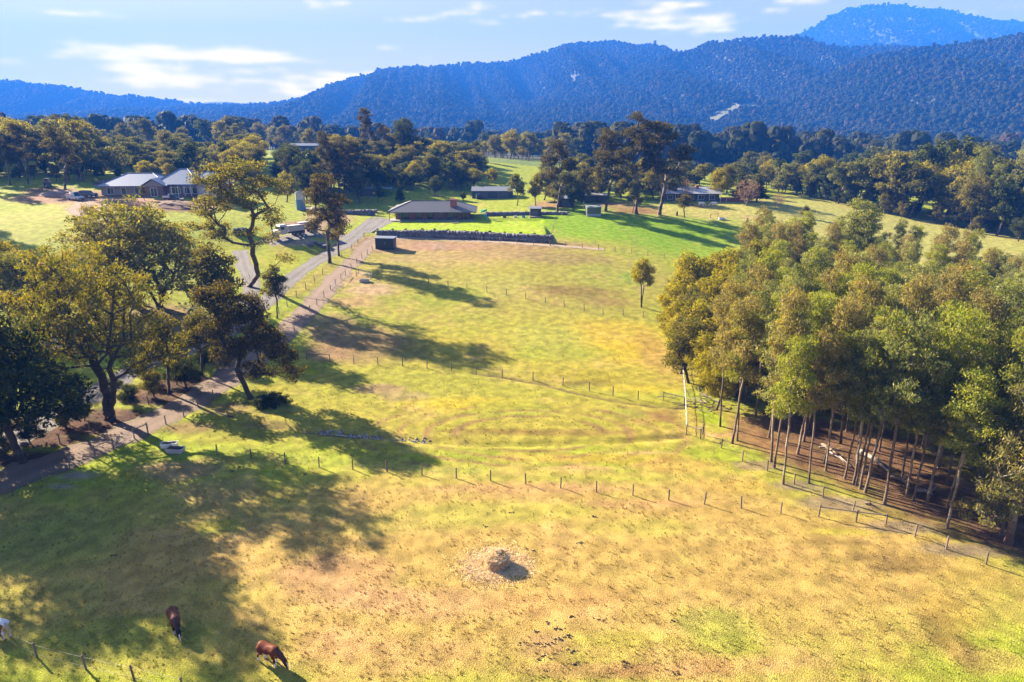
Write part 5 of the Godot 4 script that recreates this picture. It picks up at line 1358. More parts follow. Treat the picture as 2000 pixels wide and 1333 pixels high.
func build_ground() -> void:
	hg.resize(HNX * HNZ)
	for k in HNZ:
		for i in HNX:
			hg[k * HNX + i] = raw_height(HX0 + i * HS, HZ0 + k * HS)
	print("height grid ", Time.get_ticks_msec())
	var xs := steps(-4000, -1500, 500) + steps(-1500, -400, 100) + steps(-400, -190, 12) + steps(-190, -75, 2.2) + steps(-75, 75, 0.5) + steps(75, 190, 2.0) + steps(190, 420, 12) + steps(420, 1500, 100) + steps(1500, 4000, 500) + [4000.0]
	var zs := steps(300, 20, 40) + steps(20, -24, 6) + steps(-24, -106, 0.5) + steps(-106, -210, 0.9) + steps(-210, -400, 5) + steps(-400, -1500, 60) + steps(-1500, -4800, 300) + [-4800.0]
	var nx := xs.size()
	var nz := zs.size()
	var v := PackedVector3Array()
	var n := PackedVector3Array()
	var c := PackedColorArray()
	v.resize(nx * nz)
	n.resize(nx * nz)
	c.resize(nx * nz)
	for k in nz:
		for i in nx:
			var x: float = xs[i]
			var z: float = zs[k]
			var y := -8.0
			if absf(x) < 1550.0 and z > -1560.0:
				y = surface(x, z)
			v[k * nx + i] = Vector3(x, y, z)
	for k in nz:
		for i in nx:
			var a := v[k * nx + maxi(i - 1, 0)]
			var b := v[k * nx + mini(i + 1, nx - 1)]
			var d := v[maxi(k - 1, 0) * nx + i]
			var e := v[mini(k + 1, nz - 1) * nx + i]
			n[k * nx + i] = (d - e).cross(b - a).normalized()
	# turf and soil
	for q in c.size():
		var p := v[q]
		var t := noise.get_noise_2d(p.x * 0.25, p.z * 0.25)
		if p.z < -330.0 or absf(p.x) > 250.0:
			c[q] = Color(0.085, 0.13, 0.03).lerp(Color(0.14, 0.18, 0.04), 0.5 + t)
			if p.z < -420.0:
				c[q] = Color(0.05, 0.06, 0.025)
		else:
			c[q] = Color(0.18, 0.225, 0.02)
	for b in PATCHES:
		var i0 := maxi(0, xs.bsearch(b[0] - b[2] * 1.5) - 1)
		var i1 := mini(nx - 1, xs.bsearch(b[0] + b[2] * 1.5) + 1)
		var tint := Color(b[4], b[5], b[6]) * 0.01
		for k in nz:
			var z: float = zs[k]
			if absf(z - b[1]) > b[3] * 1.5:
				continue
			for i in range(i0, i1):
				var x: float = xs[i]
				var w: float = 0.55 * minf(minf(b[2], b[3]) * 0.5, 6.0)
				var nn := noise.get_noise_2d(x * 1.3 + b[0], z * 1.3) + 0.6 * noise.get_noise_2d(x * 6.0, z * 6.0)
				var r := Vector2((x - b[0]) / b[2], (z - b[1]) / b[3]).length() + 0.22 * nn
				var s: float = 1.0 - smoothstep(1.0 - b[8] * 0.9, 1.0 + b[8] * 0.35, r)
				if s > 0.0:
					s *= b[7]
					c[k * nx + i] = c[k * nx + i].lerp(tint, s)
	var wall_back := [9.9, -178.0]
	for k in nz:
		var z: float = zs[k]
		for i in nx:
			var x: float = xs[i]
			var q := k * nx + i
			if x > -45.0 and x < 13.0 and z < -170.0 and z > -206.0:
				c[q] = c[q].lerp(Color(0.185, 0.275, 0.006), smoothstep(0.0, 0.9, side(x, z, TERRACE)))
			if z > -260.0 and z < 10.0 and absf(x) < 190.0:
				# dead stems, clover and bare earth mixed into the turf
				var f1 := noise.get_noise_2d(x * 9.0 + 40.0, z * 9.0)
				var f2 := noise.get_noise_2d(x * 2.6 - 70.0, z * 2.6)
				var f3 := noise.get_noise_2d(x * 0.9 + 300.0, z * 0.9)
				c[q] = c[q].lerp(Color(0.12, 0.19, 0.03), clampf(0.25 * f2 + 0.22 * f1 - 0.07, 0.0, 0.3))
				c[q] = c[q].lerp(Color(0.34, 0.23, 0.11), clampf(-0.35 * f2 + 0.3 * f1 + 0.45 * f3 - 0.10, 0.0, 0.4))
				# wheel and hoof tracks curving round the lower paddock
				if z < -66.0 and z > -84.0 and x > -25.0 and x < 30.0:
					var u := Vector2((x - 2.0) / 1.9, z + 75.5).length()
					var w := absf(fposmod(u + 0.7 * f3, 1.9) - 0.95)
					var on := smoothstep(0.42, 0.12, w) * smoothstep(2.5, 4.5, u) * smoothstep(13.0, 9.0, u)
					c[q] = c[q].lerp(Color(0.16, 0.095, 0.05), on * clampf(0.55 + f2 * 1.2, 0.0, 0.85))
				if z < -74.0 and z > -84.5 and x > -26.0:
					var ed := line_distance(x, z, DITCH)
					c[q] = c[q].lerp(Color(0.09, 0.06, 0.035), 0.75 * (1.0 - smoothstep(0.2, 0.75, ed + 0.5 * f1)))
				if z < -82.0 and z > -102.0 and x > -10.0 and x < 26.0:
					c[q] = c[q].lerp(Color(0.09, 0.065, 0.035), 0.8 * (1.0 - smoothstep(0.15, 0.6, line_distance(x, z, DITCH_TWO) + 0.4 * f1)))
	for q in c.size():
		c[q] = Color(c[q].r * 1.65, c[q].g * 1.55, c[q].b * 1.35)
	var idx := PackedInt32Array()
	for k in nz - 1:
		for i in nx - 1:
			var a := k * nx + i
			idx.append_array(PackedInt32Array([a, a + nx, a + 1, a + 1, a + nx, a + nx + 1]))
	var arr := []
	arr.resize(Mesh.ARRAY_MAX)
	arr[Mesh.ARRAY_VERTEX] = v
	arr[Mesh.ARRAY_NORMAL] = n
	arr[Mesh.ARRAY_COLOR] = c
	arr[Mesh.ARRAY_INDEX] = idx
	var mesh := ArrayMesh.new()
	mesh.add_surface_from_arrays(Mesh.PRIMITIVE_TRIANGLES, arr)
	var m := StandardMaterial3D.new()
	m.resource_name = "turf"
	m.vertex_color_use_as_albedo = true
	m.albedo_texture = grain("turf")
	m.uv1_triplanar = true
	m.uv1_world_triplanar = true
	m.uv1_scale = Vector3.ONE / 6.3
	m.heightmap_enabled = true
	m.heightmap_texture = grain("height")
	m.heightmap_scale = 4.2
	m.albedo_color = Color(1.0, 1.0, 1.0)
	m.roughness = 0.95
	m.metallic_specular = 0.2
	m.detail_enabled = true
	m.detail_albedo = grain("blotch")
	m.detail_blend_mode = BaseMaterial3D.BLEND_MODE_MUL
	m.detail_uv_layer = BaseMaterial3D.DETAIL_UV_2
	m.uv2_triplanar = true
	m.uv2_world_triplanar = true
	m.uv2_scale = Vector3.ONE / 23.0
	mesh.surface_set_material(0, m)
	var o := part("ground", mesh, self)
	tag(o, "", "", "", "structure")
	ground_tint = {"xs": xs, "zs": zs, "c": c, "nx": nx}
	print("ground ", v.size(), " ", Time.get_ticks_msec())


var ground_tint := {}


func tint_at(x: float, z: float) -> Color:
	var i: int = clampi(ground_tint.xs.bsearch(x), 0, ground_tint.nx - 1)
	var lo := 0
	var hi: int = ground_tint.zs.size() - 1
	while lo < hi:
		var mid := (lo + hi) / 2
		if ground_tint.zs[mid] > z: lo = mid + 1
		else: hi = mid
	return ground_tint.c[lo * ground_tint.nx + i]


# a strip of road laid over the ground
func road(called: String, label: String, path: Array, w0: float, w1: float, cols: Array, lift: float, key: String) -> void:
	var line := spread(path, 0.7)
	var q := Geo.new()
	var across := 12
	var rows := []
	for i in line.size():
		var a: Array = line[maxi(i - 1, 0)]
		var b: Array = line[mini(i + 1, line.size() - 1)]
		var d := Vector2(b[0] - a[0], b[1] - a[1]).normalized()
		var t := float(i) / line.size()
		var w := lerpf(w0, w1, t)
		var row := []
		for k in across + 1:
			var s := float(k) / across * 2.0 - 1.0
			var e := s * w * 0.5 * (1.0 + 0.45 * noise.get_noise_2d(line[i][0] * 5.0 + 50.0 * signf(s), line[i][1] * 3.0))
			var x: float = line[i][0] - d.y * e
			var z: float = line[i][1] + d.x * e
			var lane := absf(absf(s) - 0.48)
			var f := noise.get_noise_2d(x * 7.0, z * 7.0) * 0.5 + noise.get_noise_2d(x * 2.0, z * 2.0) * 0.5
			var c: Color = cols[0].lerp(cols[1], clampf(smoothstep(0.12, 0.34, lane) * 0.8 + f, 0.0, 1.0))
			if absf(s) > 0.72:
				c = c.lerp(cols[2], clampf((absf(s) - 0.72) * 3.0 + f, 0.0, 0.85))
			row.append([Vector3(x, surface(x, z) + lift * (1.0 - 0.9 * smoothstep(0.85, 1.0, absf(s))), z), c])
		rows.append(row)
	for i in rows.size() - 1:
		for k in across:
			for e in [[rows[i][k], rows[i + 1][k + 1], rows[i][k + 1]], [rows[i][k], rows[i + 1][k], rows[i + 1][k + 1]]]:
				for p in e:
					q.v.append(p[0]); q.n.append(Vector3.UP); q.c.append(p[1])
	var m := vcol("road_" + key, 0.95)
	m.albedo_texture = grain("turf" if key == "dirt" else "fine")
	m.uv1_triplanar = true
	m.uv1_world_triplanar = true
	m.uv1_scale = Vector3.ONE / 3.1
	m.heightmap_enabled = true
	m.heightmap_texture = grain("height")
	m.heightmap_scale = 5.0
	var o := part(called, q.mesh(m), self)
	tag(o, label, "", "", "structure")


# ---------------------------------------------------------------- wooded hills
func crest(path: Array, x: float) -> float:
	# heights along a crest, given from one end to the other in order of x
	var p := path
	if p[0][0] > p[-1][0]:
		p = path.duplicate()
		p.reverse()
	if x <= p[0][0]: return p[0][1]
	if x >= p[-1][0]: return p[-1][1]
	for i in p.size() - 1:
		if x <= p[i + 1][0]:
			return cubic(p[maxi(i - 1, 0)][1], p[i][1], p[i + 1][1], p[mini(i + 2, p.size() - 1)][1], (x - p[i][0]) / (p[i + 1][0] - p[i][0]))
	return 0.0


func hill_point(path: Array, dist: float, front: float, x: float, t: float) -> Vector3:
	# t runs from the foot (0) over the crest (1) down the far side (1.6)
	var hh := crest(path, x) + 6.0 * noise.get_noise_2d(x * 0.08, dist)
	var prof := t * (0.72 + 0.28 * t) if t <= 1.0 else 1.0 - (t - 1.0) * 1.6
	var base := -9.0
	var fold := noise.get_noise_2d(x * 0.06 + t * 9.0, dist + t * 3.0)
	var spur := 1.0 - 4.2 * absf(fold) + 0.7 * noise.get_noise_2d(x * 0.17 + t * 22.0, dist - 40.0)
	var bend := maxf(0.0, minf(t, 1.0) * (1.0 - minf(t, 1.0)) * 4.0)
	var y := base + (hh - base) * prof * (1.0 + 0.42 * spur * bend * (1.0 - 0.5 * t))
	var z := -dist + front * (1.0 - t)
	return Vector3(x, maxf(y, base), z)


func hill(called: String, path: Array, dist: float, front: float, x0: float, x1: float, n: int, rows: int) -> void:
	var q := Geo.new()
	q.col = Color(0.042, 0.044, 0.024)
	var m := vcol("hillside", 1.0)
	for i in n:
		for k in rows:
			var a := lerpf(x0, x1, float(i) / n)
			var b := lerpf(x0, x1, float(i + 1) / n)
			var s := 1.6 * k / rows
			var t := 1.6 * (k + 1) / rows
			q.quad(hill_point(path, dist, front, a, s), hill_point(path, dist, front, a, t), hill_point(path, dist, front, b, t), hill_point(path, dist, front, b, s))
	var o := part(called, q.mesh(m), self, Vector3(0, -4.5, 0))
	tag(o, "", "", "", "structure")


func lump_tree(seed_: int, lobes: int, tall: float) -> ArrayMesh:
	# a far crown: several leafy lumps round a stem, about one metre wide
	var r := RandomNumberGenerator.new()
	r.seed = seed_
	var q := Geo.new()
	for l in lobes:
		var a := r.randf() * TAU
		var rad := 0.30 * sqrt(r.randf()) if l > 0 else 0.0
		var m := Vector3(cos(a) * rad, tall * r.randf_range(0.45, 0.85) if l > 0 else tall * 0.82, sin(a) * rad)
		var s := r.randf_range(0.17, 0.30)
		for f in 26:
			var d := Vector3(r.randfn(), r.randfn() * 0.8 + 0.15, r.randfn()).normalized()
			var u := d.cross(Vector3(r.randfn(), r.randfn(), r.randfn())).normalized()
			var w := d.cross(u)
			var p := m + d * s * r.randf_range(0.75, 1.1)
			var e := s * r.randf_range(0.42, 0.7)
			var sh := r.randf_range(0.75, 1.25)
			q.col = Color(sh, sh * r.randf_range(0.92, 1.08), sh)
			var nn := (d + 0.4 * Vector3.UP).normalized()
			for t in [[u, -u, w], [u, -w, -u]]:
				for g in t:
					q.v.append(p + g * e); q.n.append(nn); q.c.append(q.col)
	q.col = Color(0.9, 0.8, 0.7)
	q.tube([Vector3.ZERO, Vector3(0, tall * 0.7, 0)], [0.035, 0.02], 4, false)
	return q.mesh(leaf_mat("far_leaves"))


func scatter(called: String, label: String, mesh: Mesh, xf: Array, cols: Array) -> void:
	var mm := MultiMesh.new()
	mm.transform_format = MultiMesh.TRANSFORM_3D
	mm.use_colors = true
	mm.mesh = mesh
	mm.instance_count = xf.size()
	for i in xf.size():
		mm.set_instance_transform(i, xf[i])
		mm.set_instance_color(i, cols[i])
	var o := MultiMeshInstance3D.new()
	o.multimesh = mm
	o.name = numbered(called)
	add_child(o)
	tag(o, label, "forest" if called.contains("forest") else "grass" if called.contains("grass") else "stones", "", "stuff")


func leafy_colour(x: float, z: float) -> Color:
	var t := rng.randf()
	var b := noise.get_noise_2d(x * 0.12, z * 0.12)
	var c := Color(0.045, 0.062, 0.020).lerp(Color(0.095, 0.090, 0.036), clampf(t * 0.7 + b, 0.0, 1.0))
	if t > 0.93:
		c = Color(0.12, 0.085, 0.05)
	return c * rng.randf_range(0.55, 0.95)


func clearing(x: float) -> float:
	return lerpf(0.262, 0.352, (x - 335.0) / 155.0)


func wooded_hill(called: String, label: String, path: Array, dist: float, front: float, x0: float, x1: float, gap: float, size: float, shapes: Array, clear := false) -> int:
	var sets := []
	for s in shapes:
		sets.append([[], []])
	var nx := int((x1 - x0) / gap)
	var nt := int(front * 1.12 / gap)
	for i in nx:
		for k in nt:
			var x := x0 + (i + rng.randf()) * gap
			var t := (k + rng.randf()) * gap / front
			if t > 1.1 or t < 0.02:
				continue
			var p := hill_point(path, dist, front, x, t)
			if absf(p.x) > -p.z * 0.80 + 60.0:
				continue
			if clear and x > 330.0 and x < 495.0 and t > clearing(x) - 0.042 and t < clearing(x) + 0.018:
				continue
			if p.y < -8.0 and rng.randf() < 0.3:
				continue
			var s := size * (0.55 + 0.95 * pow(rng.randf(), 2.0))
			var which := rng.randi() % shapes.size()
			sets[which][0].append(Transform3D(Basis(Vector3.UP, rng.randf() * TAU).scaled(Vector3(s, s * rng.randf_range(0.8, 1.3), s)), p - Vector3(0, 1.0, 0)))
			sets[which][1].append(leafy_colour(p.x, p.z))
	var total := 0
	for w in shapes.size():
		scatter(called, label, shapes[w], sets[w][0], sets[w][1])
		total += sets[w][0].size()
	return total


func build_hills() -> void:
	hill("near_hills", CREST_NEAR, 1500.0, 880.0, 0.0, 2300.0, 130, 50)
	hill("middle_hills", CREST_MIDDLE, 2100.0, 1000.0, -700.0, 2700.0, 150, 55)
	hill("long_range", CREST_LONG, 2800.0, 1450.0, -3300.0, 2300.0, 210, 60)
	hill("high_peak", CREST_PEAK, 4200.0, 1400.0, 800.0, 3900.0, 150, 55)
	hill("left_hills", CREST_LEFT, 3200.0, 1100.0, -3600.0, -700.0, 130, 45)
	hill("farthest_hills", CREST_FAR, 4500.0, 900.0, -3000.0, -900.0, 60, 16)
	# a cleared hillside paddock on the middle ridge
	var q := Geo.new()
	q.col = Color(0.085, 0.085, 0.035)
	for i in 24:
		for k in 3:
			var c := []
			for o in [[0, 0], [0, 1], [1, 1], [1, 0]]:
				var x: float = 335.0 + 155.0 * (i + o[0]) / 24.0
				var t: float = clearing(x) + 0.020 * (1.0 - 0.35 * absf(x - 412.0) / 78.0) * ((k + o[1]) / 1.5 - 1.0)
				c.append(hill_point(CREST_MIDDLE, 2100.0, 1000.0, x, t) + Vector3(0, 1.2, 0))
			q.quad_out(c[0], c[1], c[2], c[3], c[0] - Vector3(0, 50, 0))
	tag(part("hill_paddock", q.mesh(vcol("hill_grass", 1.0)), self), "", "", "", "structure")
	var shapes := [lump_tree(1, 6, 1.25), lump_tree(2, 5, 1.5), lump_tree(3, 8, 1.1)]
	var t := 0
	t += wooded_hill("hill_forest", "dense gum forest on the nearest slope at the right", CREST_NEAR, 1500.0, 880.0, 0.0, 1450.0, 4.5, 6.8, shapes)
	t += wooded_hill("hill_forest", "blue-hazed forest on the middle ridge", CREST_MIDDLE, 2100.0, 1000.0, -650.0, 1800.0, 5.3, 7.6, shapes, true)
	t += wooded_hill("hill_forest", "blue forest on the long range behind the houses", CREST_LONG, 2800.0, 1450.0, -2600.0, 1900.0, 6.2, 8.8, shapes)
	t += wooded_hill("hill_forest", "blue forest on the high peak at the right", CREST_PEAK, 4200.0, 1400.0, 1200.0, 3600.0, 7.8, 12.0, shapes)
	t += wooded_hill("hill_forest", "blue forest on the hills at the left", CREST_LEFT, 3200.0, 1100.0, -2900.0, -900.0, 7.6, 10.2, shapes)
	print("hill trees ", t, " ", Time.get_ticks_msec())
	# woods on the valley floor
	var sets := [[[], []], [[], []], [[], []]]
	for i in 9000:
		var z := -rng.randf_range(430.0, 1500.0)
		var x := rng.randf_range(-0.9, 0.9) * -z
		if noise.get_noise_2d(x * 0.05, z * 0.05) < -0.10 or (z > -620.0 and absf(x + 60.0) < 90.0):
			continue
		var s := rng.randf_range(9.0, 16.0)
		var w := rng.randi() % 3
		sets[w][0].append(Transform3D(Basis(Vector3.UP, rng.randf() * TAU).scaled(Vector3(s, s * rng.randf_range(0.9, 1.3), s)), Vector3(x, height(x, z) - 0.6, z)))
		sets[w][1].append(leafy_colour(x, z))
	for w in 3:
		scatter("valley_forest", "hazy woods on the valley floor beyond the farms", shapes[w], sets[w][0], sets[w][1])

# ---------------------------------------------------------------- trees
func leaf_mat(key: String) -> StandardMaterial3D:
	var m := vcol(key, 0.7, Color(1.0, 0.97, 0.45))
	m.metallic_specular = 0.15
	return m


func bark_mat() -> StandardMaterial3D:
	var m := vcol("bark", 0.9)
	m.albedo_texture = grain("coarse")
	m.uv1_triplanar = true
	m.uv1_scale = Vector3(2.0, 0.5, 2.0)
	return m


# Grows limbs from a trunk to every clump of leaves and returns [trunk mesh, crown mesh].
# d: h height, fork (share of h where limbs start), lobes [[x, y, z, rx, ry, rz] in shares of h], clumps, cr clump radius,
# leaves per clump, ll leaf length, lw leaf width, tr trunk radius, bark, tints [colour, colour, colour], lean, stems, droop
func grow(d: Dictionary, seed_: int) -> Array:
	var r := RandomNumberGenerator.new()
	r.seed = seed_
	var h: float = d.h
	var lean: Vector3 = d.get("lean", Vector3.ZERO) * h
	# clumps spread through the crown's lobes
	var clumps := []
	var lobes: Array = d.lobes
	var vol := 0.0
	for l in lobes: vol += l[3] * l[4] * l[5]
	var tries := 0
	var gap: float = d.get("gap", 0.75) * d.cr
	while clumps.size() < d.clumps and tries < 9000:
		tries += 1
		var pick := r.randf() * vol
		var l: Array = lobes[0]
		for q in lobes:
			l = q
			pick -= q[3] * q[4] * q[5]
			if pick <= 0.0: break
		var p := Vector3(r.randfn(), r.randfn(), r.randfn()).normalized() * pow(r.randf(), 0.42)
		p = Vector3(l[0] + p.x * l[3], l[1] + p.y * l[4], l[2] + p.z * l[5]) * h
		if p.y < h * d.get("low", 0.1): continue
		var ok := true
		for q in clumps:
			if q.distance_squared_to(p) < gap * gap:
				ok = false
				break
		if ok: clumps.append(p)
	# trunk
	var pos := []
	var par := []
	var far := []
	var stems: int = d.get("stems", 1)
	for s in stems:
		var top: Vector3 = Vector3(lobes[s % lobes.size()][0] * 0.35, d.fork, lobes[s % lobes.size()][2] * 0.35) * h + lean * d.fork
		var b := Vector3(r.randf_range(-1, 1), 0, r.randf_range(-1, 1)) * (0.0 if stems == 1 else 0.012 * h)
		var n := 7
		for i in n + 1:
			var t := float(i) / n
			var p: Vector3 = b.lerp(top, t) + Vector3(r.randf_range(-1, 1), 0, r.randf_range(-1, 1)) * d.get("wobble", 0.0035) * h * (1.0 if i > 0 else 0.0)
			pos.append(p)
			par.append(-1 if i == 0 else pos.size() - 2)
			far.append(t * h * d.fork)
	var hub: Vector3 = Vector3(0, d.fork * h, 0) + lean * d.fork
	clumps.sort_custom(func(a, b): return a.distance_squared_to(hub) < b.distance_squared_to(hub))
	var tips := []
	for p in clumps:
		var best := 0
		var least := 1e9
		for j in pos.size():
			if pos[j].y < h * d.fork * 0.72: continue
			var e: Vector3 = p - pos[j]
			var cost: float = e.length() + 0.30 * far[j] + (1.6 * maxf(0.0, -e.y) if true else 0.0)
			if cost < least:
				least = cost
				best = j
		var a: Vector3 = pos[best]
		var e: Vector3 = p - a
		var n := clampi(int(e.length() / (0.055 * h)), 1, 5)
		var last := best
		for i in range(1, n + 1):
			var t := float(i) / n
			var q: Vector3 = a + e * t + Vector3(0, -1, 0) * sin(t * PI) * e.length() * d.get("sag", 0.10) + Vector3(r.randfn(), r.randfn(), r.randfn()) * 0.006 * h
			pos.append(q)
			par.append(last)
			far.append(far[last] + e.length() / n)
			last = pos.size() - 1
		tips.append(last)
	# thickness: every limb carries what grows from it
	var area := PackedFloat32Array()
	area.resize(pos.size())
	for i in tips: area[i] += 1.0
	for i in range(pos.size() - 1, -1, -1):
		if par[i] >= 0: area[par[i]] += area[i] * 0.985
	var most := 1.0
	for i in pos.size():
		if par[i] < 0: most = maxf(most, area[i])
	var g := Geo.new()
	var bark: Array = d.bark
	for i in pos.size():
		if par[i] < 0: continue
		var a: Vector3 = pos[par[i]]
		var b: Vector3 = pos[i]
		var ra: float = d.tr * pow(area[par[i]] / most, 0.48)
		var rb: float = d.tr * pow(maxf(area[i], 0.4) / most, 0.48)
		ra = minf(ra, rb * 1.5)
		if par[par[i]] < 0: ra *= 1.45
		var tone := r.randf()
		var hi := clampf(b.y / h * 1.4 + 0.5 * r.randf_range(-1, 1), 0.0, 1.0)
		g.col = bark[0].lerp(bark[1], hi).lerp(bark[2], 0.35 * tone)
		g.tube([a, b], [maxf(ra, 0.018), maxf(rb, 0.014)], 7 if ra > 0.12 else 5 if ra > 0.05 else 4, false)
	# leaves
	var v := PackedVector3Array()
	var nn := PackedVector3Array()
	var cc := PackedColorArray()
	var idx := PackedInt32Array()
	var tints: Array = d.tints
	var per: int = d.leaves
	var droop: float = d.get("droop", 0.5)
	for p in clumps:
		var base: Color = tints[0].lerp(tints[1], r.randf())
		var flat: float = d.get("flat", 0.65)
		var size: float = d.cr * r.randf_range(0.75, 1.25)
		for k in per:
			var o := Vector3(r.randfn(), r.randfn(), r.randfn()).normalized()
			var q: Vector3 = p + Vector3(o.x, o.y * flat, o.z) * size * pow(r.randf(), 0.45)
			var dir := Vector3(r.randfn(), r.randfn() - droop * 1.6, r.randfn()).normalized()
			var wide := dir.cross(Vector3(r.randfn(), r.randfn(), r.randfn())).normalized()
			var ll: float = d.ll * r.randf_range(0.6, 1.3)
			var lw: float = d.lw * r.randf_range(0.6, 1.3)
			var f := dir.cross(wide)
			var back := f.dot(o) < 0.0
			if back: f = -f
			f = (f + o * 0.55).normalized()
			var c: Color = base.lerp(tints[2], 0.75 * pow(r.randf(), 2.5)) * r.randf_range(0.7, 1.35)
			var s := v.size()
			v.append(q - dir * ll * 0.5); v.append(q + wide * lw * 0.5); v.append(q + dir * ll * 0.5); v.append(q - wide * lw * 0.5)
			for e in 4:
				nn.append(f); cc.append(c)
			idx.append_array(PackedInt32Array([s, s + 2, s + 1, s, s + 3, s + 2] if back else [s, s + 1, s + 2, s, s + 2, s + 3]))
	var crown: ArrayMesh = null
	if v.size() > 0:
		var arr := []
		arr.resize(Mesh.ARRAY_MAX)
		arr[Mesh.ARRAY_VERTEX] = v
		arr[Mesh.ARRAY_NORMAL] = nn
		arr[Mesh.ARRAY_COLOR] = cc
		arr[Mesh.ARRAY_INDEX] = idx
		crown = ArrayMesh.new()
		crown.add_surface_from_arrays(Mesh.PRIMITIVE_TRIANGLES, arr)
		crown.surface_set_material(0, leaf_mat("leaves"))
	return [g.mesh(bark_mat()), crown, h]


func rand_lobes(r: RandomNumberGenerator, n: int, y0: float, y1: float, wide: float, size: float) -> Array:
	var out := []
	for i in n:
		var t := (i + 0.5) / n
		var a := i * 2.4 + r.randf() * 0.8
		var w := wide * sin(PI * (0.25 + 0.7 * t)) * r.randf_range(0.5, 1.0)
		var s := size * r.randf_range(0.75, 1.2)
		out.append([cos(a) * w, lerpf(y0, y1, t), sin(a) * w, s, s * 0.72, s])
	return out


var protos := {}


func build_tree_kinds() -> void:
	var r := RandomNumberGenerator.new()
	r.seed = 21
	var grey := [Color(0.06, 0.042, 0.035), Color(0.24, 0.185, 0.14), Color(0.20, 0.11, 0.055)]
	var dark := [Color(0.05, 0.035, 0.025), Color(0.10, 0.075, 0.055), Color(0.07, 0.05, 0.04)]
	var white := [Color(0.10, 0.07, 0.055), Color(0.36, 0.31, 0.26), Color(0.34, 0.22, 0.09)]
	var olive := [Color(0.092, 0.108, 0.022), Color(0.135, 0.125, 0.032), Color(0.26, 0.18, 0.05)]
	var brown := [Color(0.101, 0.124, 0.028), Color(0.149, 0.147, 0.034), Color(0.310, 0.207, 0.052)]
	var bright := [Color(0.19, 0.20, 0.014), Color(0.26, 0.22, 0.02), Color(0.33, 0.25, 0.03)]
	var deep := [Color(0.030, 0.045, 0.018), Color(0.052, 0.064, 0.020), Color(0.09, 0.09, 0.025)]
	var silver := [Color(0.100, 0.114, 0.042), Color(0.150, 0.140, 0.055), Color(0.30, 0.24, 0.11)]
	# slender gums of the grove: bare poles, leafy top half
	for i in 5:
		protos["grove%d" % i] = grow({"h": 17.0, "fork": 0.46 + 0.03 * (i % 3), "lobes": rand_lobes(r, 8, 0.46, 0.95, 0.105, 0.085), "clumps": 84, "cr": 0.78, "gap": 0.9, "leaves": 90, "ll": 0.31, "lw": 0.105, "tr": 0.125, "bark": white if i % 2 else grey, "tints": [[Color(0.121, 0.163, 0.034), Color(0.172, 0.193, 0.048), Color(0.322, 0.276, 0.081)], [Color(0.140, 0.175, 0.063), Color(0.201, 0.213, 0.086), Color(0.391, 0.345, 0.161)], [Color(0.149, 0.155, 0.057), Color(0.207, 0.178, 0.069), Color(0.368, 0.265, 0.138)], [Color(0.149, 0.201, 0.032), Color(0.207, 0.230, 0.040), Color(0.333, 0.299, 0.069)], [Color(0.098, 0.136, 0.046), Color(0.149, 0.172, 0.067), Color(0.310, 0.276, 0.127)]][i], "lean": Vector3(r.randf_range(-0.06, 0.06), 0, r.randf_range(-0.06, 0.06)), "droop": 0.7, "low": 0.38, "sag": 0.02}, 100 + i)
	# rounded wattles and young gums with leaves low down
	for i in 3:
		protos["bush%d" % i] = grow({"h": 10.0, "fork": 0.22, "lobes": rand_lobes(r, 8, 0.28, 0.84, 0.26, 0.17), "clumps": 95, "cr": 0.85, "leaves": 120, "ll": 0.33, "lw": 0.14, "tr": 0.2, "bark": dark, "tints": [bright, deep, olive][i], "droop": 0.2, "flat": 0.8}, 200 + i)
	for i in 3:
		protos["tall%d" % i] = grow({"h": 25.0, "fork": 0.34, "lobes": rand_lobes(r, 8, 0.42, 0.93, 0.17, 0.10), "clumps": 85, "cr": 1.35, "leaves": 105, "ll": 0.55, "lw": 0.22, "tr": 0.36, "bark": grey, "tints": [Color(0.038, 0.044, 0.018), Color(0.070, 0.064, 0.026), Color(0.14, 0.095, 0.035)], "droop": 0.6, "low": 0.30, "flat": 0.6}, 300 + i)
	for i in 6:
		protos["far%d" % i] = grow({"h": 15.0, "fork": 0.26, "lobes": rand_lobes(r, 8, 0.36, 0.86, 0.23, 0.15), "clumps": 52, "cr": 1.35, "leaves": 62, "ll": 0.75, "lw": 0.36, "tr": 0.26, "bark": white if i == 1 else grey, "tints": [[Color(0.075, 0.100, 0.022), Color(0.112, 0.122, 0.030), Color(0.20, 0.165, 0.05)], [Color(0.085, 0.105, 0.038), Color(0.125, 0.13, 0.048), Color(0.24, 0.20, 0.09)], [Color(0.06, 0.075, 0.022), Color(0.1, 0.1, 0.03), Color(0.16, 0.13, 0.03)], brown, [Color(0.11, 0.12, 0.02), Color(0.17, 0.13, 0.02), Color(0.26, 0.15, 0.02)], [Color(0.035, 0.055, 0.02), Color(0.06, 0.08, 0.025), Color(0.1, 0.1, 0.03)]][i], "droop": 0.3, "low": 0.12}, 400 + i)
	var tiers := []
	for i in 7:
		var t := i / 6.0
		tiers.append([0.0, lerpf(0.16, 0.93, t), 0.0, lerpf(0.24, 0.03, t), 0.09, lerpf(0.24, 0.03, t)])
	protos["cone"] = grow({"h": 14.0, "fork": 0.85, "lobes": tiers, "clumps": 80, "cr": 1.0, "leaves": 60, "ll": 0.6, "lw": 0.25, "tr": 0.25, "bark": dark, "tints": deep, "droop": 0.5}, 501)
	protos["pine"] = grow({"h": 9.0, "fork": 0.85, "lobes": tiers, "clumps": 70, "cr": 0.62, "leaves": 60, "ll": 0.5, "lw": 0.2, "tr": 0.16, "bark": dark, "tints": [Color(0.05, 0.065, 0.018), Color(0.085, 0.09, 0.025), Color(0.12, 0.11, 0.03)], "droop": 0.4}, 502)
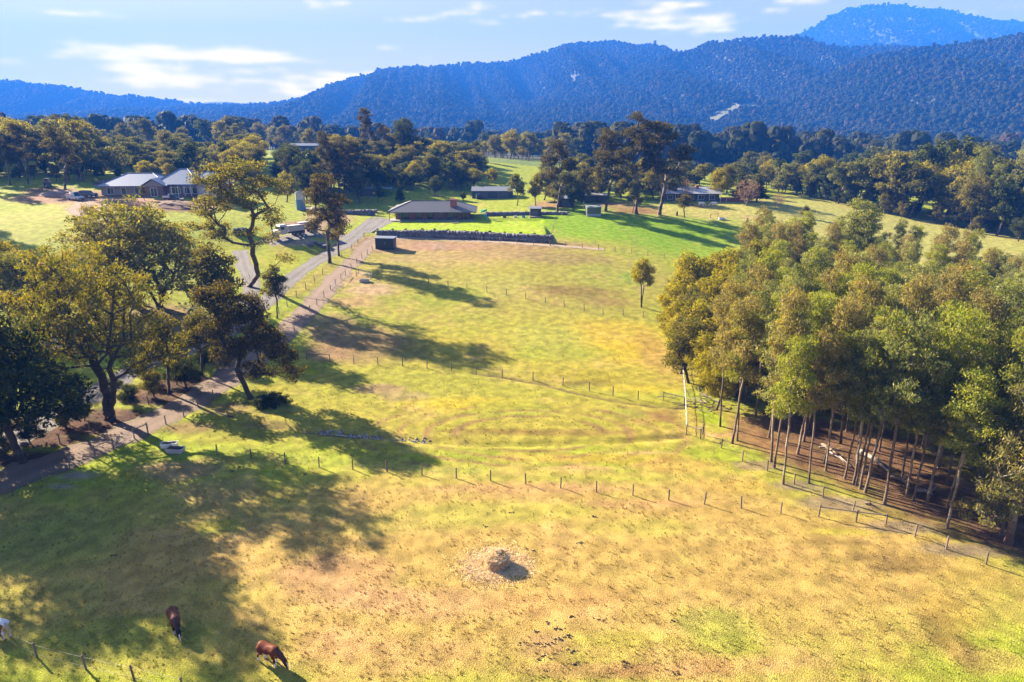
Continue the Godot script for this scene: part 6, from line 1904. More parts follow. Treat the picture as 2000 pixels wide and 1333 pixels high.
	for i in 2:
		protos["bare%d" % i] = grow({"h": 8.0, "fork": 0.12, "lobes": [[0, 0.55, 0, 0.46, 0.42, 0.46]], "clumps": 420, "cr": 0.5, "gap": 0.55, "leaves": 6, "ll": 0.55, "lw": 0.035, "tr": 0.2, "bark": [Color(0.16, 0.11, 0.09), Color(0.26, 0.17, 0.14), Color(0.24, 0.17, 0.14)], "tints": [Color(0.26, 0.16, 0.12), Color(0.32, 0.2, 0.15), Color(0.3, 0.2, 0.15)], "droop": -0.8, "sag": -0.02}, 510 + i)
	# single trees
	protos["hero_big"] = grow({"h": 22.5, "fork": 0.18, "wobble": 0.008, "lobes": [[0.0, 0.52, 0.0, 0.30, 0.16, 0.26], [-0.05, 0.82, 0.0, 0.22, 0.14, 0.20], [0.17, 0.74, 0.05, 0.18, 0.12, 0.18], [-0.24, 0.68, 0.0, 0.20, 0.13, 0.20], [0.02, 0.62, 0.18, 0.18, 0.12, 0.14], [0.28, 0.55, -0.02, 0.16, 0.12, 0.16], [-0.36, 0.50, 0.06, 0.13, 0.11, 0.14], [0.0, 0.66, -0.2, 0.2, 0.14, 0.14], [0.22, 0.38, 0.08, 0.15, 0.10, 0.12], [-0.25, 0.38, 0.0, 0.14, 0.09, 0.12], [0.36, 0.36, 0.0, 0.09, 0.08, 0.1], [0.05, 0.42, 0.1, 0.16, 0.1, 0.14]], "clumps": 330, "cr": 0.95, "gap": 1.0, "leaves": 82, "ll": 0.38, "lw": 0.13, "tr": 0.46, "bark": dark, "tints": brown, "droop": 0.6, "low": 0.24, "sag": 0.05, "stems": 3}, 601)
	protos["hero_lean"] = grow({"h": 17.0, "fork": 0.26, "lobes": [[-0.16, 0.84, 0, 0.17, 0.10, 0.16], [0.02, 0.74, 0.05, 0.19, 0.13, 0.17], [-0.2, 0.62, 0, 0.13, 0.12, 0.13], [0.14, 0.52, 0.02, 0.18, 0.12, 0.16], [-0.08, 0.42, 0.05, 0.14, 0.09, 0.13], [0.25, 0.36, 0, 0.14, 0.09, 0.12], [0.12, 0.28, 0.03, 0.12, 0.07, 0.1], [0.34, 0.24, 0.0, 0.09, 0.06, 0.09]], "clumps": 200, "cr": 1.0, "leaves": 120, "ll": 0.36, "lw": 0.15, "tr": 0.34, "bark": dark, "tints": [Color(0.034, 0.040, 0.018), Color(0.06, 0.055, 0.022), Color(0.20, 0.13, 0.035)], "lean": Vector3(-0.10, 0, 0), "droop": 0.7, "low": 0.17}, 602)
	protos["hero_multi"] = grow({"h": 24.5, "fork": 0.10, "lobes": [[-0.02, 0.90, 0, 0.18, 0.08, 0.16], [-0.14, 0.80, 0, 0.15, 0.08, 0.14], [0.16, 0.78, 0.02, 0.13, 0.08, 0.13], [0.0, 0.68, 0.05, 0.17, 0.08, 0.14], [-0.2, 0.62, 0, 0.12, 0.08, 0.12], [0.17, 0.56, 0.0, 0.13, 0.08, 0.12], [-0.14, 0.45, 0.04, 0.13, 0.07, 0.12], [0.10, 0.40, 0.05, 0.10, 0.06, 0.1], [0.22, 0.22, 0, 0.08, 0.05, 0.08], [-0.26, 0.48, 0, 0.08, 0.06, 0.1]], "clumps": 135, "cr": 1.25, "leaves": 85, "ll": 0.5, "lw": 0.2, "tr": 0.34, "bark": [Color(0.10, 0.06, 0.045), Color(0.14, 0.085, 0.06), Color(0.2, 0.12, 0.08)], "tints": brown, "droop": 0.4, "low": 0.16, "stems": 3, "flat": 0.55}, 603)
	protos["hero_twin"] = grow({"h": 20.0, "fork": 0.36, "lobes": [[0.0, 0.88, 0, 0.11, 0.10, 0.10], [-0.08, 0.74, 0, 0.13, 0.1, 0.11], [0.1, 0.68, 0.02, 0.12, 0.09, 0.1], [-0.02, 0.56, 0.02, 0.14, 0.09, 0.12], [0.12, 0.46, 0, 0.11, 0.08, 0.1], [-0.12, 0.44, 0, 0.09, 0.07, 0.1], [0.05, 0.33, 0, 0.09, 0.06, 0.09]], "clumps": 90, "cr": 1.05, "leaves": 90, "ll": 0.48, "lw": 0.18, "tr": 0.30, "bark": grey, "tints": [Color(0.05, 0.05, 0.02), Color(0.085, 0.07, 0.028), Color(0.18, 0.12, 0.04)], "droop": 0.8, "low": 0.24}, 604)
	protos["hero_right"] = grow({"h": 17.0, "fork": 0.28, "lobes": [[0.05, 0.86, 0, 0.18, 0.1, 0.16], [-0.12, 0.76, 0, 0.17, 0.1, 0.16], [-0.02, 0.62, 0.05, 0.19, 0.1, 0.17], [-0.17, 0.52, 0, 0.15, 0.1, 0.13], [0.15, 0.6, 0, 0.16, 0.1, 0.14], [-0.22, 0.38, 0.03, 0.14, 0.08, 0.13], [0.18, 0.40, 0, 0.14, 0.08, 0.13], [-0.17, 0.20, 0.1, 0.15, 0.07, 0.12], [0.14, 0.22, 0.1, 0.14, 0.07, 0.12], [0.0, 0.46, 0.1, 0.14, 0.08, 0.12]], "clumps": 190, "cr": 0.95, "leaves": 100, "ll": 0.34, "lw": 0.12, "tr": 0.32, "bark": [Color(0.11, 0.06, 0.04), Color(0.36, 0.32, 0.28), Color(0.2, 0.12, 0.08)], "tints": silver, "droop": 0.9, "low": 0.11}, 605)
	for i in 2:
		protos["full%d" % i] = grow({"h": 15.0, "fork": 0.22, "lobes": rand_lobes(r, 10, 0.26, 0.86, 0.30, 0.17), "clumps": 150, "cr": 0.95, "gap": 1.0, "leaves": 85, "ll": 0.38, "lw": 0.14, "tr": 0.2, "stems": 3, "bark": grey, "tints": [[Color(0.121, 0.144, 0.030), Color(0.178, 0.172, 0.040), Color(0.345, 0.253, 0.057)], [Color(0.092, 0.115, 0.041), Color(0.144, 0.155, 0.057), Color(0.253, 0.218, 0.092)]][i], "droop": 0.5, "low": 0.12}, 620 + i)
	protos["young"] = grow({"h": 10.0, "fork": 0.34, "lobes": rand_lobes(r, 6, 0.45, 0.88, 0.14, 0.12), "clumps": 48, "cr": 0.8, "leaves": 85, "ll": 0.38, "lw": 0.15, "tr": 0.13, "bark": dark, "tints": [Color(0.07, 0.078, 0.022), Color(0.11, 0.10, 0.03), Color(0.2, 0.15, 0.04)], "droop": 0.6, "low": 0.3}, 606)
	protos["lone"] = grow({"h": 12.0, "fork": 0.42, "lobes": rand_lobes(r, 6, 0.52, 0.88, 0.16, 0.13), "clumps": 70, "cr": 0.85, "leaves": 95, "ll": 0.38, "lw": 0.15, "tr": 0.16, "bark": grey, "tints": bright, "droop": 0.6, "low": 0.36, "stems": 2}, 607)
	protos["slim"] = grow({"h": 15.0, "fork": 0.3, "lobes": rand_lobes(r, 8, 0.35, 0.92, 0.13, 0.10), "clumps": 60, "cr": 0.8, "leaves": 42, "ll": 0.38, "lw": 0.14, "tr": 0.13, "bark": [Color(0.18, 0.1, 0.06), Color(0.22, 0.14, 0.08), Color(0.2, 0.12, 0.08)], "tints": olive, "droop": 0.6, "stems": 4, "low": 0.3}, 608)
	protos["pale"] = grow({"h": 15.0, "fork": 0.14, "lobes": [[-0.05, 0.8, 0, 0.1, 0.16, 0.1], [0.05, 0.65, 0, 0.12, 0.2, 0.12], [0.2, 0.45, 0, 0.07, 0.08, 0.08], [-0.1, 0.5, 0, 0.08, 0.15, 0.1]], "clumps": 70, "cr": 0.7, "leaves": 5, "ll": 0.5, "lw": 0.05, "tr": 0.2, "bark": [Color(0.42, 0.37, 0.32), Color(0.5, 0.45, 0.4), Color(0.3, 0.24, 0.2)], "tints": [Color(0.2, 0.15, 0.1), Color(0.22, 0.17, 0.1), Color(0.25, 0.2, 0.1)], "sag": -0.03}, 609)
	protos["low"] = grow({"h": 2.6, "fork": 0.1, "lobes": [[0, 0.45, 0, 0.75, 0.45, 0.7], [0.5, 0.35, 0, 0.6, 0.35, 0.6], [-0.6, 0.3, 0.1, 0.5, 0.3, 0.5]], "clumps": 60, "cr": 0.5, "leaves": 110, "ll": 0.26, "lw": 0.1, "tr": 0.12, "bark": dark, "tints": deep, "droop": 0.0, "flat": 0.8}, 610)
	protos["spread"] = grow({"h": 12.5, "fork": 0.3, "lobes": [[0.0, 0.82, 0, 0.42, 0.13, 0.35], [0.38, 0.76, 0, 0.3, 0.15, 0.3], [-0.35, 0.68, 0, 0.3, 0.13, 0.3], [0.1, 0.6, 0.2, 0.35, 0.13, 0.25], [0.45, 0.5, 0.05, 0.2, 0.1, 0.2]], "clumps": 120, "cr": 1.1, "leaves": 95, "ll": 0.45, "lw": 0.18, "tr": 0.4, "bark": dark, "tints": [Color(0.055, 0.065, 0.015), Color(0.10, 0.10, 0.02), Color(0.16, 0.14, 0.02)], "droop": 0.1, "low": 0.38, "flat": 0.55}, 611)
	print("tree kinds ", Time.get_ticks_msec())


func put_tree(called: String, kind: String, x: float, z: float, h: float, wide: float, turn: float, label: String, group: String) -> void:
	var p: Array = protos[kind]
	var t := thing(called, Vector3(x, surface(x, z) - 0.08, z), turn, label, "bush" if kind == "low" or h < 3.0 else "tree", group)
	var s: float = h / p[2]
	part("trunk", p[0], t)
	if p[1]: part("crown", p[1], t)
	for o in t.get_children():
		o.scale = Vector3(s * wide, s, s * wide)


const NTH = ["first", "second", "third", "fourth", "fifth", "sixth", "seventh", "eighth", "ninth", "tenth", "eleventh", "twelfth", "thirteenth", "fourteenth", "fifteenth", "sixteenth", "seventeenth", "eighteenth", "nineteenth", "twentieth", "second-last", "last"]


func build_trees() -> void:
	build_tree_kinds()
	var called := {"grove": "slender_gum", "bush": "rounded_tree", "tall": "tall_gum", "far": "olive_gum", "cone": "conifer", "pine": "conifer", "bare": "bare_tree", "hero": "gum_tree", "young": "young_gum", "lone": "gum_tree", "slim": "gum_tree", "pale": "bare_tree", "full": "leafy_gum", "low": "bush", "spread": "spreading_tree"}
	for t in TREES:
		var kind: String = t[0]
		var k := kind.split("_")[0].rstrip("0123456789")
		var l: Array = TREE_LABELS[t[6]]
		var named: String = {"far1": "pale_gum", "far2": "green_gum", "far3": "brown_gum", "far4": "autumn_tree", "far5": "dark_gum"}.get(kind, called[k])
		put_tree(named, kind, t[1], t[2], t[3], t[4], t[5], l[0], l[1])
	for i in GROVE.size():
		var p: Array = GROVE[i]
		var h := rng.randf_range(16.0, 21.0) if p[1] > -92.0 else rng.randf_range(12.0, 17.5)
		var front := i < 22
		put_tree("slender_gum", "grove%d" % (rng.randi() % 5), p[0], p[1], h, rng.randf_range(0.7, 1.0), rng.randf() * TAU,
			"slender gum with bare trunk in the grove's front rows, %s from the left" % NTH[i] if front else "slender gum crowded inside the dense grove at the right", "gums in the grove's front rows" if front else "gums inside the grove")
	print("trees ", Time.get_ticks_msec())

# ---------------------------------------------------------------- fences, gates, rock walls
var post_meshes := []


func post_mesh(i: int) -> Mesh:
	if post_meshes.is_empty():
		for k in 4:
			var q := Geo.new()
			var t := 0.85 + 0.1 * k
			q.col = Color(0.14 * t, 0.105 * t, 0.08 * t)
			q.tube([Vector3(0, -0.3, 0), Vector3(0, 1.2, 0), Vector3(0, 1.26, 0)], [0.075, 0.07, 0.045], 7)
			post_meshes.append(q.mesh(vcol("post_timber", 0.9)))
	return post_meshes[i % 4]


func fence(called: String, label: String, pts: Array, tall := 1.0, wires := 3, rails := []) -> Node3D:
	var base := ground(pts[0])
	var t := thing(called, base, 0.0, label, "fence")
	var tops := []
	for i in pts.size():
		var p := ground(pts[i])
		var b := Basis.from_euler(Vector3(rng.randf_range(-0.05, 0.05), rng.randf() * TAU, rng.randf_range(-0.05, 0.05))).scaled(Vector3(1, tall, 1) * rng.randf_range(0.95, 1.06))
		part("post", post_mesh(i + pts.size()), t, p - base, b)
		tops.append(p - base)
	var wm := mat("wire", 0.24, 0.23, 0.22, 0.5, 0.6)
	for w in wires:
		var q := Geo.new()
		var path := []
		var rad := []
		for i in tops.size():
			path.append(tops[i] + Vector3(0.06, tall * (0.3 + 0.8 * w / maxf(wires - 1, 1)), 0.06))
			rad.append(0.006)
		q.tube(path, rad, 3, false)
		part("wire", q.mesh(wm), t)
	var tm := mat("rail_timber", 0.23, 0.18, 0.14, 0.9, 0.0, "coarse", 1.2)
	for r in rails:
		var q := Geo.new()
		q.tube([tops[r] + Vector3(0, 1.1 * tall, 0), tops[r + 1] + Vector3(0, 1.1 * tall, 0)], [0.06, 0.055], 6)
		part("rail", q.mesh(tm), t)
	return t


func mesh_gate(label: String, a: Array, b: Array, h: float, cat := "gate") -> void:
	var p := ground(a)
	var e := ground(b) - p
	var t := thing("farm_gate", p, 0.0, label, cat)
	var m := mat("galvanised", 0.42, 0.43, 0.44, 0.45, 0.7)
	var q := Geo.new()
	var u := Vector3(0, 1, 0)
	q.tube([e * 0.03 + u * 0.2, e * 0.03 + u * h, e * 0.97 + u * h, e * 0.97 + u * 0.2, e * 0.03 + u * 0.2], [0.025, 0.025, 0.025, 0.025, 0.025], 5)
	part("gate_frame", q.mesh(m), t)
	for k in 4:
		var w := Geo.new()
		var y := 0.2 + (h - 0.2) * (k + 1) / 5.0
		w.tube([e * 0.03 + u * y, e * 0.97 + u * y], [0.012, 0.012], 4)
		part("gate_bar", w.mesh(m), t)


func build_fences() -> void:
	fence("post_and_wire_fence", "long row of wooden posts crossing the front paddock behind the hay feeder", FENCE_FRONT, 1.0, 3, [17])
	fence("post_and_wire_fence", "post and wire fence curving along the edge of the grove", FENCE_GROVE, 1.0, 3, [7])
	fence("post_and_wire_fence", "post fence across the middle paddock above the wheel tracks", FENCE_MIDDLE, 1.05, 2, [0, 14])
	fence("post_and_wire_fence", "post fence across the upper paddock leading to the lone gum", FENCE_UPPER, 1.0, 2)
	fence("post_and_wire_fence", "pale post fence along the track below the rock wall", FENCE_TOP, 1.05, 2)
	fence("post_and_wire_fence", "short fence on the lane's right side below the leaning gum", FENCE_LANE_A, 1.05, 3)
	fence("post_and_wire_fence", "fence on the lane's right side beside the shaded upper paddock", FENCE_LANE_B, 1.05, 3)
	fence("post_and_wire_fence", "fence on the lane's right side near the dark horse shelter", FENCE_LANE_C, 1.05, 3, [1])
	fence("post_and_wire_fence", "shaded fence at the lane's lower left end", FENCE_LANE_D, 1.05, 3)
	fence("post_and_wire_fence", "fence in the leaf litter between lane and gravel road", FENCE_ROAD_A, 1.0, 3)
	fence("post_and_wire_fence", "fence on the grass strip between gravel road and upper lane", FENCE_ROAD_B, 1.0, 3)
	fence("post_and_wire_fence", "pale post fence climbing from the rock wall end past the lawn", FENCE_LAWN, 1.0, 3)
	fence("post_and_wire_fence", "dark posts in the shade at the bottom left corner", FENCE_NEAR, 1.0, 2)
	# lane gate with its braced ends
	var g0: Array = FENCE_LANE_A[-1]
	var g3: Array = FENCE_LANE_D[0]
	var g1 := [lerpf(g0[0], g3[0], 0.27), lerpf(g0[1], g3[1], 0.27)]
	var g2 := [lerpf(g0[0], g3[0], 0.67), lerpf(g0[1], g3[1], 0.67)]
	fence("braced_post_pair", "braced post pair with top rail, upper end of the lane gate", [g0, g1], 1.15, 2, [0])
	fence("braced_post_pair", "braced post pair with top rail, lower end of the lane gate", [g2, g3], 1.15, 2, [0])
	mesh_gate("wire mesh gate standing between two braced post pairs on the lane", g1, g2, 1.15)
	mesh_gate("small gate in the lane fence beside the upper paddock", FENCE_LANE_B[-1], FENCE_LANE_C[0], 1.1)
	# white rails along the grove side of the middle paddock
	var base := ground(FENCE_WHITE[0])
	var t := thing("white_rail_fence", base, 0.0, "white-railed fence running away from the grove gate", "fence")
	var wm := mat("white_rail", 0.62, 0.62, 0.60, 0.6)
	var path := []
	var rad := []
	for i in FENCE_WHITE.size():
		var p := ground(FENCE_WHITE[i])
		part("post", post_mesh(i), t, p - base, Basis().scaled(Vector3(0.6, 1.0, 0.6)))
		path.append(p - base + Vector3(0, 1.15, 0))
		rad.append(0.024)
	for y in [0.0, -0.45]:
		var q := Geo.new()
		var pp := []
		for p in path: pp.append(p + Vector3(0, y, 0))
		q.tube(pp, rad, 5)
		part("rail", q.mesh(wm), t)
	fence("braced_post_pair", "braced posts with pale rails at the near end of the white-railed fence", [FENCE_WHITE[0], FENCE_GROVE[0], [FENCE_GROVE[0][0] + 0.6, FENCE_GROVE[0][1] - 1.2]], 1.1, 0, [0, 1])
	# pen round a trough
	var pb := ground(PEN[0])
	var pt := thing("trough_pen", pb, 0.0, "small pale railed pen round the upper paddock trough", "pen")
	for i in 4:
		var p := ground(PEN[i]) - pb
		part("post", post_mesh(i), pt, p)
		if i < 3:
			for y in [0.7, 1.1]:
				var q := Geo.new()
				q.tube([p + Vector3(0, y, 0), ground(PEN[i + 1]) - pb + Vector3(0, y, 0)], [0.04, 0.04], 5)
				part("rail", q.mesh(mat("pen_rail", 0.4, 0.37, 0.34)), pt)


func rock_mesh(k: int) -> Mesh:
	var key := "rock%d" % k
	if mats.has(key): return mats[key]
	var r := RandomNumberGenerator.new()
	r.seed = 700 + k
	var q := Geo.new()
	var sh := 0.75 + 0.5 * r.randf()
	q.col = Color(0.15, 0.115, 0.10).lerp(Color(0.11, 0.105, 0.115), r.randf()) * sh
	# a squarish boulder: a cube whose faces are split once and pushed about
	var pts := {}
	var f := func(p: Vector3) -> Vector3:
		if not pts.has(p):
			var s := p.normalized().lerp(p, 0.45)
			pts[p] = s * (1.0 + r.randf_range(-0.16, 0.16)) * 0.62 + Vector3(r.randf(), r.randf(), r.randf()) * 0.06
		return pts[p]
	for ax in 3:
		for sg in [-1.0, 1.0]:
			for i in 2:
				for j in 2:
					var c := []
					for o in [[0, 0], [1, 0], [1, 1], [0, 1]]:
						var p := Vector3.ZERO
						p[ax] = sg
						p[(ax + 1) % 3] = i + o[0] - 1.0
						p[(ax + 2) % 3] = j + o[1] - 1.0
						c.append(f.call(p))
					q.quad_out(c[0], c[1], c[2], c[3], Vector3.ZERO)
	mats[key] = q.mesh(vcol("stone", 0.95))
	return mats[key]


# a dry wall of boulders along a line, its top at a given height
func rock_wall(label: String, path: Array, top: float, size: float, courses: int) -> void:
	var line := spread(path, size * 0.92)
	var base := ground(path[0])
	var t := thing("rock_wall", base, 0.0, label, "wall")
	for c in courses:
		for i in line.size():
			var p := Vector3(line[i][0], height(line[i][0], line[i][1] + 0.9), line[i][1])
			var hh := maxf(top - p.y, 0.5) / courses
			var s := size * rng.randf_range(0.85, 1.25)
			var at := p + Vector3((c % 2) * size * 0.5, hh * (c + 0.5), 0.35 - 0.22 * c)
			part("rock", rock_mesh(rng.randi() % 9), t, at - base + Vector3(rng.randf_range(-0.1, 0.1), 0, rng.randf_range(-0.12, 0.12)), Basis.from_euler(Vector3(rng.randf_range(-0.3, 0.3), rng.randf() * TAU, rng.randf_range(-0.3, 0.3))).scaled(Vector3(s, hh * 1.12, size * 1.05)))


func build_walls() -> void:
	var front := []
	for i in 6: front.append(TERRACE[i])
	rock_wall("long dark boulder wall holding up the bright lawn below the brick house", front, 8.05, 0.95, 2)
	rock_wall("boulder bank behind the play area right of the brick house", [[-8.0, -205.5], [0.0, -206.0], [9.0, -206.5], [16.0, -206.0]], 9.7, 1.1, 2)
	rock_wall("boulder bank left of the brick house above the gravel turning area", [[-57.0, -206.0], [-50.0, -207.5], [-42.0, -208.0]], 10.0, 1.1, 2)
	var shrubs := spread(front, 3.6)
	for i in shrubs.size() - 1:
		var x: float = shrubs[i][0] + rng.randf_range(-0.5, 0.5)
		var z: float = shrubs[i][1] - 1.3
		put_tree("bush", "low", x, z, rng.randf_range(0.4, 0.8), 0.7, rng.randf() * TAU, "small dark shrub planted along the top of the lawn's boulder wall", "shrubs along the boulder wall")
	# loose rocks beside the truck yard
	var o := Vector3(-48.06, 6.49, -166.76)
	for k in 7:
		var x := o.x + rng.randf_range(-2.0, 2.2)
		var z := o.z + rng.randf_range(-1.3, 1.3)
		var m := part("boulder", rock_mesh(k), self, Vector3(x, surface(x, z) + 0.25, z), Basis.from_euler(Vector3(0.2, k * 1.3, 0.1)).scaled(Vector3(1.1, 0.8, 0.9) * rng.randf_range(0.7, 1.2)))
		tag(m, "boulder in the small rock heap beside the gravel road", "rock", "rocks in the heap beside the gravel road")
	# stones and water in the drain
	var q := Geo.new()
	var w := Geo.new()
	var line := spread(WATER, 0.5)
	for i in line.size() - 1:
		var a := Vector3(line[i][0], height(line[i][0], line[i][1]) - 0.17, line[i][1])
		var b := Vector3(line[i + 1][0], height(line[i + 1][0], line[i + 1][1]) - 0.17, line[i + 1][1])
		var s := Vector3(0.03, 0, 0.34 * maxf(0.02, noise.get_noise_1d(i * 9.0) + 0.12))
		w.quad(a - s, b - s, b + s, a + s)
	var wm := mat("water", 0.03, 0.035, 0.035, 0.04)
	tag(part("drain_water", w.mesh(wm), self), "thin line of water in the paddock drain", "", "", "structure")
	var pw := Geo.new()
	line = spread(PUDDLE, 0.4)
	for i in line.size() - 1:
		var a := Vector3(line[i][0], surface(line[i][0], line[i][1]) + 0.03, line[i][1])
		var b := Vector3(line[i + 1][0], surface(line[i + 1][0], line[i + 1][1]) + 0.03, line[i + 1][1])
		var s := Vector3(0.1, 0, 0.3)
		pw.quad(a - s, b - s, b + s, a + s)
	tag(part("puddle_water", pw.mesh(wm), self), "puddle beside the lane under the leaning gum", "", "", "structure")
	var xf := []
	var cols := []
	for i in 170:
		var p: Array = spread(WATER, 0.1)[0] if false else WATER[0]
		var t := rng.randf()
		var k := int(t * (WATER.size() - 1))
		var f := t * (WATER.size() - 1) - k
		var x: float = lerpf(WATER[k][0], WATER[k + 1][0], f) + rng.randfn() * 0.3
		var z: float = lerpf(WATER[k][1], WATER[k + 1][1], f) - 0.45 + rng.randfn() * 0.32
		xf.append(Transform3D(Basis.from_euler(Vector3(rng.randf(), rng.randf() * 6.0, rng.randf())).scaled(Vector3.ONE * rng.randf_range(0.06, 0.2)), Vector3(x, surface(x, z) + 0.02, z)))
		cols.append(Color(2.4, 2.2, 2.0) * rng.randf_range(0.4, 1.2))
	scatter("drain_stones", "pale stones lining the paddock drain", rock_mesh(2), xf, cols)

# ---------------------------------------------------------------- buildings
func hip(parent: Node, m: Material, c: Vector3, lx: float, lz: float, rise: float, hip_in := -1.0, called := "roof") -> MeshInstance3D:
	var q := Geo.new()
	var i := lz / 2 if hip_in < 0.0 else hip_in
	var a := [c + Vector3(-lx / 2, 0, lz / 2), c + Vector3(lx / 2, 0, lz / 2), c + Vector3(lx / 2, 0, -lz / 2), c + Vector3(-lx / 2, 0, -lz / 2)]
	var r0 := c + Vector3(-lx / 2 + i, rise, 0)
	var r1 := c + Vector3(lx / 2 - i, rise, 0)
	var from := c - Vector3(0, 2, 0)
	q.quad_out(a[0], a[1], r1, r0, from)
	q.quad_out(a[2], a[3], r0, r1, from)
	q.tri_out(a[1], a[2], r1, from)
	q.tri_out(a[3], a[0], r0, from)
	for k in 4:   # fascia
		var d := Vector3(0, -0.22, 0)
		q.quad_out(a[k], a[(k + 1) % 4], a[(k + 1) % 4] + d, a[k] + d, c - Vector3(0, 0.1, 0))
	q.quad_out(a[0] + Vector3(0, -0.2, 0), a[1] + Vector3(0, -0.2, 0), a[2] + Vector3(0, -0.2, 0), a[3] + Vector3(0, -0.2, 0), c + Vector3(0, 1, 0))
	var o := part(called, q.mesh(m), parent)
	# ridge and hip cappings
	var cap := Geo.new()
	for e in [[r0, r1], [a[0], r0], [a[3], r0], [a[1], r1], [a[2], r1]]:
		cap.tube([e[0] + Vector3(0, 0.03, 0), e[1] + Vector3(0, 0.03, 0)], [0.09, 0.09], 5)
	part("ridge_cap", cap.mesh(m), o)
	return o


func gable(parent: Node, m: Material, wall: Material, c: Vector3, w: float, d: float, rise: float) -> void:
	# ridge runs along z, gable end faces +z
	var q := Geo.new()
	var t := 0.12
	for s in [-1, 1]:
		var e0 := c + Vector3(s * w / 2, 0, d / 2)
		var e1 := c + Vector3(s * w / 2, 0, -d / 2)
		var r0 := c + Vector3(0, rise, d / 2)
		var r1 := c + Vector3(0, rise, -d / 2)
		var u := Vector3(0, t, 0)
		q.hexa([e0, e1, r1, r0, e0 + u, e1 + u, r1 + u, r0 + u])
	part("roof", q.mesh(m), parent)
	var g := Geo.new()
	var a := c + Vector3(-w / 2 + 0.4, 0, d / 2 - 0.35)
	var b := c + Vector3(w / 2 - 0.4, 0, d / 2 - 0.35)
	var r := c + Vector3(0, rise * (1.0 - 0.8 / w), d / 2 - 0.35)
	g.tri_out(a, b, r, c)
	part("gable_end", g.mesh(wall), parent)


func window(parent: Node, at: Vector3, w: float, h: float, turn := 0.0, called := "window", frame_col := 0.6) -> void:
	var b := Basis(Vector3.UP, turn)
	var fm := mat("frame_%d" % int(frame_col * 100), frame_col, frame_col, frame_col, 0.5)
	var o := bx(called, parent, mat("glass", 0.02, 0.025, 0.03, 0.05), at, Vector3(w, h, 0.06), b)
	var f := Geo.new()
	for s in [-1, 1]:
		f.box(Vector3(s * w / 2, 0, 0.03), Vector3(0.09, h + 0.09, 0.12))
		f.box(Vector3(0, s * h / 2, 0.03), Vector3(w - 0.09, 0.09, 0.12))
	if w > 1.2: f.box(Vector3(0, 0, 0.03), Vector3(0.07, h - 0.09, 0.1))
	part("frame", f.mesh(fm), o)


func brick_mat() -> StandardMaterial3D:
	return mat("brick", 0.30, 0.115, 0.075, 0.9, 0.0, "blotch", 1.4)


func shed(called: String, label: String, at: Vector3, turn: float, w: float, d: float, h: float, rise: float, wm: Material, rm: Material, style := "gable", doors := 1) -> Node3D:
	var t := thing(called, at, turn, label, "shed")
	bx("wall", t, wm, Vector3(0, h / 2 - 0.15, -d / 2), Vector3(w, h + 0.3, d))
	var q := Geo.new()
	if style == "skillion":
		var p := []
		for y in [0.0, 0.1]:
			p += [Vector3(-w / 2 - 0.25, h + 0.05 + y, 0.3), Vector3(w / 2 + 0.25, h + 0.05 + y, 0.3), Vector3(w / 2 + 0.25, h + rise + y, -d - 0.3), Vector3(-w / 2 - 0.25, h + rise + y, -d - 0.3)]
		q.hexa(p)
	else:
		for s in [0.3, -d - 0.3]:
			var p := []
			for y in [0.0, 0.1]:
				p += [Vector3(-w / 2 - 0.25, h + y + 0.02, s), Vector3(w / 2 + 0.25, h + y + 0.02, s), Vector3(w / 2 + 0.25, h + rise + y, -d / 2), Vector3(-w / 2 - 0.25, h + rise + y, -d / 2)]
			q.hexa(p)
	part("roof", q.mesh(rm), t)
	if style == "gable":
		for s in [-1, 1]:
			var g := Geo.new()
			g.tri_out(Vector3(s * w / 2, h, 0), Vector3(s * w / 2, h, -d), Vector3(s * w / 2, h + rise, -d / 2), Vector3(0, h, -d / 2))
			part("gable_end", g.mesh(wm), t)
	for k in doors:
		var x := w * ((k + 0.5) / doors - 0.5)
		bx("door", t, mat("shed_door", 0.05, 0.055, 0.07, 0.5), Vector3(x, h * 0.42, 0.02), Vector3(w / doors * 0.55, h * 0.84, 0.06))
	return t


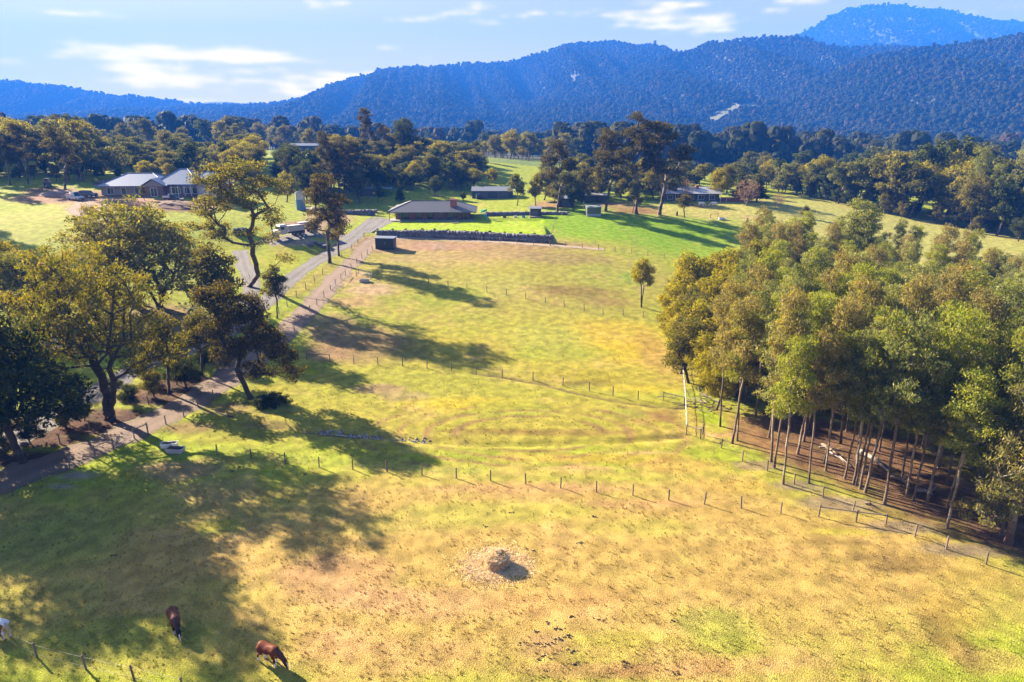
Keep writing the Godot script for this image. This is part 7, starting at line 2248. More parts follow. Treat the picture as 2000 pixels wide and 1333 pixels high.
func build_buildings() -> void:
	var steel := mat("grey_roof", 0.10, 0.10, 0.115, 0.5, 0.2, "fine", 3.0)
	var brick := brick_mat()
	# brick house
	var t := thing("brick_house", Vector3(-23.3, 8.0, -204.2), 0.03, "long red brick house with grey hipped roof, brick chimney and front verandah", "house")
	bx("slab", t, mat("concrete", 0.32, 0.30, 0.28, 0.9, 0.0, "fine", 2.0), Vector3(0, 0.02, 0), Vector3(25.0, 0.36, 11.6))
	bx("wall", t, brick, Vector3(0, 1.35, -0.9), Vector3(21.6, 2.5, 8.6))
	hip(t, steel, Vector3(0, 2.62, 0), 25.8, 12.6, 2.55, 6.6)
	var ch := bx("chimney", t, brick, Vector3(6.2, 4.3, 3.1), Vector3(1.9, 3.0, 0.95))
	bx("chimney_top", ch, brick, Vector3(0, 1.6, 0), Vector3(2.1, 0.2, 1.1))
	for k in 9:
		bx("verandah_post", t, mat("brown_post", 0.12, 0.07, 0.05), Vector3(-12.2 + 24.4 * k / 8.0, 1.3, 5.7), Vector3(0.14, 2.3, 0.14))
	for q in [[-8.4, 3.2], [-3.9, 2.2], [-0.6, 1.8], [2.6, 1.2], [5.9, 2.6], [9.2, 1.6]]:
		window(t, Vector3(q[0], 1.3, 3.44), q[1], 1.9, 0.0, "window", 0.08)
	bx("front_door", t, mat("door_brown", 0.10, 0.05, 0.035, 0.5), Vector3(4.1, 1.2, 3.43), Vector3(0.95, 2.05, 0.08))
	for k in 2:
		window(t, Vector3(10.84, 1.5, -2.5 + 3.0 * k), 1.4, 1.2, PI / 2, "window", 0.08)
	# blue-grey roofed house on the left
	var blue := mat("blue_roof", 0.125, 0.18, 0.30, 0.45, 0.2, "fine", 3.0)
	var cream := mat("cream_wall", 0.36, 0.31, 0.28, 0.9, 0.0, "fine", 2.0)
	var pale_brick := mat("pale_brick", 0.20, 0.115, 0.095, 0.9, 0.0, "blotch", 1.2)
	t = thing("new_house", Vector3(-99.58, 15.02, -198.44) + Vector3(0, 0, -1.0), 0.10, "large new house with blue-grey hipped and gabled metal roofs", "house")
	t.scale = Vector3(1.12, 1.12, 1.12)
	bx("wall", t, cream, Vector3(-8.0, 1.1, -5.5), Vector3(15.0, 3.0, 11.0))
	bx("wall", t, pale_brick, Vector3(6.5, 1.1, -6.0), Vector3(14.0, 3.0, 12.0))
	hip(t, blue, Vector3(-7.6, 2.7, -5.5), 17.4, 13.0, 2.7, 5.5)
	hip(t, blue, Vector3(3.0, 2.95, -6.5), 12.0, 14.0, 3.4, 5.0)
	hip(t, blue, Vector3(9.5, 2.7, -6.0), 11.0, 13.2, 2.9, 4.5)
	bx("porch_wall", t, pale_brick, Vector3(-2.0, 1.1, 0.9), Vector3(4.6, 3.0, 1.8))
	gable(t, blue, cream, Vector3(-2.0, 2.62, -0.8), 6.2, 6.4, 1.8)
	bx("garage_wall", t, cream, Vector3(11.2, 1.1, 0.9), Vector3(5.4, 3.0, 1.8))
	gable(t, blue, cream, Vector3(11.2, 2.62, -0.8), 6.8, 6.4, 1.9)
	for q in [[-13.2, 1.6], [-10.0, 1.2], [-6.4, 1.8], [2.6, 2.4], [5.4, 1.6], [7.4, 1.2]]:
		window(t, Vector3(q[0], 1.4, 0.04), q[1], 1.6, 0.0, "window", 0.65)
	window(t, Vector3(-2.0, 1.2, 1.83), 1.6, 2.1, 0.0, "entry_window", 0.65)
	bx("garage_door", t, mat("garage_white", 0.3, 0.3, 0.3, 0.6), Vector3(11.2, 1.2, 1.83), Vector3(4.4, 2.2, 0.08))
	window(t, Vector3(-15.53, 1.4, -4.0), 1.8, 1.4, -PI / 2, "window", 0.65)
	for k in 5:
		bx("verandah_post", t, mat("white_post", 0.6, 0.6, 0.6, 0.6), Vector3(2.0 + 1.6 * k, 1.3, 1.0), Vector3(0.12, 2.6, 0.12))
	# sheds
	var navy := mat("navy_wall", 0.035, 0.05, 0.085, 0.5, 0.2, "fine", 2.0)
	var zinc := mat("zinc_roof", 0.24, 0.25, 0.27, 0.45, 0.3, "fine", 2.0)
	shed("long_shed", "long navy shed with pale metal roof on the green behind the brick house", Vector3(-6.77, 9.82, -241.06), 0.02, 14.2, 7.0, 2.5, 1.2, navy, zinc, "gable", 2)
	t = shed("carport_shed", "low dark shed with open lean-to in front of the dark gum clump", Vector3(-48.62, 10.84, -239.63) + Vector3(-1.5, 0, 0), 0.06, 7.0, 6.0, 2.3, 0.7, navy, mat("teal_roof", 0.16, 0.22, 0.27, 0.4, 0.4), "gable", 1)
	var q := Geo.new()
	q.box(Vector3(6.0, 2.5, -2.5), Vector3(5.2, 0.12, 6.0), Basis(Vector3(0, 0, 1), -0.06))
	part("lean_to_roof", q.mesh(mats["teal_roof"]), t)
	for z in [0.0, -5.0]:
		bx("lean_to_post", t, mat("brown_post", 0.12, 0.07, 0.05), Vector3(8.3, 1.15, z), Vector3(0.14, 2.3, 0.14))
	shed("barn", "dark blue barn on the sunny rise at the left", Vector3(-110.72, 19.92, -373.28), 0.0, 17.0, 8.0, 2.8, 1.1, navy, mat("barn_roof", 0.08, 0.10, 0.15, 0.5, 0.3), "gable", 2)
	t = shed("horse_shelter", "small dark blue metal horse shelter beside the upper lane", Vector3(-31.61, 5.26, -167.96), -0.12, 4.6, 2.6, 2.75, 0.1, mat("shelter_blue", 0.030, 0.045, 0.075, 0.45, 0.3, "fine", 1.5), mat("shelter_roof", 0.16, 0.18, 0.22, 0.4, 0.3), "skillion", 0)
	bx("vent", t, zinc, Vector3(0.1, 1.6, 0.03), Vector3(0.25, 0.25, 0.05))
	bx("side_door", t, mat("shed_door", 0.05, 0.055, 0.07, 0.5), Vector3(2.32, 1.05, -1.3), Vector3(0.05, 2.0, 1.0))
	t = shed("garden_shed", "small grey-green skillion shed at the foot of the tall gums", Vector3(24.22, 8.7, -203.33), 0.05, 4.2, 3.0, 2.6, 0.35, mat("green_wall", 0.13, 0.15, 0.11, 0.8, 0.0, "fine", 1.0), mat("green_roof", 0.2, 0.23, 0.2, 0.6), "skillion", 0)
	for k in 7:
		bx("skirting_board", t, mat("pale_board", 0.36, 0.37, 0.40, 0.8), Vector3(-1.8 + 0.6 * k, 0.35, 0.05), Vector3(0.42, 0.75, 0.05))
	t = shed("playhouse", "small dark timber playhouse with overhanging roof beside the lawn", Vector3(6.93, 8.7, -202.19), 0.0, 3.2, 2.6, 2.3, 0.4, mat("dark_timber", 0.035, 0.03, 0.032, 0.8), mat("slate_roof", 0.10, 0.11, 0.14, 0.6), "skillion", 1)
	bx("deck", t, mat("deck_timber", 0.16, 0.12, 0.10, 0.8), Vector3(0, 0.15, 0.8), Vector3(3.6, 0.3, 1.5))
	shed("timber_shed", "dark timber shed behind the rock bank beneath the leftmost tall gum", Vector3(17.18, 9.54, -218.6), 0.0, 5.0, 4.0, 2.6, 0.5, mat("dark_timber", 0.035, 0.03, 0.032, 0.8), mat("slate_roof", 0.10, 0.11, 0.14, 0.6), "skillion", 1)
	t = thing("open_stable", Vector3(26.69, 10.04, -225.35), 0.0, "open stable with white flat roof on posts behind the green shed", "shed")
	bx("roof", t, mat("white_roof", 0.36, 0.37, 0.39, 0.5, 0.2, "fine", 2.0), Vector3(0, 2.6, -2.5), Vector3(10.5, 0.16, 5.0), Basis(Vector3.RIGHT, 0.06))
	for k in 4:
		bx("post", t, mat("brown_post", 0.12, 0.07, 0.05), Vector3(-4.8 + 3.2 * k, 1.2, -0.2), Vector3(0.16, 2.5, 0.16))
	bx("back_wall", t, mat("green_wall", 0.13, 0.15, 0.11), Vector3(0, 1.2, -4.6), Vector3(10.0, 2.4, 0.12))
	# farmhouse
	t = thing("farmhouse", Vector3(59.01, 10.39, -226.65) + Vector3(0, 0, -1.0), -0.03, "low dark farmhouse with long white metal roof behind the white horses", "house")
	bx("wall", t, mat("dark_wall", 0.07, 0.065, 0.075, 0.8), Vector3(0, 1.1, -4.0), Vector3(18.0, 2.8, 7.6))
	var wr := mat("white_roof", 0.36, 0.37, 0.39, 0.5, 0.2, "fine", 2.0)
	q = Geo.new()
	for s in [1.2, -9.0]:
		var p := []
		for y in [0.0, 0.1]:
			p += [Vector3(-9.7, 2.45 + y, s), Vector3(9.7, 2.45 + y, s), Vector3(9.7, 4.2 + y, -4.0), Vector3(-9.7, 4.2 + y, -4.0)]
		q.hexa(p)
	part("roof", q.mesh(wr), t)
	bx("chimney", t, brick, Vector3(2.2, 4.2, -3.0), Vector3(1.0, 1.4, 0.8))
	bx("chimney", t, mat("flue", 0.3, 0.3, 0.3, 0.4, 0.5), Vector3(5.4, 4.4, -3.4), Vector3(0.25, 1.6, 0.25))
	for k in 5:
		window(t, Vector3(-7.0 + 3.4 * k, 1.2, -0.16), 1.7, 1.3, 0.0, "window", 0.5)
	for k in 6:
		bx("verandah_post", t, mat("white_post", 0.6, 0.6, 0.6, 0.6), Vector3(-9.2 + 3.68 * k, 1.2, 1.0), Vector3(0.1, 2.5, 0.1))
	bx("screen_wall", t, mat("red_screen", 0.16, 0.05, 0.045), Vector3(13.2, 0.6, 0.4), Vector3(7.5, 1.5, 0.15))
	# tank stand left of the twin gums
	t = thing("water_tank", Vector3(-62.55, 10.36, -204.45), 0.0, "tall pale and blue metal tank beside the spoil heap", "tank")
	q = Geo.new()
	q.tube([Vector3(0, 0, 0), Vector3(0, 3.2, 0)], [1.35, 1.35], 18)
	part("lower_tank", q.mesh(mat("blue_tank", 0.10, 0.20, 0.36, 0.4, 0.2, "blotch", 2.0)), t)
	q = Geo.new()
	q.tube([Vector3(0, 3.2, 0), Vector3(0, 5.2, 0), Vector3(0, 5.6, 0)], [1.36, 1.36, 0.15], 18)
	part("upper_tank", q.mesh(mat("pale_tank", 0.45, 0.47, 0.5, 0.4, 0.3, "blotch", 2.0)), t)
	# heaps of soil
	for s in [[-58.5, -205.5, 3.2, 1.5, "pale soil heap beside the tall tank", 0.36, 0.27, 0.2], [-108.0, -202.0, 4.0, 1.7, "brown soil heap left of the blue-roofed house", 0.22, 0.13, 0.09], [-129.0, -198.0, 5.0, 1.2, "long brown soil heap between tractor and service truck", 0.24, 0.16, 0.12], [-90.0, -186.5, 7.0, 1.3, "dark brown soil bank in front of the blue-roofed house", 0.14, 0.075, 0.05]]:
		q = Geo.new()
		q.col = Color(s[5], s[6], s[7])
		var rows := []
		for i in 9:
			var row := []
			for k in 20:
				var a := TAU * k / 20
				var r: float = s[2] * (1.0 - i / 8.0)
				var nz := 1.0 + 0.3 * noise.get_noise_2d(cos(a) * 30.0 + s[0], sin(a) * 30.0 + i * 6.0)
				var x: float = s[0] + cos(a) * r * nz * 1.3
				var z: float = s[1] + sin(a) * r * nz * 0.7
				row.append(Vector3(x, surface(x, z) - 0.1 + s[3] * sin(PI / 2 * i / 8.0) * (1.0 + 0.2 * noise.get_noise_2d(x * 9.0, z * 9.0)), z))
			rows.append(row)
		for i in 8:
			for k in 20:
				q.quad_out(rows[i][k], rows[i][(k + 1) % 20], rows[i + 1][(k + 1) % 20], rows[i + 1][k], Vector3(s[0], surface(s[0], s[1]) - 3.0, s[1]))
		var m := vcol("soil", 1.0)
		m.albedo_texture = grain("turf")
		m.uv1_triplanar = true
		m.uv1_scale = Vector3.ONE / 3.0
		tag(part("soil_heap", q.mesh(m), self), s[4], "soil heap")
	# flagpole
	t = thing("flagpole", Vector3(70.09, 10.29, -226.12), 0.0, "thin white flagpole with hanging flag right of the farmhouse", "flagpole")
	q = Geo.new()
	q.tube([Vector3.ZERO, Vector3(0, 3.8, 0)], [0.05, 0.035], 6)
	part("pole", q.mesh(mat("white_post", 0.6, 0.6, 0.6)), t)
	bx("flag", t, mat("flag_blue", 0.08, 0.2, 0.35), Vector3(0.2, 2.9, 0), Vector3(0.35, 1.3, 0.03), Basis(Vector3(0, 0, 1), 0.1))

# ---------------------------------------------------------------- vehicles
func wheel(parent: Node, at: Vector3, r: float, w: float) -> void:
	var q := Geo.new()
	q.tube([Vector3(0, 0, -w / 2), Vector3(0, 0, -w * 0.4), Vector3(0, 0, w * 0.4), Vector3(0, 0, w / 2)], [r * 0.9, r, r, r * 0.9], 14)
	var o := part("wheel", q.mesh(mat("tyre", 0.02, 0.02, 0.02, 0.9)), parent, at)
	var g := Geo.new()
	g.tube([Vector3(0, 0, -w * 0.53), Vector3(0, 0, w * 0.53)], [r * 0.55, r * 0.55], 10)
	part("rim", g.mesh(mat("rim", 0.35, 0.35, 0.36, 0.4, 0.6)), o)


func lamps(t: Node, x: float, y: float, z: float) -> void:
	for s in [-1, 1]:
		bx("headlight", t, mat("lamp_glass", 0.7, 0.7, 0.7, 0.15), Vector3(x, y, s * z), Vector3(0.08, 0.2, 0.36))


# a utility with a cab (front at +x) and a tray, wagon body or canopy behind
func utility(label: String, cat: String, at: Vector3, turn: float, paint: Material, kind: String) -> Node3D:
	var t := thing("parked_vehicle", at, turn, label, cat)
	var glass := mat("car_glass", 0.02, 0.025, 0.03, 0.06)
	var q := Geo.new()
	q.hexa([Vector3(-2.5, 0.42, -0.9), Vector3(2.45, 0.42, -0.9), Vector3(2.45, 0.42, 0.9), Vector3(-2.5, 0.42, 0.9), Vector3(-2.5, 1.0, -0.92), Vector3(2.4, 0.92, -0.85), Vector3(2.4, 0.92, 0.85), Vector3(-2.5, 1.0, 0.92)])
	q.taper(Vector3(1.65, 0.95, 0), Vector3(1.5, 0.16, 1.72), Vector2(1.35, 1.5))
	part("body", q.mesh(paint), t)
	q = Geo.new()
	var rear := -2.4 if kind == "wagon" else -0.75
	var hh := 1.25 if kind == "van" else 0.78
	q.hexa([Vector3(rear, 0.98, -0.88), Vector3(1.15, 0.98, -0.88), Vector3(1.15, 0.98, 0.88), Vector3(rear, 0.98, 0.88), Vector3(rear + 0.2, 0.98 + hh, -0.72), Vector3(0.35, 0.98 + hh, -0.72), Vector3(0.35, 0.98 + hh, 0.72), Vector3(rear + 0.2, 0.98 + hh, 0.72)])
	part("cab", q.mesh(paint), t)
	var g := Geo.new()
	for s in [-1.0, 1.0]:
		g.hexa([Vector3(rear + 0.3, 1.08, s * 0.875), Vector3(0.9, 1.08, s * 0.875), Vector3(0.9, 1.08, s * 0.85), Vector3(rear + 0.3, 1.08, s * 0.85), Vector3(rear + 0.42, 1.62, s * 0.78), Vector3(0.5, 1.62, s * 0.78), Vector3(0.5, 1.62, s * 0.76), Vector3(rear + 0.42, 1.62, s * 0.76)])
	part("side_windows", g.mesh(glass), t)
	g = Geo.new()
	g.hexa([Vector3(1.14, 1.06, -0.76), Vector3(1.14, 1.06, 0.76), Vector3(1.09, 1.06, 0.76), Vector3(1.09, 1.06, -0.76), Vector3(0.52, 0.98 + hh * 0.92, -0.66), Vector3(0.52, 0.98 + hh * 0.92, 0.66), Vector3(0.46, 0.98 + hh * 0.92, 0.66), Vector3(0.46, 0.98 + hh * 0.92, -0.66)])
	part("windscreen", g.mesh(glass), t)
	if kind == "tray" or kind == "van":
		q = Geo.new()
		q.box(Vector3(-1.85, 1.02, 0), Vector3(2.3, 0.1, 1.95))
		for s in [-1, 1]:
			q.box(Vector3(-1.85, 1.25, s * 0.96), Vector3(2.3, 0.38, 0.05))
		q.box(Vector3(-2.98, 1.25, 0), Vector3(0.05, 0.38, 1.95))
		part("tray", q.mesh(mat("tray_alloy", 0.45, 0.46, 0.48, 0.4, 0.5)), t)
		q = Geo.new()
		q.tube([Vector3(-0.85, 1.0, -0.9), Vector3(-0.85, 1.95, -0.9), Vector3(-0.85, 1.95, 0.9), Vector3(-0.85, 1.0, 0.9)], [0.04, 0.04, 0.04, 0.04], 5)
		part("headboard", q.mesh(mat("tray_alloy", 0.45, 0.46, 0.48)), t)
	if kind == "van":
		bx("tool_box", t, mat("red_tool", 0.5, 0.05, 0.03, 0.5), Vector3(-2.5, 1.35, 0.4), Vector3(0.7, 0.6, 0.7))
		bx("tool_box", t, paint, Vector3(-1.5, 1.4, -0.2), Vector3(0.9, 0.7, 1.3))
	for x in [-1.5, 1.55]:
		for s in [-1, 1]:
			wheel(t, Vector3(x, 0.36, s * 0.84), 0.37, 0.24)
	lamps(t, 2.43, 0.78, 0.62)
	q = Geo.new()
	q.box(Vector3(2.47, 0.5, 0), Vector3(0.12, 0.22, 1.75))
	part("bumper", q.mesh(mat("bumper", 0.05, 0.05, 0.05, 0.6)), t)
	return t


func tipper(parent: Node, x: float, l: float) -> void:
	var q := Geo.new()
	q.hexa([Vector3(x - l / 2 + 0.3, 1.35, -0.85), Vector3(x + l / 2 - 0.3, 1.35, -0.85), Vector3(x + l / 2 - 0.3, 1.35, 0.85), Vector3(x - l / 2 + 0.3, 1.35, 0.85), Vector3(x - l / 2, 2.75, -1.2), Vector3(x + l / 2, 2.75, -1.2), Vector3(x + l / 2, 2.75, 1.2), Vector3(x - l / 2, 2.75, 1.2)])
	part("tipper_body", q.mesh(mat("white_paint", 0.66, 0.66, 0.66, 0.4, 0.0, "fine", 3.0)), parent)
	for k in 5:
		var rib := Geo.new()
		var xx := x - l / 2 + 0.3 + (l - 0.6) * k / 4.0
		for s in [-1.0, 1.0]:
			rib.hexa([Vector3(xx - 0.06, 1.35, s * 0.86), Vector3(xx + 0.06, 1.35, s * 0.86), Vector3(xx + 0.06, 1.35, s * 0.92), Vector3(xx - 0.06, 1.35, s * 0.92), Vector3(xx - 0.06, 2.74, s * 1.21), Vector3(xx + 0.06, 2.74, s * 1.21), Vector3(xx + 0.06, 2.74, s * 1.27), Vector3(xx - 0.06, 2.74, s * 1.27)])
		part("rib", rib.mesh(mat("white_paint", 0.66, 0.66, 0.66)), parent)
	var f := Geo.new()
	f.box(Vector3(x, 2.78, 1.2), Vector3(l, 0.1, 0.12))
	f.box(Vector3(x, 2.78, -1.2), Vector3(l, 0.1, 0.12))
	f.box(Vector3(x + l / 2, 2.78, 0), Vector3(0.12, 0.1, 2.3))
	f.box(Vector3(x - l / 2, 2.78, 0), Vector3(0.12, 0.1, 2.3))
	part("rim_rail", f.mesh(mat("red_rail", 0.3, 0.06, 0.05, 0.5)), parent)
	bx("chassis", parent, mat("chassis", 0.03, 0.03, 0.035, 0.7), Vector3(x, 1.05, 0), Vector3(l + 0.6, 0.35, 0.9))


func build_vehicles() -> void:
	var white := mat("white_paint", 0.66, 0.66, 0.66, 0.4, 0.0, "fine", 3.0)
	var glass := mat("car_glass", 0.02, 0.025, 0.03, 0.06)
	var t := thing("tipper_truck", Vector3(-55.96, 8.1, -170) + Vector3(0.4, 0.05, 0), -2.35, "white bonneted tipper truck parked behind the many-limbed gum", "truck")
	tipper(t, -1.6, 4.6)
	var q := Geo.new()
	q.box(Vector3(2.0, 2.0, 0), Vector3(1.9, 1.9, 2.3))
	q.taper(Vector3(2.0, 2.9, 0), Vector3(1.9, 0.35, 2.3), Vector2(1.5, 1.9))
	part("cab", q.mesh(white), t)
	q = Geo.new()
	q.hexa([Vector3(2.95, 0.9, -0.8), Vector3(4.5, 0.9, -0.7), Vector3(4.5, 0.9, 0.7), Vector3(2.95, 0.9, 0.8), Vector3(2.95, 2.1, -0.8), Vector3(4.45, 1.85, -0.65), Vector3(4.45, 1.85, 0.65), Vector3(2.95, 2.1, 0.8)])
	part("bonnet", q.mesh(white), t)
	bx("windscreen", t, glass, Vector3(2.97, 2.5, 0), Vector3(0.06, 0.75, 2.0))
	for s in [-1, 1]:
		bx("side_window", t, glass, Vector3(2.2, 2.45, s * 1.16), Vector3(1.0, 0.75, 0.05))
		q = Geo.new()
		q.taper(Vector3(3.9, 0.75, s * 0.98), Vector3(1.2, 0.45, 0.45), Vector2(0.8, 0.4))
		part("mudguard", q.mesh(white), t)
		q = Geo.new()
		q.tube([Vector3(0.9, 1.0, s * 1.0), Vector3(0.9, 3.6, s * 1.0)], [0.1, 0.1], 8)
		part("exhaust", q.mesh(mat("chrome", 0.6, 0.6, 0.6, 0.2, 0.9)), t)
	bx("grille", t, mat("chrome", 0.6, 0.6, 0.6, 0.2, 0.9), Vector3(4.5, 1.35, 0), Vector3(0.08, 0.9, 0.9))
	bx("bumper", t, mat("chrome", 0.6, 0.6, 0.6, 0.2, 0.9), Vector3(4.62, 0.65, 0), Vector3(0.2, 0.4, 2.3))
	lamps(t, 4.55, 1.05, 0.85)
	for x in [-3.0, -1.7, 3.75]:
		for s in [-1, 1]:
			wheel(t, Vector3(x, 0.52, s * 1.0), 0.52, 0.34)
	bx("fuel_tank", t, mat("chrome", 0.6, 0.6, 0.6, 0.2, 0.9), Vector3(1.0, 0.8, 1.0), Vector3(1.1, 0.5, 0.4))
	t = thing("tipper_trailer", Vector3(-53.52, 8.35, -174.86) + Vector3(1.0, 0.05, -0.5), -2.35, "white tipper trailer behind the parked tipper truck", "trailer")
	tipper(t, 0.0, 5.6)
	for x in [-1.9, -0.8, 1.8]:
		for s in [-1, 1]:
			wheel(t, Vector3(x, 0.52, s * 1.0), 0.52, 0.34)
	q = Geo.new()
	q.tube([Vector3(2.8, 1.0, 0.4), Vector3(4.6, 0.9, 0), Vector3(2.8, 1.0, -0.4)], [0.07, 0.07, 0.07], 5)
	part("drawbar", q.mesh(mat("chassis", 0.03, 0.03, 0.035)), t)
	utility("white tray-back service truck with red tool box on the left rise", "truck", Vector3(-119.51, 14.97, -189.76), -0.45, white, "van")
	utility("dark grey utility parked behind the white service truck", "car", Vector3(-118.88, 15.27, -194.74), -0.2, mat("grey_paint", 0.06, 0.07, 0.09, 0.3, 0.4), "wagon")
	utility("black utility parked in front of the blue-roofed house", "car", Vector3(-93.91, 14.4, -192.42), -0.25, mat("black_paint", 0.02, 0.022, 0.028, 0.25, 0.3), "tray")
	utility("silver car parked at the right end of the blue-roofed house", "car", Vector3(-85.63, 13.63, -195.46), 0.1, mat("silver_paint", 0.42, 0.45, 0.48, 0.3, 0.5), "wagon")
	utility("dark wagon parked under the gums on the left rise", "car", Vector3(-126.0, surface(-126.0, -214.0), -214.0), 2.9, mat("black_paint", 0.02, 0.022, 0.028), "wagon")
	utility("white car parked on the grass behind the huge spreading gum", "car", ground([-70.0, -101.0]), 0.4, white, "wagon")
	utility("grey utility parked on the gravel behind the many-limbed gum", "car", ground([-66.0, -168.0]), 0.2, mat("grey_paint", 0.06, 0.07, 0.09), "wagon")
	# tractor
	t = thing("tractor", Vector3(-138.96, 16.66, -208.68), -0.9, "small dark blue tractor beside the large gum on the left rise", "tractor")
	bx("bonnet", t, mat("tractor_blue", 0.03, 0.06, 0.14, 0.4), Vector3(0.9, 1.05, 0), Vector3(1.5, 0.7, 0.7))
	bx("cab", t, glass, Vector3(-0.45, 1.75, 0), Vector3(1.2, 1.3, 1.2))
	bx("cab_roof", t, mat("tractor_blue", 0.03, 0.06, 0.14), Vector3(-0.45, 2.45, 0), Vector3(1.4, 0.12, 1.4))
	for s in [-1, 1]:
		wheel(t, Vector3(-0.7, 0.75, s * 0.75), 0.75, 0.4)
		wheel(t, Vector3(1.2, 0.45, s * 0.6), 0.45, 0.25)
	bx("loader_bucket", t, mat("chassis", 0.03, 0.03, 0.035), Vector3(2.4, 0.4, 0), Vector3(0.6, 0.5, 1.6))
	for s in [-1, 1]:
		q = Geo.new()
		q.tube([Vector3(0.1, 1.3, s * 0.55), Vector3(1.6, 1.2, s * 0.55), Vector3(2.3, 0.5, s * 0.55)], [0.06, 0.06, 0.05], 5)
		part("loader_arm", q.mesh(mat("tractor_blue", 0.03, 0.06, 0.14)), t)

# ---------------------------------------------------------------- horses and small things
var horse_shapes := {}


func capsule(p: Vector3, b: Array) -> float:
	var a: Vector3 = b[0]
	var e: Vector3 = b[1] - a
	var t := clampf((p - a).dot(e) / e.length_squared(), 0.0, 1.0)
	return (p - a - e * t).length() - lerpf(b[2], b[3], t)


# meshes the smooth union of tapered bones as surface nets: [positions, indices]
func net(bones: Array, cell: float, soft: float) -> Array:
	var lo := Vector3.ONE * 1e9
	var hi := -lo
	for b in bones:
		for k in 2:
			var r: float = b[2 + k] + 0.1
			lo = lo.min(b[k] - Vector3.ONE * r)
			hi = hi.max(b[k] + Vector3.ONE * r)
	var nx := int((hi.x - lo.x) / cell) + 2
	var ny := int((hi.y - lo.y) / cell) + 2
	var nz := int((hi.z - lo.z) / cell) + 2
	var f := PackedFloat32Array()
	f.resize(nx * ny * nz)
	f.fill(1.0)
	for b in bones:
		var r: float = maxf(b[2], b[3]) + soft + cell
		var l: Vector3 = ((b[0].min(b[1]) - Vector3.ONE * r - lo) / cell).max(Vector3.ZERO)
		var h: Vector3 = (b[0].max(b[1]) + Vector3.ONE * r - lo) / cell
		for k in range(int(l.z), mini(nz, int(h.z) + 2)):
			for j in range(int(l.y), mini(ny, int(h.y) + 2)):
				for i in range(int(l.x), mini(nx, int(h.x) + 2)):
					var d := capsule(lo + Vector3(i, j, k) * cell, b)
					var o := (k * ny + j) * nx + i
					var e := f[o]
					var s := maxf(soft - absf(d - e), 0.0) / soft
					f[o] = minf(d, e) - s * s * soft * 0.25
	var at := {}
	var v := []
	for k in nz - 1:
		for j in ny - 1:
			for i in nx - 1:
				var sum := Vector3.ZERO
				var n := 0
				var inside := 0
				var val := []
				for c in 8:
					var d := f[((k + (c >> 2)) * ny + j + ((c >> 1) & 1)) * nx + i + (c & 1)]
					val.append(d)
					if d < 0.0: inside += 1
				if inside == 0 or inside == 8: continue
				for e in [[0, 1], [2, 3], [4, 5], [6, 7], [0, 2], [1, 3], [4, 6], [5, 7], [0, 4], [1, 5], [2, 6], [3, 7]]:
					var a: float = val[e[0]]
					var b: float = val[e[1]]
					if (a < 0.0) == (b < 0.0): continue
					var t := a / (a - b)
					sum += Vector3(e[0] & 1, (e[0] >> 1) & 1, e[0] >> 2).lerp(Vector3(e[1] & 1, (e[1] >> 1) & 1, e[1] >> 2), t)
					n += 1
				at[(k * ny + j) * nx + i] = v.size()
				v.append(lo + (Vector3(i, j, k) + sum / n) * cell)
	var quads := []
	for k in range(1, nz - 1):
		for j in range(1, ny - 1):
			for i in range(1, nx - 1):
				var o := (k * ny + j) * nx + i
				var a := f[o] < 0.0
				for ax in [[1, nx, nx * ny], [nx, nx * ny, 1], [nx * ny, 1, nx]]:
					if a != (f[o + ax[0]] < 0.0):
						var q := [o - ax[1] - ax[2], o - ax[2], o, o - ax[1]]
						if not (at.has(q[0]) and at.has(q[1]) and at.has(q[2]) and at.has(q[3])): continue
						if a: q = [q[0], q[3], q[2], q[1]]
						quads.append([at[q[0]], at[q[1]], at[q[2]], at[q[3]]])
	return [v, quads]


func net_mesh(shape: Array, paint: Callable, m: Material) -> Mesh:
	var v: Array = shape[0]
	var n := []
	n.resize(v.size())
	n.fill(Vector3.ZERO)
	for q in shape[1]:
		var f: Vector3 = (v[q[2]] - v[q[0]]).cross(v[q[1]] - v[q[0]])
		for i in q: n[i] += f
	var g := Geo.new()
	for q in shape[1]:
		for i in [q[0], q[1], q[2], q[0], q[2], q[3]]:
			g.v.append(v[i])
			g.n.append(n[i].normalized())
			g.c.append(paint.call(v[i]))
	return g.mesh(m)


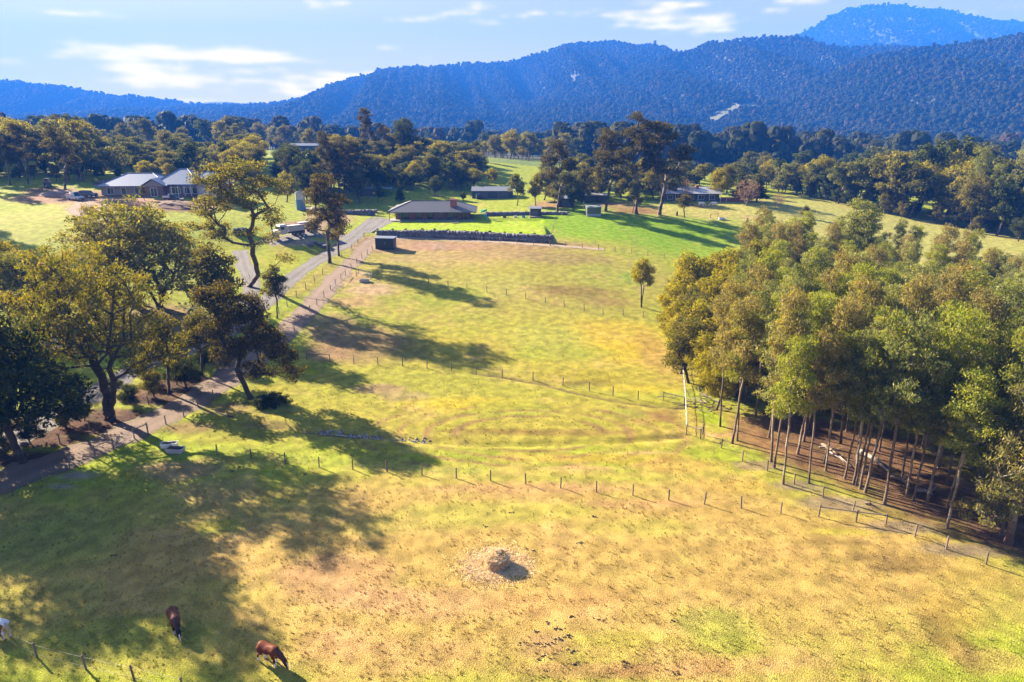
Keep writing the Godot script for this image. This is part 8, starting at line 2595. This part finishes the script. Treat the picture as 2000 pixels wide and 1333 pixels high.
func horse_bones(step: float, down: float) -> Array:
	var b := []
	b.append([Vector3(-0.58, 1.18, 0), Vector3(-0.05, 1.10, 0), 0.30, 0.30])
	b.append([Vector3(-0.05, 1.10, 0), Vector3(0.48, 1.14, 0), 0.30, 0.29])
	b.append([Vector3(-0.62, 1.33, 0), Vector3(-0.2, 1.30, 0), 0.16, 0.13])
	b.append([Vector3(0.40, 1.36, 0), Vector3(0.0, 1.28, 0), 0.13, 0.14])
	var poll := Vector3(1.28, lerpf(1.5, 0.62, down), 0.0)
	b.append([Vector3(0.55, 1.22, 0), Vector3(0.95, lerpf(1.42, 0.95, down), 0), 0.24, 0.17])
	b.append([Vector3(0.95, lerpf(1.42, 0.95, down), 0), poll, 0.17, 0.115])
	var nose := poll + Vector3(0.22, -0.50, 0) if down > 0.5 else poll + Vector3(0.45, -0.3, 0)
	b.append([poll, poll.lerp(nose, 0.45), 0.125, 0.105])
	b.append([poll.lerp(nose, 0.45), nose, 0.10, 0.065])
	for s in [-1.0, 1.0]:
		b.append([poll + Vector3(-0.02, 0.10, s * 0.06), poll + Vector3(-0.06, 0.24, s * 0.08), 0.035, 0.012])
		var fx: float = step * s
		b.append([Vector3(0.46, 1.02, s * 0.15), Vector3(0.44 + fx * 0.3, 0.78, s * 0.16), 0.15, 0.095])
		b.append([Vector3(0.44 + fx * 0.3, 0.78, s * 0.16), Vector3(0.47 + fx * 0.7, 0.44, s * 0.16), 0.085, 0.058])
		b.append([Vector3(0.47 + fx * 0.7, 0.44, s * 0.16), Vector3(0.45 + fx, 0.12, s * 0.16), 0.05, 0.042])
		b.append([Vector3(0.45 + fx, 0.12, s * 0.16), Vector3(0.50 + fx, 0.045, s * 0.16), 0.045, 0.062])
		var hx: float = -step * s
		b.append([Vector3(-0.62, 1.10, s * 0.14), Vector3(-0.48 + hx * 0.3, 0.80, s * 0.17), 0.22, 0.13])
		b.append([Vector3(-0.48 + hx * 0.3, 0.80, s * 0.17), Vector3(-0.76 + hx * 0.7, 0.50, s * 0.16), 0.11, 0.062])
		b.append([Vector3(-0.76 + hx * 0.7, 0.50, s * 0.16), Vector3(-0.74 + hx, 0.13, s * 0.16), 0.052, 0.045])
		b.append([Vector3(-0.74 + hx, 0.13, s * 0.16), Vector3(-0.69 + hx, 0.045, s * 0.16), 0.046, 0.062])
	return b


func horse(label: String, at: Vector3, turn: float, step: float, body: Color, points: Color, sock: Color, hair: Color, patch := Color(-1, 0, 0), fine := 0.035) -> void:
	var key := "%f_%f" % [step, fine]
	if not horse_shapes.has(key):
		horse_shapes[key] = net(horse_bones(step, 1.0), fine, 0.09)
	var t := thing("horse", at, turn, label, "horse")
	t.scale = Vector3(1.05, 1.05, 1.22)
	var paint := func(p: Vector3) -> Color:
		var c := body
		if p.x > 0.85: c = body.lerp(points, clampf((p.x - 0.8) * 2.0, 0.0, 1.0))
		if p.y < 0.62 and absf(p.z) > 0.05 and p.x < 0.9: c = points
		if p.y < 0.30 and p.x < 0.9: c = sock
		if p.y < 0.06 and p.x < 0.9: c = Color(0.05, 0.045, 0.04)
		if p.x > 1.36 and absf(p.z) < 0.035 and p.y < 0.55: c = Color(0.6, 0.57, 0.53)
		if patch.r >= 0.0 and noise.get_noise_3d(p.x * 14.0, p.y * 14.0, p.z * 14.0) > 0.12: c = patch
		return c
	var hide := vcol("horse_hide", 0.6)
	hide.metallic_specular = 0.25
	part("body", net_mesh(horse_shapes[key], paint, hide), t)
	var hm := vcol("horse_hair", 0.7)
	var q := Geo.new()
	q.col = hair
	q.tube([Vector3(-0.86, 1.32, 0), Vector3(-0.99, 1.12, 0.01), Vector3(-1.02, 0.80, 0.02), Vector3(-1.0, 0.42, 0.02)], [0.045, 0.075, 0.085, 0.02], 7)
	part("tail", q.mesh(hm), t)
	q = Geo.new()
	q.col = hair
	q.tube([Vector3(0.48, 1.46, 0.0), Vector3(0.72, 1.36, 0.02), Vector3(1.0, 1.10, 0.03), Vector3(1.22, 0.82, 0.02), Vector3(1.36, 0.66, 0.0)], [0.03, 0.075, 0.085, 0.07, 0.02], 6)
	part("mane", q.mesh(hm), t)
	for s in [-1, 1]:
		q = Geo.new()
		q.col = Color(0.01, 0.008, 0.006)
		q.tube([Vector3(1.36, 0.47, s * 0.085), Vector3(1.37, 0.46, s * 0.105)], [0.022, 0.014], 6)
		part("eye", q.mesh(hm), t)


func trough(label: String, at: Vector3, turn: float, l: float, w: float, h: float, m: Material, cat := "trough") -> void:
	var t := thing("trough", at, turn, label, cat)
	var q := Geo.new()
	q.taper(Vector3(0, 0, 0), Vector3(l * 0.94, h, w * 0.9), Vector2(l, w))
	part("basin", q.mesh(m), t)
	q = Geo.new()
	for s in [-1, 1]:
		q.box(Vector3(0, h + 0.03, s * w / 2), Vector3(l + 0.06, 0.07, 0.07))
		q.box(Vector3(s * l / 2, h + 0.03, 0), Vector3(0.07, 0.07, w - 0.07))
	part("rim", q.mesh(m), t)
	bx("water", t, mat("water", 0.03, 0.035, 0.035, 0.04), Vector3(0, h + 0.005, 0), Vector3(l - 0.1, 0.02, w - 0.1))


func straw(q: Geo, n: int, make: Callable) -> void:
	for i in n:
		var p: Vector3 = make.call()
		var d := Vector3(rng.randfn(), rng.randfn() * 0.3, rng.randfn()).normalized()
		var w := d.cross(Vector3(rng.randfn(), rng.randfn(), rng.randfn())).normalized() * 0.008
		var l := rng.randf_range(0.08, 0.26)
		var s := rng.randf_range(0.7, 1.25)
		q.col = Color(0.74, 0.57, 0.34).lerp(Color(0.60, 0.41, 0.18), rng.randf()) * s
		q.quad(p - d * l - w, p - d * l + w, p + d * l + w, p + d * l - w)


func build_small_things() -> void:
	var concrete := mat("concrete", 0.32, 0.30, 0.28, 0.9, 0.0, "fine", 2.0)
	var zinc := mat("galvanised", 0.42, 0.43, 0.44, 0.45, 0.7)
	# hay feeder
	var c := ground([Vector3(-1.26, 0, -49.24).x, Vector3(-1.26, 0, -49.24).z])
	var t := thing("hay_feeder", c, 0.0, "round metal hay feeder ring heaped with straw in the front paddock", "feeder")
	for y in [0.12, 0.55, 0.95]:
		var q := Geo.new()
		var path := []
		var rad := []
		for k in 33:
			path.append(Vector3(cos(TAU * k / 32) * 0.98, y, sin(TAU * k / 32) * 0.98))
			rad.append(0.026)
		q.tube(path, rad, 5, false)
		part("ring", q.mesh(zinc), t)
	for k in 10:
		var q := Geo.new()
		var a := TAU * k / 10
		q.tube([Vector3(cos(a) * 0.98, 0, sin(a) * 0.98), Vector3(cos(a) * 0.98, 0.95, sin(a) * 0.98)], [0.02, 0.02], 5)
		part("upright", q.mesh(zinc), t)
	var bale := thing("straw_bale", c, 0.0, "heap of golden straw filling the metal hay feeder", "straw")
	var q := Geo.new()
	q.col = Color(0.48, 0.31, 0.12)
	q.tube([Vector3(0, 0.02, 0), Vector3(0, 0.8, 0), Vector3(-0.1, 1.0, 0), Vector3(-0.15, 1.12, 0)], [0.9, 0.9, 0.7, 0.1], 18)
	part("core", q.mesh(vcol("straw_core", 1.0)), bale)
	q = Geo.new()
	straw(q, 11000, func() -> Vector3:
		var a := rng.randf() * TAU
		if rng.randf() < 0.45:
			return Vector3(cos(a) * 0.93, rng.randf_range(0.02, 0.95), sin(a) * 0.93)
		var r := 0.95 * sqrt(rng.randf())
		return Vector3(cos(a) * r - 0.05, 0.90 + 0.34 * (1.0 - r) * (1.0 + 1.2 * noise.get_noise_2d(cos(a) * r * 40.0, sin(a) * r * 40.0)) + rng.randf_range(-0.05, 0.08), sin(a) * r))
	var loose := part("loose_straw", q.mesh(vcol("straw", 0.9)), bale)
	loose.set_meta("kind", "stuff")
	q = Geo.new()
	straw(q, 9000, func() -> Vector3:
		var a := rng.randf() * TAU
		var r := 0.95 + absf(rng.randfn()) * 0.75
		var x := c.x + cos(a) * r * 1.35 - 0.1
		var z := c.z + sin(a) * r * 1.1
		return Vector3(x, surface(x, z) + rng.randf_range(0.015, 0.05), z))
	tag(part("scattered_straw", q.mesh(vcol("straw", 0.9)), self), "pale straw scattered on the ground round the hay feeder", "straw", "", "stuff")
	# horses
	horse("dark bay horse grazing head-on in dappled shade at the lower left", ground([Vector3(-24.97, -0.01, -41.81).x, Vector3(-24.97, -0.01, -41.81).z + 0.2]), -0.95, 0.08, Color(0.10, 0.034, 0.018), Color(0.02, 0.012, 0.010), Color(0.32, 0.30, 0.28), Color(0.012, 0.009, 0.008))
	horse("chestnut bay horse with white socks grazing at the shadow's edge", ground([Vector3(-16.83, -0.01, -38.48).x, Vector3(-16.83, -0.01, -38.48).z + 0.2]), -0.42, 0.12, Color(0.105, 0.026, 0.011), Color(0.06, 0.015, 0.009), Color(0.62, 0.58, 0.54), Color(0.02, 0.010, 0.008))
	horse("white and brown patched horse half out of frame at the left edge", ground([Vector3(-37.61, 0.03, -40.82).x + 0.15, Vector3(-37.61, 0.03, -40.82).z]), 2.8, 0.05, Color(0.60, 0.57, 0.54), Color(0.6, 0.55, 0.5), Color(0.55, 0.5, 0.46), Color(0.40, 0.30, 0.16), Color(0.22, 0.07, 0.03))
	horse("pale horse grazing before the farmhouse, left of its pair", ground([Vector3(60, 9.68, -218.75).x, Vector3(60, 9.68, -218.75).z]), 0.15, 0.10, Color(0.62, 0.58, 0.54), Color(0.55, 0.5, 0.46), Color(0.5, 0.46, 0.42), Color(0.5, 0.46, 0.4), Color(-1, 0, 0), 0.06)
	horse("pale horse grazing before the farmhouse, right of its pair", ground([Vector3(63.92, 9.68, -218.82).x, Vector3(63.92, 9.68, -218.82).z]), 2.9, 0.10, Color(0.62, 0.58, 0.54), Color(0.55, 0.5, 0.46), Color(0.5, 0.46, 0.42), Color(0.5, 0.46, 0.4), Color(-1, 0, 0), 0.06)
	print("horses ", Time.get_ticks_msec())
	# troughs
	trough("white enamel bathtub trough behind the concrete one beside the lane gate", ground([Vector3(-39.47, 0.05, -71.01).x, Vector3(-39.47, 0.05, -71.01).z]), 0.15, 1.7, 0.75, 0.5, mat("enamel", 0.6, 0.6, 0.6, 0.3))
	trough("rectangular concrete water trough beside the lane gate", ground([Vector3(-38.24, 0.04, -69.89).x, Vector3(-38.24, 0.04, -69.89).z]), -0.12, 1.85, 0.95, 0.5, mat("pale_concrete", 0.44, 0.44, 0.46, 0.8, 0.0, "fine", 1.5))
	trough("pale concrete trough inside the small upper paddock pen", ground([Vector3(-30.96, 3.53, -140.12).x, Vector3(-30.96, 3.53, -140.12).z]), 0.0, 2.0, 0.9, 0.5, mat("pale_concrete", 0.44, 0.44, 0.46))
	trough("white trough beside the small gate frame on the far slope", ground([Vector3(62.5, 7.64, -204.45).x, Vector3(62.5, 7.64, -204.45).z]), 0.0, 1.9, 0.8, 0.5, mat("enamel", 0.6, 0.6, 0.6))
	# little goal frame on the dusty upper paddock
	t = thing("goal_frame", ground([Vector3(-18.26, 5.32, -169.02).x, Vector3(-18.26, 5.32, -169.02).z]), 0.0, "small white goal frame with netting on the dusty upper paddock", "goal")
	q = Geo.new()
	q.tube([Vector3(-1.1, 0, 0.5), Vector3(-1.1, 1.1, 0.5), Vector3(1.1, 1.1, 0.5), Vector3(1.1, 0, 0.5)], [0.04, 0.04, 0.04, 0.04], 5)
	q.tube([Vector3(-1.1, 1.1, 0.5), Vector3(-1.1, 0.05, -0.6), Vector3(1.1, 0.05, -0.6), Vector3(1.1, 1.1, 0.5)], [0.03, 0.03, 0.03, 0.03], 5)
	part("frame", q.mesh(mat("white_post", 0.6, 0.6, 0.6)), t)
	q = Geo.new()
	for k in 12:
		var x := -1.1 + 2.2 * k / 11.0
		q.tube([Vector3(x, 1.1, 0.5), Vector3(x, 0.05, -0.6)], [0.006, 0.006], 3, false)
	for k in 6:
		var f := k / 5.0
		q.tube([Vector3(-1.1, lerpf(1.1, 0.05, f), lerpf(0.5, -0.6, f)), Vector3(1.1, lerpf(1.1, 0.05, f), lerpf(0.5, -0.6, f))], [0.006, 0.006], 3, false)
	part("net", q.mesh(mat("white_post", 0.6, 0.6, 0.6)), t)
	# gate frame and stumps on the far slope
	var gp := Vector3(60.45, 7.82, -205.35)
	t = thing("gate_frame", ground([gp.x, gp.z]), 0.0, "bare timber gate frame on the far slope left of the white trough", "gate")
	q = Geo.new()
	q.tube([Vector3(-1.1, 0, 0), Vector3(-1.1, 1.5, 0)], [0.09, 0.08], 6)
	part("post", q.mesh(mat("brown_post", 0.12, 0.07, 0.05)), t)
	q = Geo.new()
	q.tube([Vector3(1.1, 0, 0), Vector3(1.1, 1.5, 0)], [0.09, 0.08], 6)
	part("post", q.mesh(mat("brown_post", 0.12, 0.07, 0.05)), t)
	q = Geo.new()
	q.tube([Vector3(-1.1, 1.4, 0), Vector3(1.1, 1.4, 0)], [0.06, 0.06], 6)
	part("rail", q.mesh(mat("brown_post", 0.12, 0.07, 0.05)), t)
	for s in [[Vector3(69.27, 7.2, -202.17), "grey tree stump on the far slope above the grove"], [Vector3(49.74, 8.44, -207.56), "low dark stump below the rightmost tall gum"]]:
		q = Geo.new()
		q.col = Color(0.12, 0.09, 0.07)
		q.tube([Vector3(0, -0.1, 0), Vector3(0.02, 0.25, 0), Vector3(0.05, 1.0, 0.02), Vector3(0.1, 1.25, 0.0)], [0.5, 0.33, 0.28, 0.08], 9)
		tag(part("tree_stump", q.mesh(bark_mat()), self, ground([s[0].x, s[0].z])), s[1], "stump")
	# lawn fire rings
	var ring_names := ["left", "middle", "right"]
	var k := 0
	for p in [Vector3(-33.63, 8, -197.62), Vector3(-24.89, 8, -196.08), Vector3(-16.13, 8, -194.56)]:
		t = thing("stone_ring", Vector3(p.x, 8.0, p.z), 0.0, "small stone-edged garden bed on the lawn, %s of the three" % ring_names[k], "garden bed")
		for i in 11:
			var a := TAU * i / 11
			part("stone", rock_mesh(i % 9), t, Vector3(cos(a) * 0.95, 0.1, sin(a) * 0.95), Basis(Vector3.UP, a).scaled(Vector3(0.3, 0.25, 0.3)))
		q = Geo.new()
		q.col = Color(0.10, 0.075, 0.055)
		q.tube([Vector3(0, -0.05, 0), Vector3(0, 0.12, 0)], [0.9, 0.8], 12)
		part("soil", q.mesh(vcol("bed_soil", 1.0)), t)
		if k > 0:
			q = Geo.new()
			q.col = Color(0.1, 0.07, 0.05)
			for i in 7:
				var a := i * 0.9
				q.tube([Vector3(0, 0.1, 0), Vector3(cos(a) * 0.12, 0.8, sin(a) * 0.12), Vector3(cos(a) * 0.4, 1.5 + 0.1 * (i % 3), sin(a) * 0.4)], [0.03, 0.02, 0.008], 4)
			part("shrub", q.mesh(bark_mat()), t)
		k += 1
	# play things beside the brick house
	var sp := Vector3(-8.38, 8.43, -200.87) + Vector3(0.8, -0.3, 1.0)
	t = thing("play_slide", Vector3(sp.x, 8.2, sp.z), 0.5, "green plastic slide with blue frame beside the brick house", "slide")
	q = Geo.new()
	q.hexa([Vector3(-0.3, 1.4, -0.9), Vector3(0.3, 1.4, -0.9), Vector3(0.3, 0.15, 1.3), Vector3(-0.3, 0.15, 1.3), Vector3(-0.3, 1.48, -0.9), Vector3(0.3, 1.48, -0.9), Vector3(0.3, 0.23, 1.3), Vector3(-0.3, 0.23, 1.3)])
	part("chute", q.mesh(mat("slide_green", 0.03, 0.22, 0.09, 0.4)), t)
	bx("roof", t, mat("slide_green", 0.03, 0.22, 0.09), Vector3(0, 2.5, -1.3), Vector3(1.5, 0.5, 1.2), Basis(Vector3(0, 0, 1), 0.2))
	for s in [[-0.6, -1.8], [0.6, -1.8], [-0.6, -0.8], [0.6, -0.8]]:
		bx("post", t, mat("slide_blue", 0.05, 0.2, 0.38, 0.5), Vector3(s[0], 1.15, s[1]), Vector3(0.12, 2.3, 0.12))
	for s in [[1.6, "white plastic outdoor chair on the paving beside the lawn", 0.6, 0.6, 0.6], [4.0, "blue plastic toy table on the paving beside the lawn", 0.06, 0.22, 0.5], [-1.6, "dark outdoor seat on the paving near the slide", 0.05, 0.04, 0.04]]:
		t = thing("outdoor_seat", Vector3(-0.5 + s[0], 8.05, -201.0), 0.3, s[1], "seat")
		var m := mat("seat_%d" % int(s[0] * 10), s[2], s[3], s[4], 0.5)
		bx("seat", t, m, Vector3(0, 0.45, 0), Vector3(1.0, 0.08, 0.8))
		bx("backrest", t, m, Vector3(0, 0.85, -0.38), Vector3(1.0, 0.75, 0.07))
		for e in [[-0.42, -0.32], [0.42, -0.32], [-0.42, 0.32], [0.42, 0.32]]:
			bx("leg", t, m, Vector3(e[0], 0.2, e[1]), Vector3(0.08, 0.42, 0.08))
	# round bale beside the long shed
	t = thing("round_bale", Vector3(-11.7, 9.75, -240.02), 0.3, "dark wrapped round bale against the long navy shed", "bale")
	q = Geo.new()
	q.tube([Vector3(-0.8, 1.0, 0), Vector3(-0.7, 1.0, 0), Vector3(0.7, 1.0, 0), Vector3(0.8, 1.0, 0)], [0.88, 1.0, 1.0, 0.88], 18)
	part("wrap", q.mesh(mat("bale_wrap", 0.03, 0.035, 0.04, 0.4)), t)
	# droppings
	for i in DUNG.size():
		var p := ground(DUNG[i])
		q = Geo.new()
		for j in 9:
			var a := rng.randf() * TAU
			var r := absf(rng.randfn()) * 0.16
			var s := rng.randf_range(0.035, 0.075)
			var sh := rng.randf_range(0.6, 1.4)
			q.col = Color(0.045 * sh, 0.026 * sh, 0.02 * sh)
			var m := Vector3(cos(a) * r * 1.6, s * 0.5, sin(a) * r)
			q.tube([m - Vector3(s, s * 0.3, 0), m - Vector3(s * 0.5, 0, 0), m + Vector3(s * 0.5, 0, 0), m + Vector3(s, -s * 0.2, 0)], [s * 0.2, s * 0.8, s * 0.8, s * 0.2], 5)
		tag(part("dung_pile", q.mesh(vcol("dung", 1.0)), self, p), "small dark pile of horse dung on the dry paddock grass", "dung", "dung piles on the paddocks")
	# timber yards on the far field
	var y0 := [Vector3(86.7, 9.09, -218.39).x - 3.0, Vector3(86.7, 9.09, -218.39).z - 1.0]
	fence("timber_yard", "timber cattle yard rails at the far edge of the pale field", [y0, [y0[0] + 3.0, y0[1] + 2.0], [y0[0] + 6.5, y0[1] + 4.2], [y0[0] + 10.0, y0[1] + 6.5]], 1.3, 0, [0, 1, 2])
	# fallen timber on the grove floor
	var logs := [[36.36, -72.41, 36.98, -67.94, 0.22], [36.38, -70.43, 37.27, -66.75, 0.16], [39.97, -70.54, 40.84, -66.05, 0.28], [40.33, -64.57, 41.35, -62.97, 0.2], [41.45, -61.73, 42.8, -61.16, 0.2], [35.76, -71.72, 37.88, -71.13, 0.12], [34.94, -59.22, 35.73, -58.77, 0.12]]
	for i in logs.size():
		var l: Array = logs[i]
		var a := ground([l[0], l[1]])
		var b := ground([l[2], l[3]]) - a
		q = Geo.new()
		q.col = Color(0.34, 0.28, 0.24) if i % 3 else Color(0.22, 0.16, 0.12)
		q.tube([Vector3(0, l[4], 0), b * 0.5 + Vector3(0, l[4] + 0.15, 0), b + Vector3(0, l[4] * 0.5, 0)], [l[4], l[4] * 0.8, l[4] * 0.35], 7)
		for j in 3:
			var f := 0.4 + 0.2 * j
			var s := b * f + Vector3(0, l[4], 0)
			q.tube([s, s + Vector3(rng.randf_range(-1, 1), rng.randf_range(0.2, 0.9), rng.randf_range(-1, 1))], [l[4] * 0.4, 0.02], 5)
		tag(part("fallen_log", q.mesh(bark_mat()), self, a), "pale fallen log lying on the shaded grove floor", "log", "fallen logs in the grove")
	# heap of dead branches at the grove's corner
	var bc := ground([25.55, -84.45])
	t = thing("brush_heap", bc, 0.0, "heap of dead grey branches at the grove corner by the white rails", "brush heap")
	for i in 40:
		q = Geo.new()
		var sh := rng.randf_range(0.6, 1.2)
		q.col = Color(0.26, 0.20, 0.165) * sh
		var p := Vector3(rng.randfn() * 1.8, rng.randf_range(0.1, 0.7), rng.randfn() * 1.6)
		var d := Vector3(rng.randfn(), rng.randf_range(-0.1, 0.3), rng.randfn()).normalized() * rng.randf_range(0.8, 2.4)
		q.tube([p - d * 0.5, p + Vector3(0, 0.1, 0), p + d * 0.5], [0.07, 0.05, 0.02], 5)
		part("branch", q.mesh(bark_mat()), t)


func build_grass() -> void:
	# short tufts standing out of the turf
	var q := Geo.new()
	for i in 7:
		var a := i * 2.4
		var d := Vector3(cos(a), 0, sin(a))
		var s := Vector3(-d.z, 0, d.x) * 0.09
		var p := d * 0.12
		var sh := 0.85 + 0.08 * (i % 4)
		q.col = Color(sh, sh, sh)
		q.tri(p - s, p + d * 0.35 + Vector3(0, 0.55 + 0.15 * (i % 3), 0), p + s)
	var m := vcol("tuft", 0.9, Color(0.9, 0.9, 0.7))
	var mesh := q.mesh(m)
	for i in mesh.get_surface_count(): pass
	var xf := []
	var cols := []
	for i in 130000:
		var z := -26.0 - 130.0 * pow(rng.randf(), 1.5)
		var x := rng.randf_range(-0.82, 0.82) * (-z * 0.95 + 12.0)
		if x < -60.0: continue
		var f := noise.get_noise_2d(x * 3.0, z * 3.0)
		if f < -0.12 and rng.randf() < 0.8: continue
		if x < -18.0 and (line_distance(x, z, DIRT_LANE) < 3.0 or line_distance(x, z, GRAVEL_ROAD) < 3.2): continue
		var s := 0.07 + 0.2 * pow(rng.randf(), 3.0)
		xf.append(Transform3D(Basis(Vector3.UP, rng.randf() * TAU).scaled(Vector3(s * 1.3, s * rng.randf_range(0.5, 1.1), s * 1.3)), Vector3(x, surface(x, z) - 0.01, z)))
		var c := tint_at(x, z) * rng.randf_range(0.8, 1.15) * 0.8
		cols.append(Color(c.r, c.g, c.b))
	scatter("grass_tufts", "short grass tufts over the paddocks", mesh, xf, cols)
	print("tufts ", xf.size(), " ", Time.get_ticks_msec())

func _ready() -> void:
	rng.seed = 11
	noise.seed = 3
	noise.frequency = 0.05
	noise.fractal_octaves = 4
	rough.seed = 9
	rough.frequency = 0.12
	camera_and_light()
	build_ground()
	build_hills()
	var tan_ := [Color(0.225, 0.152, 0.105), Color(0.18, 0.12, 0.08), Color(0.16, 0.135, 0.055)]
	var grey := [Color(0.17, 0.158, 0.158), Color(0.115, 0.105, 0.10), Color(0.17, 0.15, 0.08)]
	road("gravel_road", "pale grey gravel road", GRAVEL_ROAD, 4.8, 3.7, grey, 0.07, "gravel")
	road("driveway", "gravel turning area beside the brick house", DRIVEWAY, 4.0, 6.0, grey, 0.10, "gravel")
	road("truck_yard_track", "gravel loop round the truck yard", TRUCK_YARD, 5.0, 5.0, grey, 0.05, "gravel")
	road("side_track", "gravel side track", SIDE_TRACK, 3.4, 3.4, grey, 0.06, "gravel")
	road("house_track", "dirt track down from the new house", HOUSE_TRACK, 4.5, 3.5, tan_, 0.06, "dirt")
	road("dirt_lane", "tan dirt lane between fences", DIRT_LANE, 6.0, 4.2, tan_, 0.07, "dirt")
	road("wall_track", "pale track below the rock wall", WALL_TRACK, 2.6, 1.6, [Color(0.33, 0.25, 0.19), Color(0.28, 0.21, 0.15), Color(0.22, 0.19, 0.08)], 0.09, "dirt")
	build_buildings()
	build_trees()
	build_walls()
	build_fences()
	build_vehicles()
	build_small_things()
	build_grass()
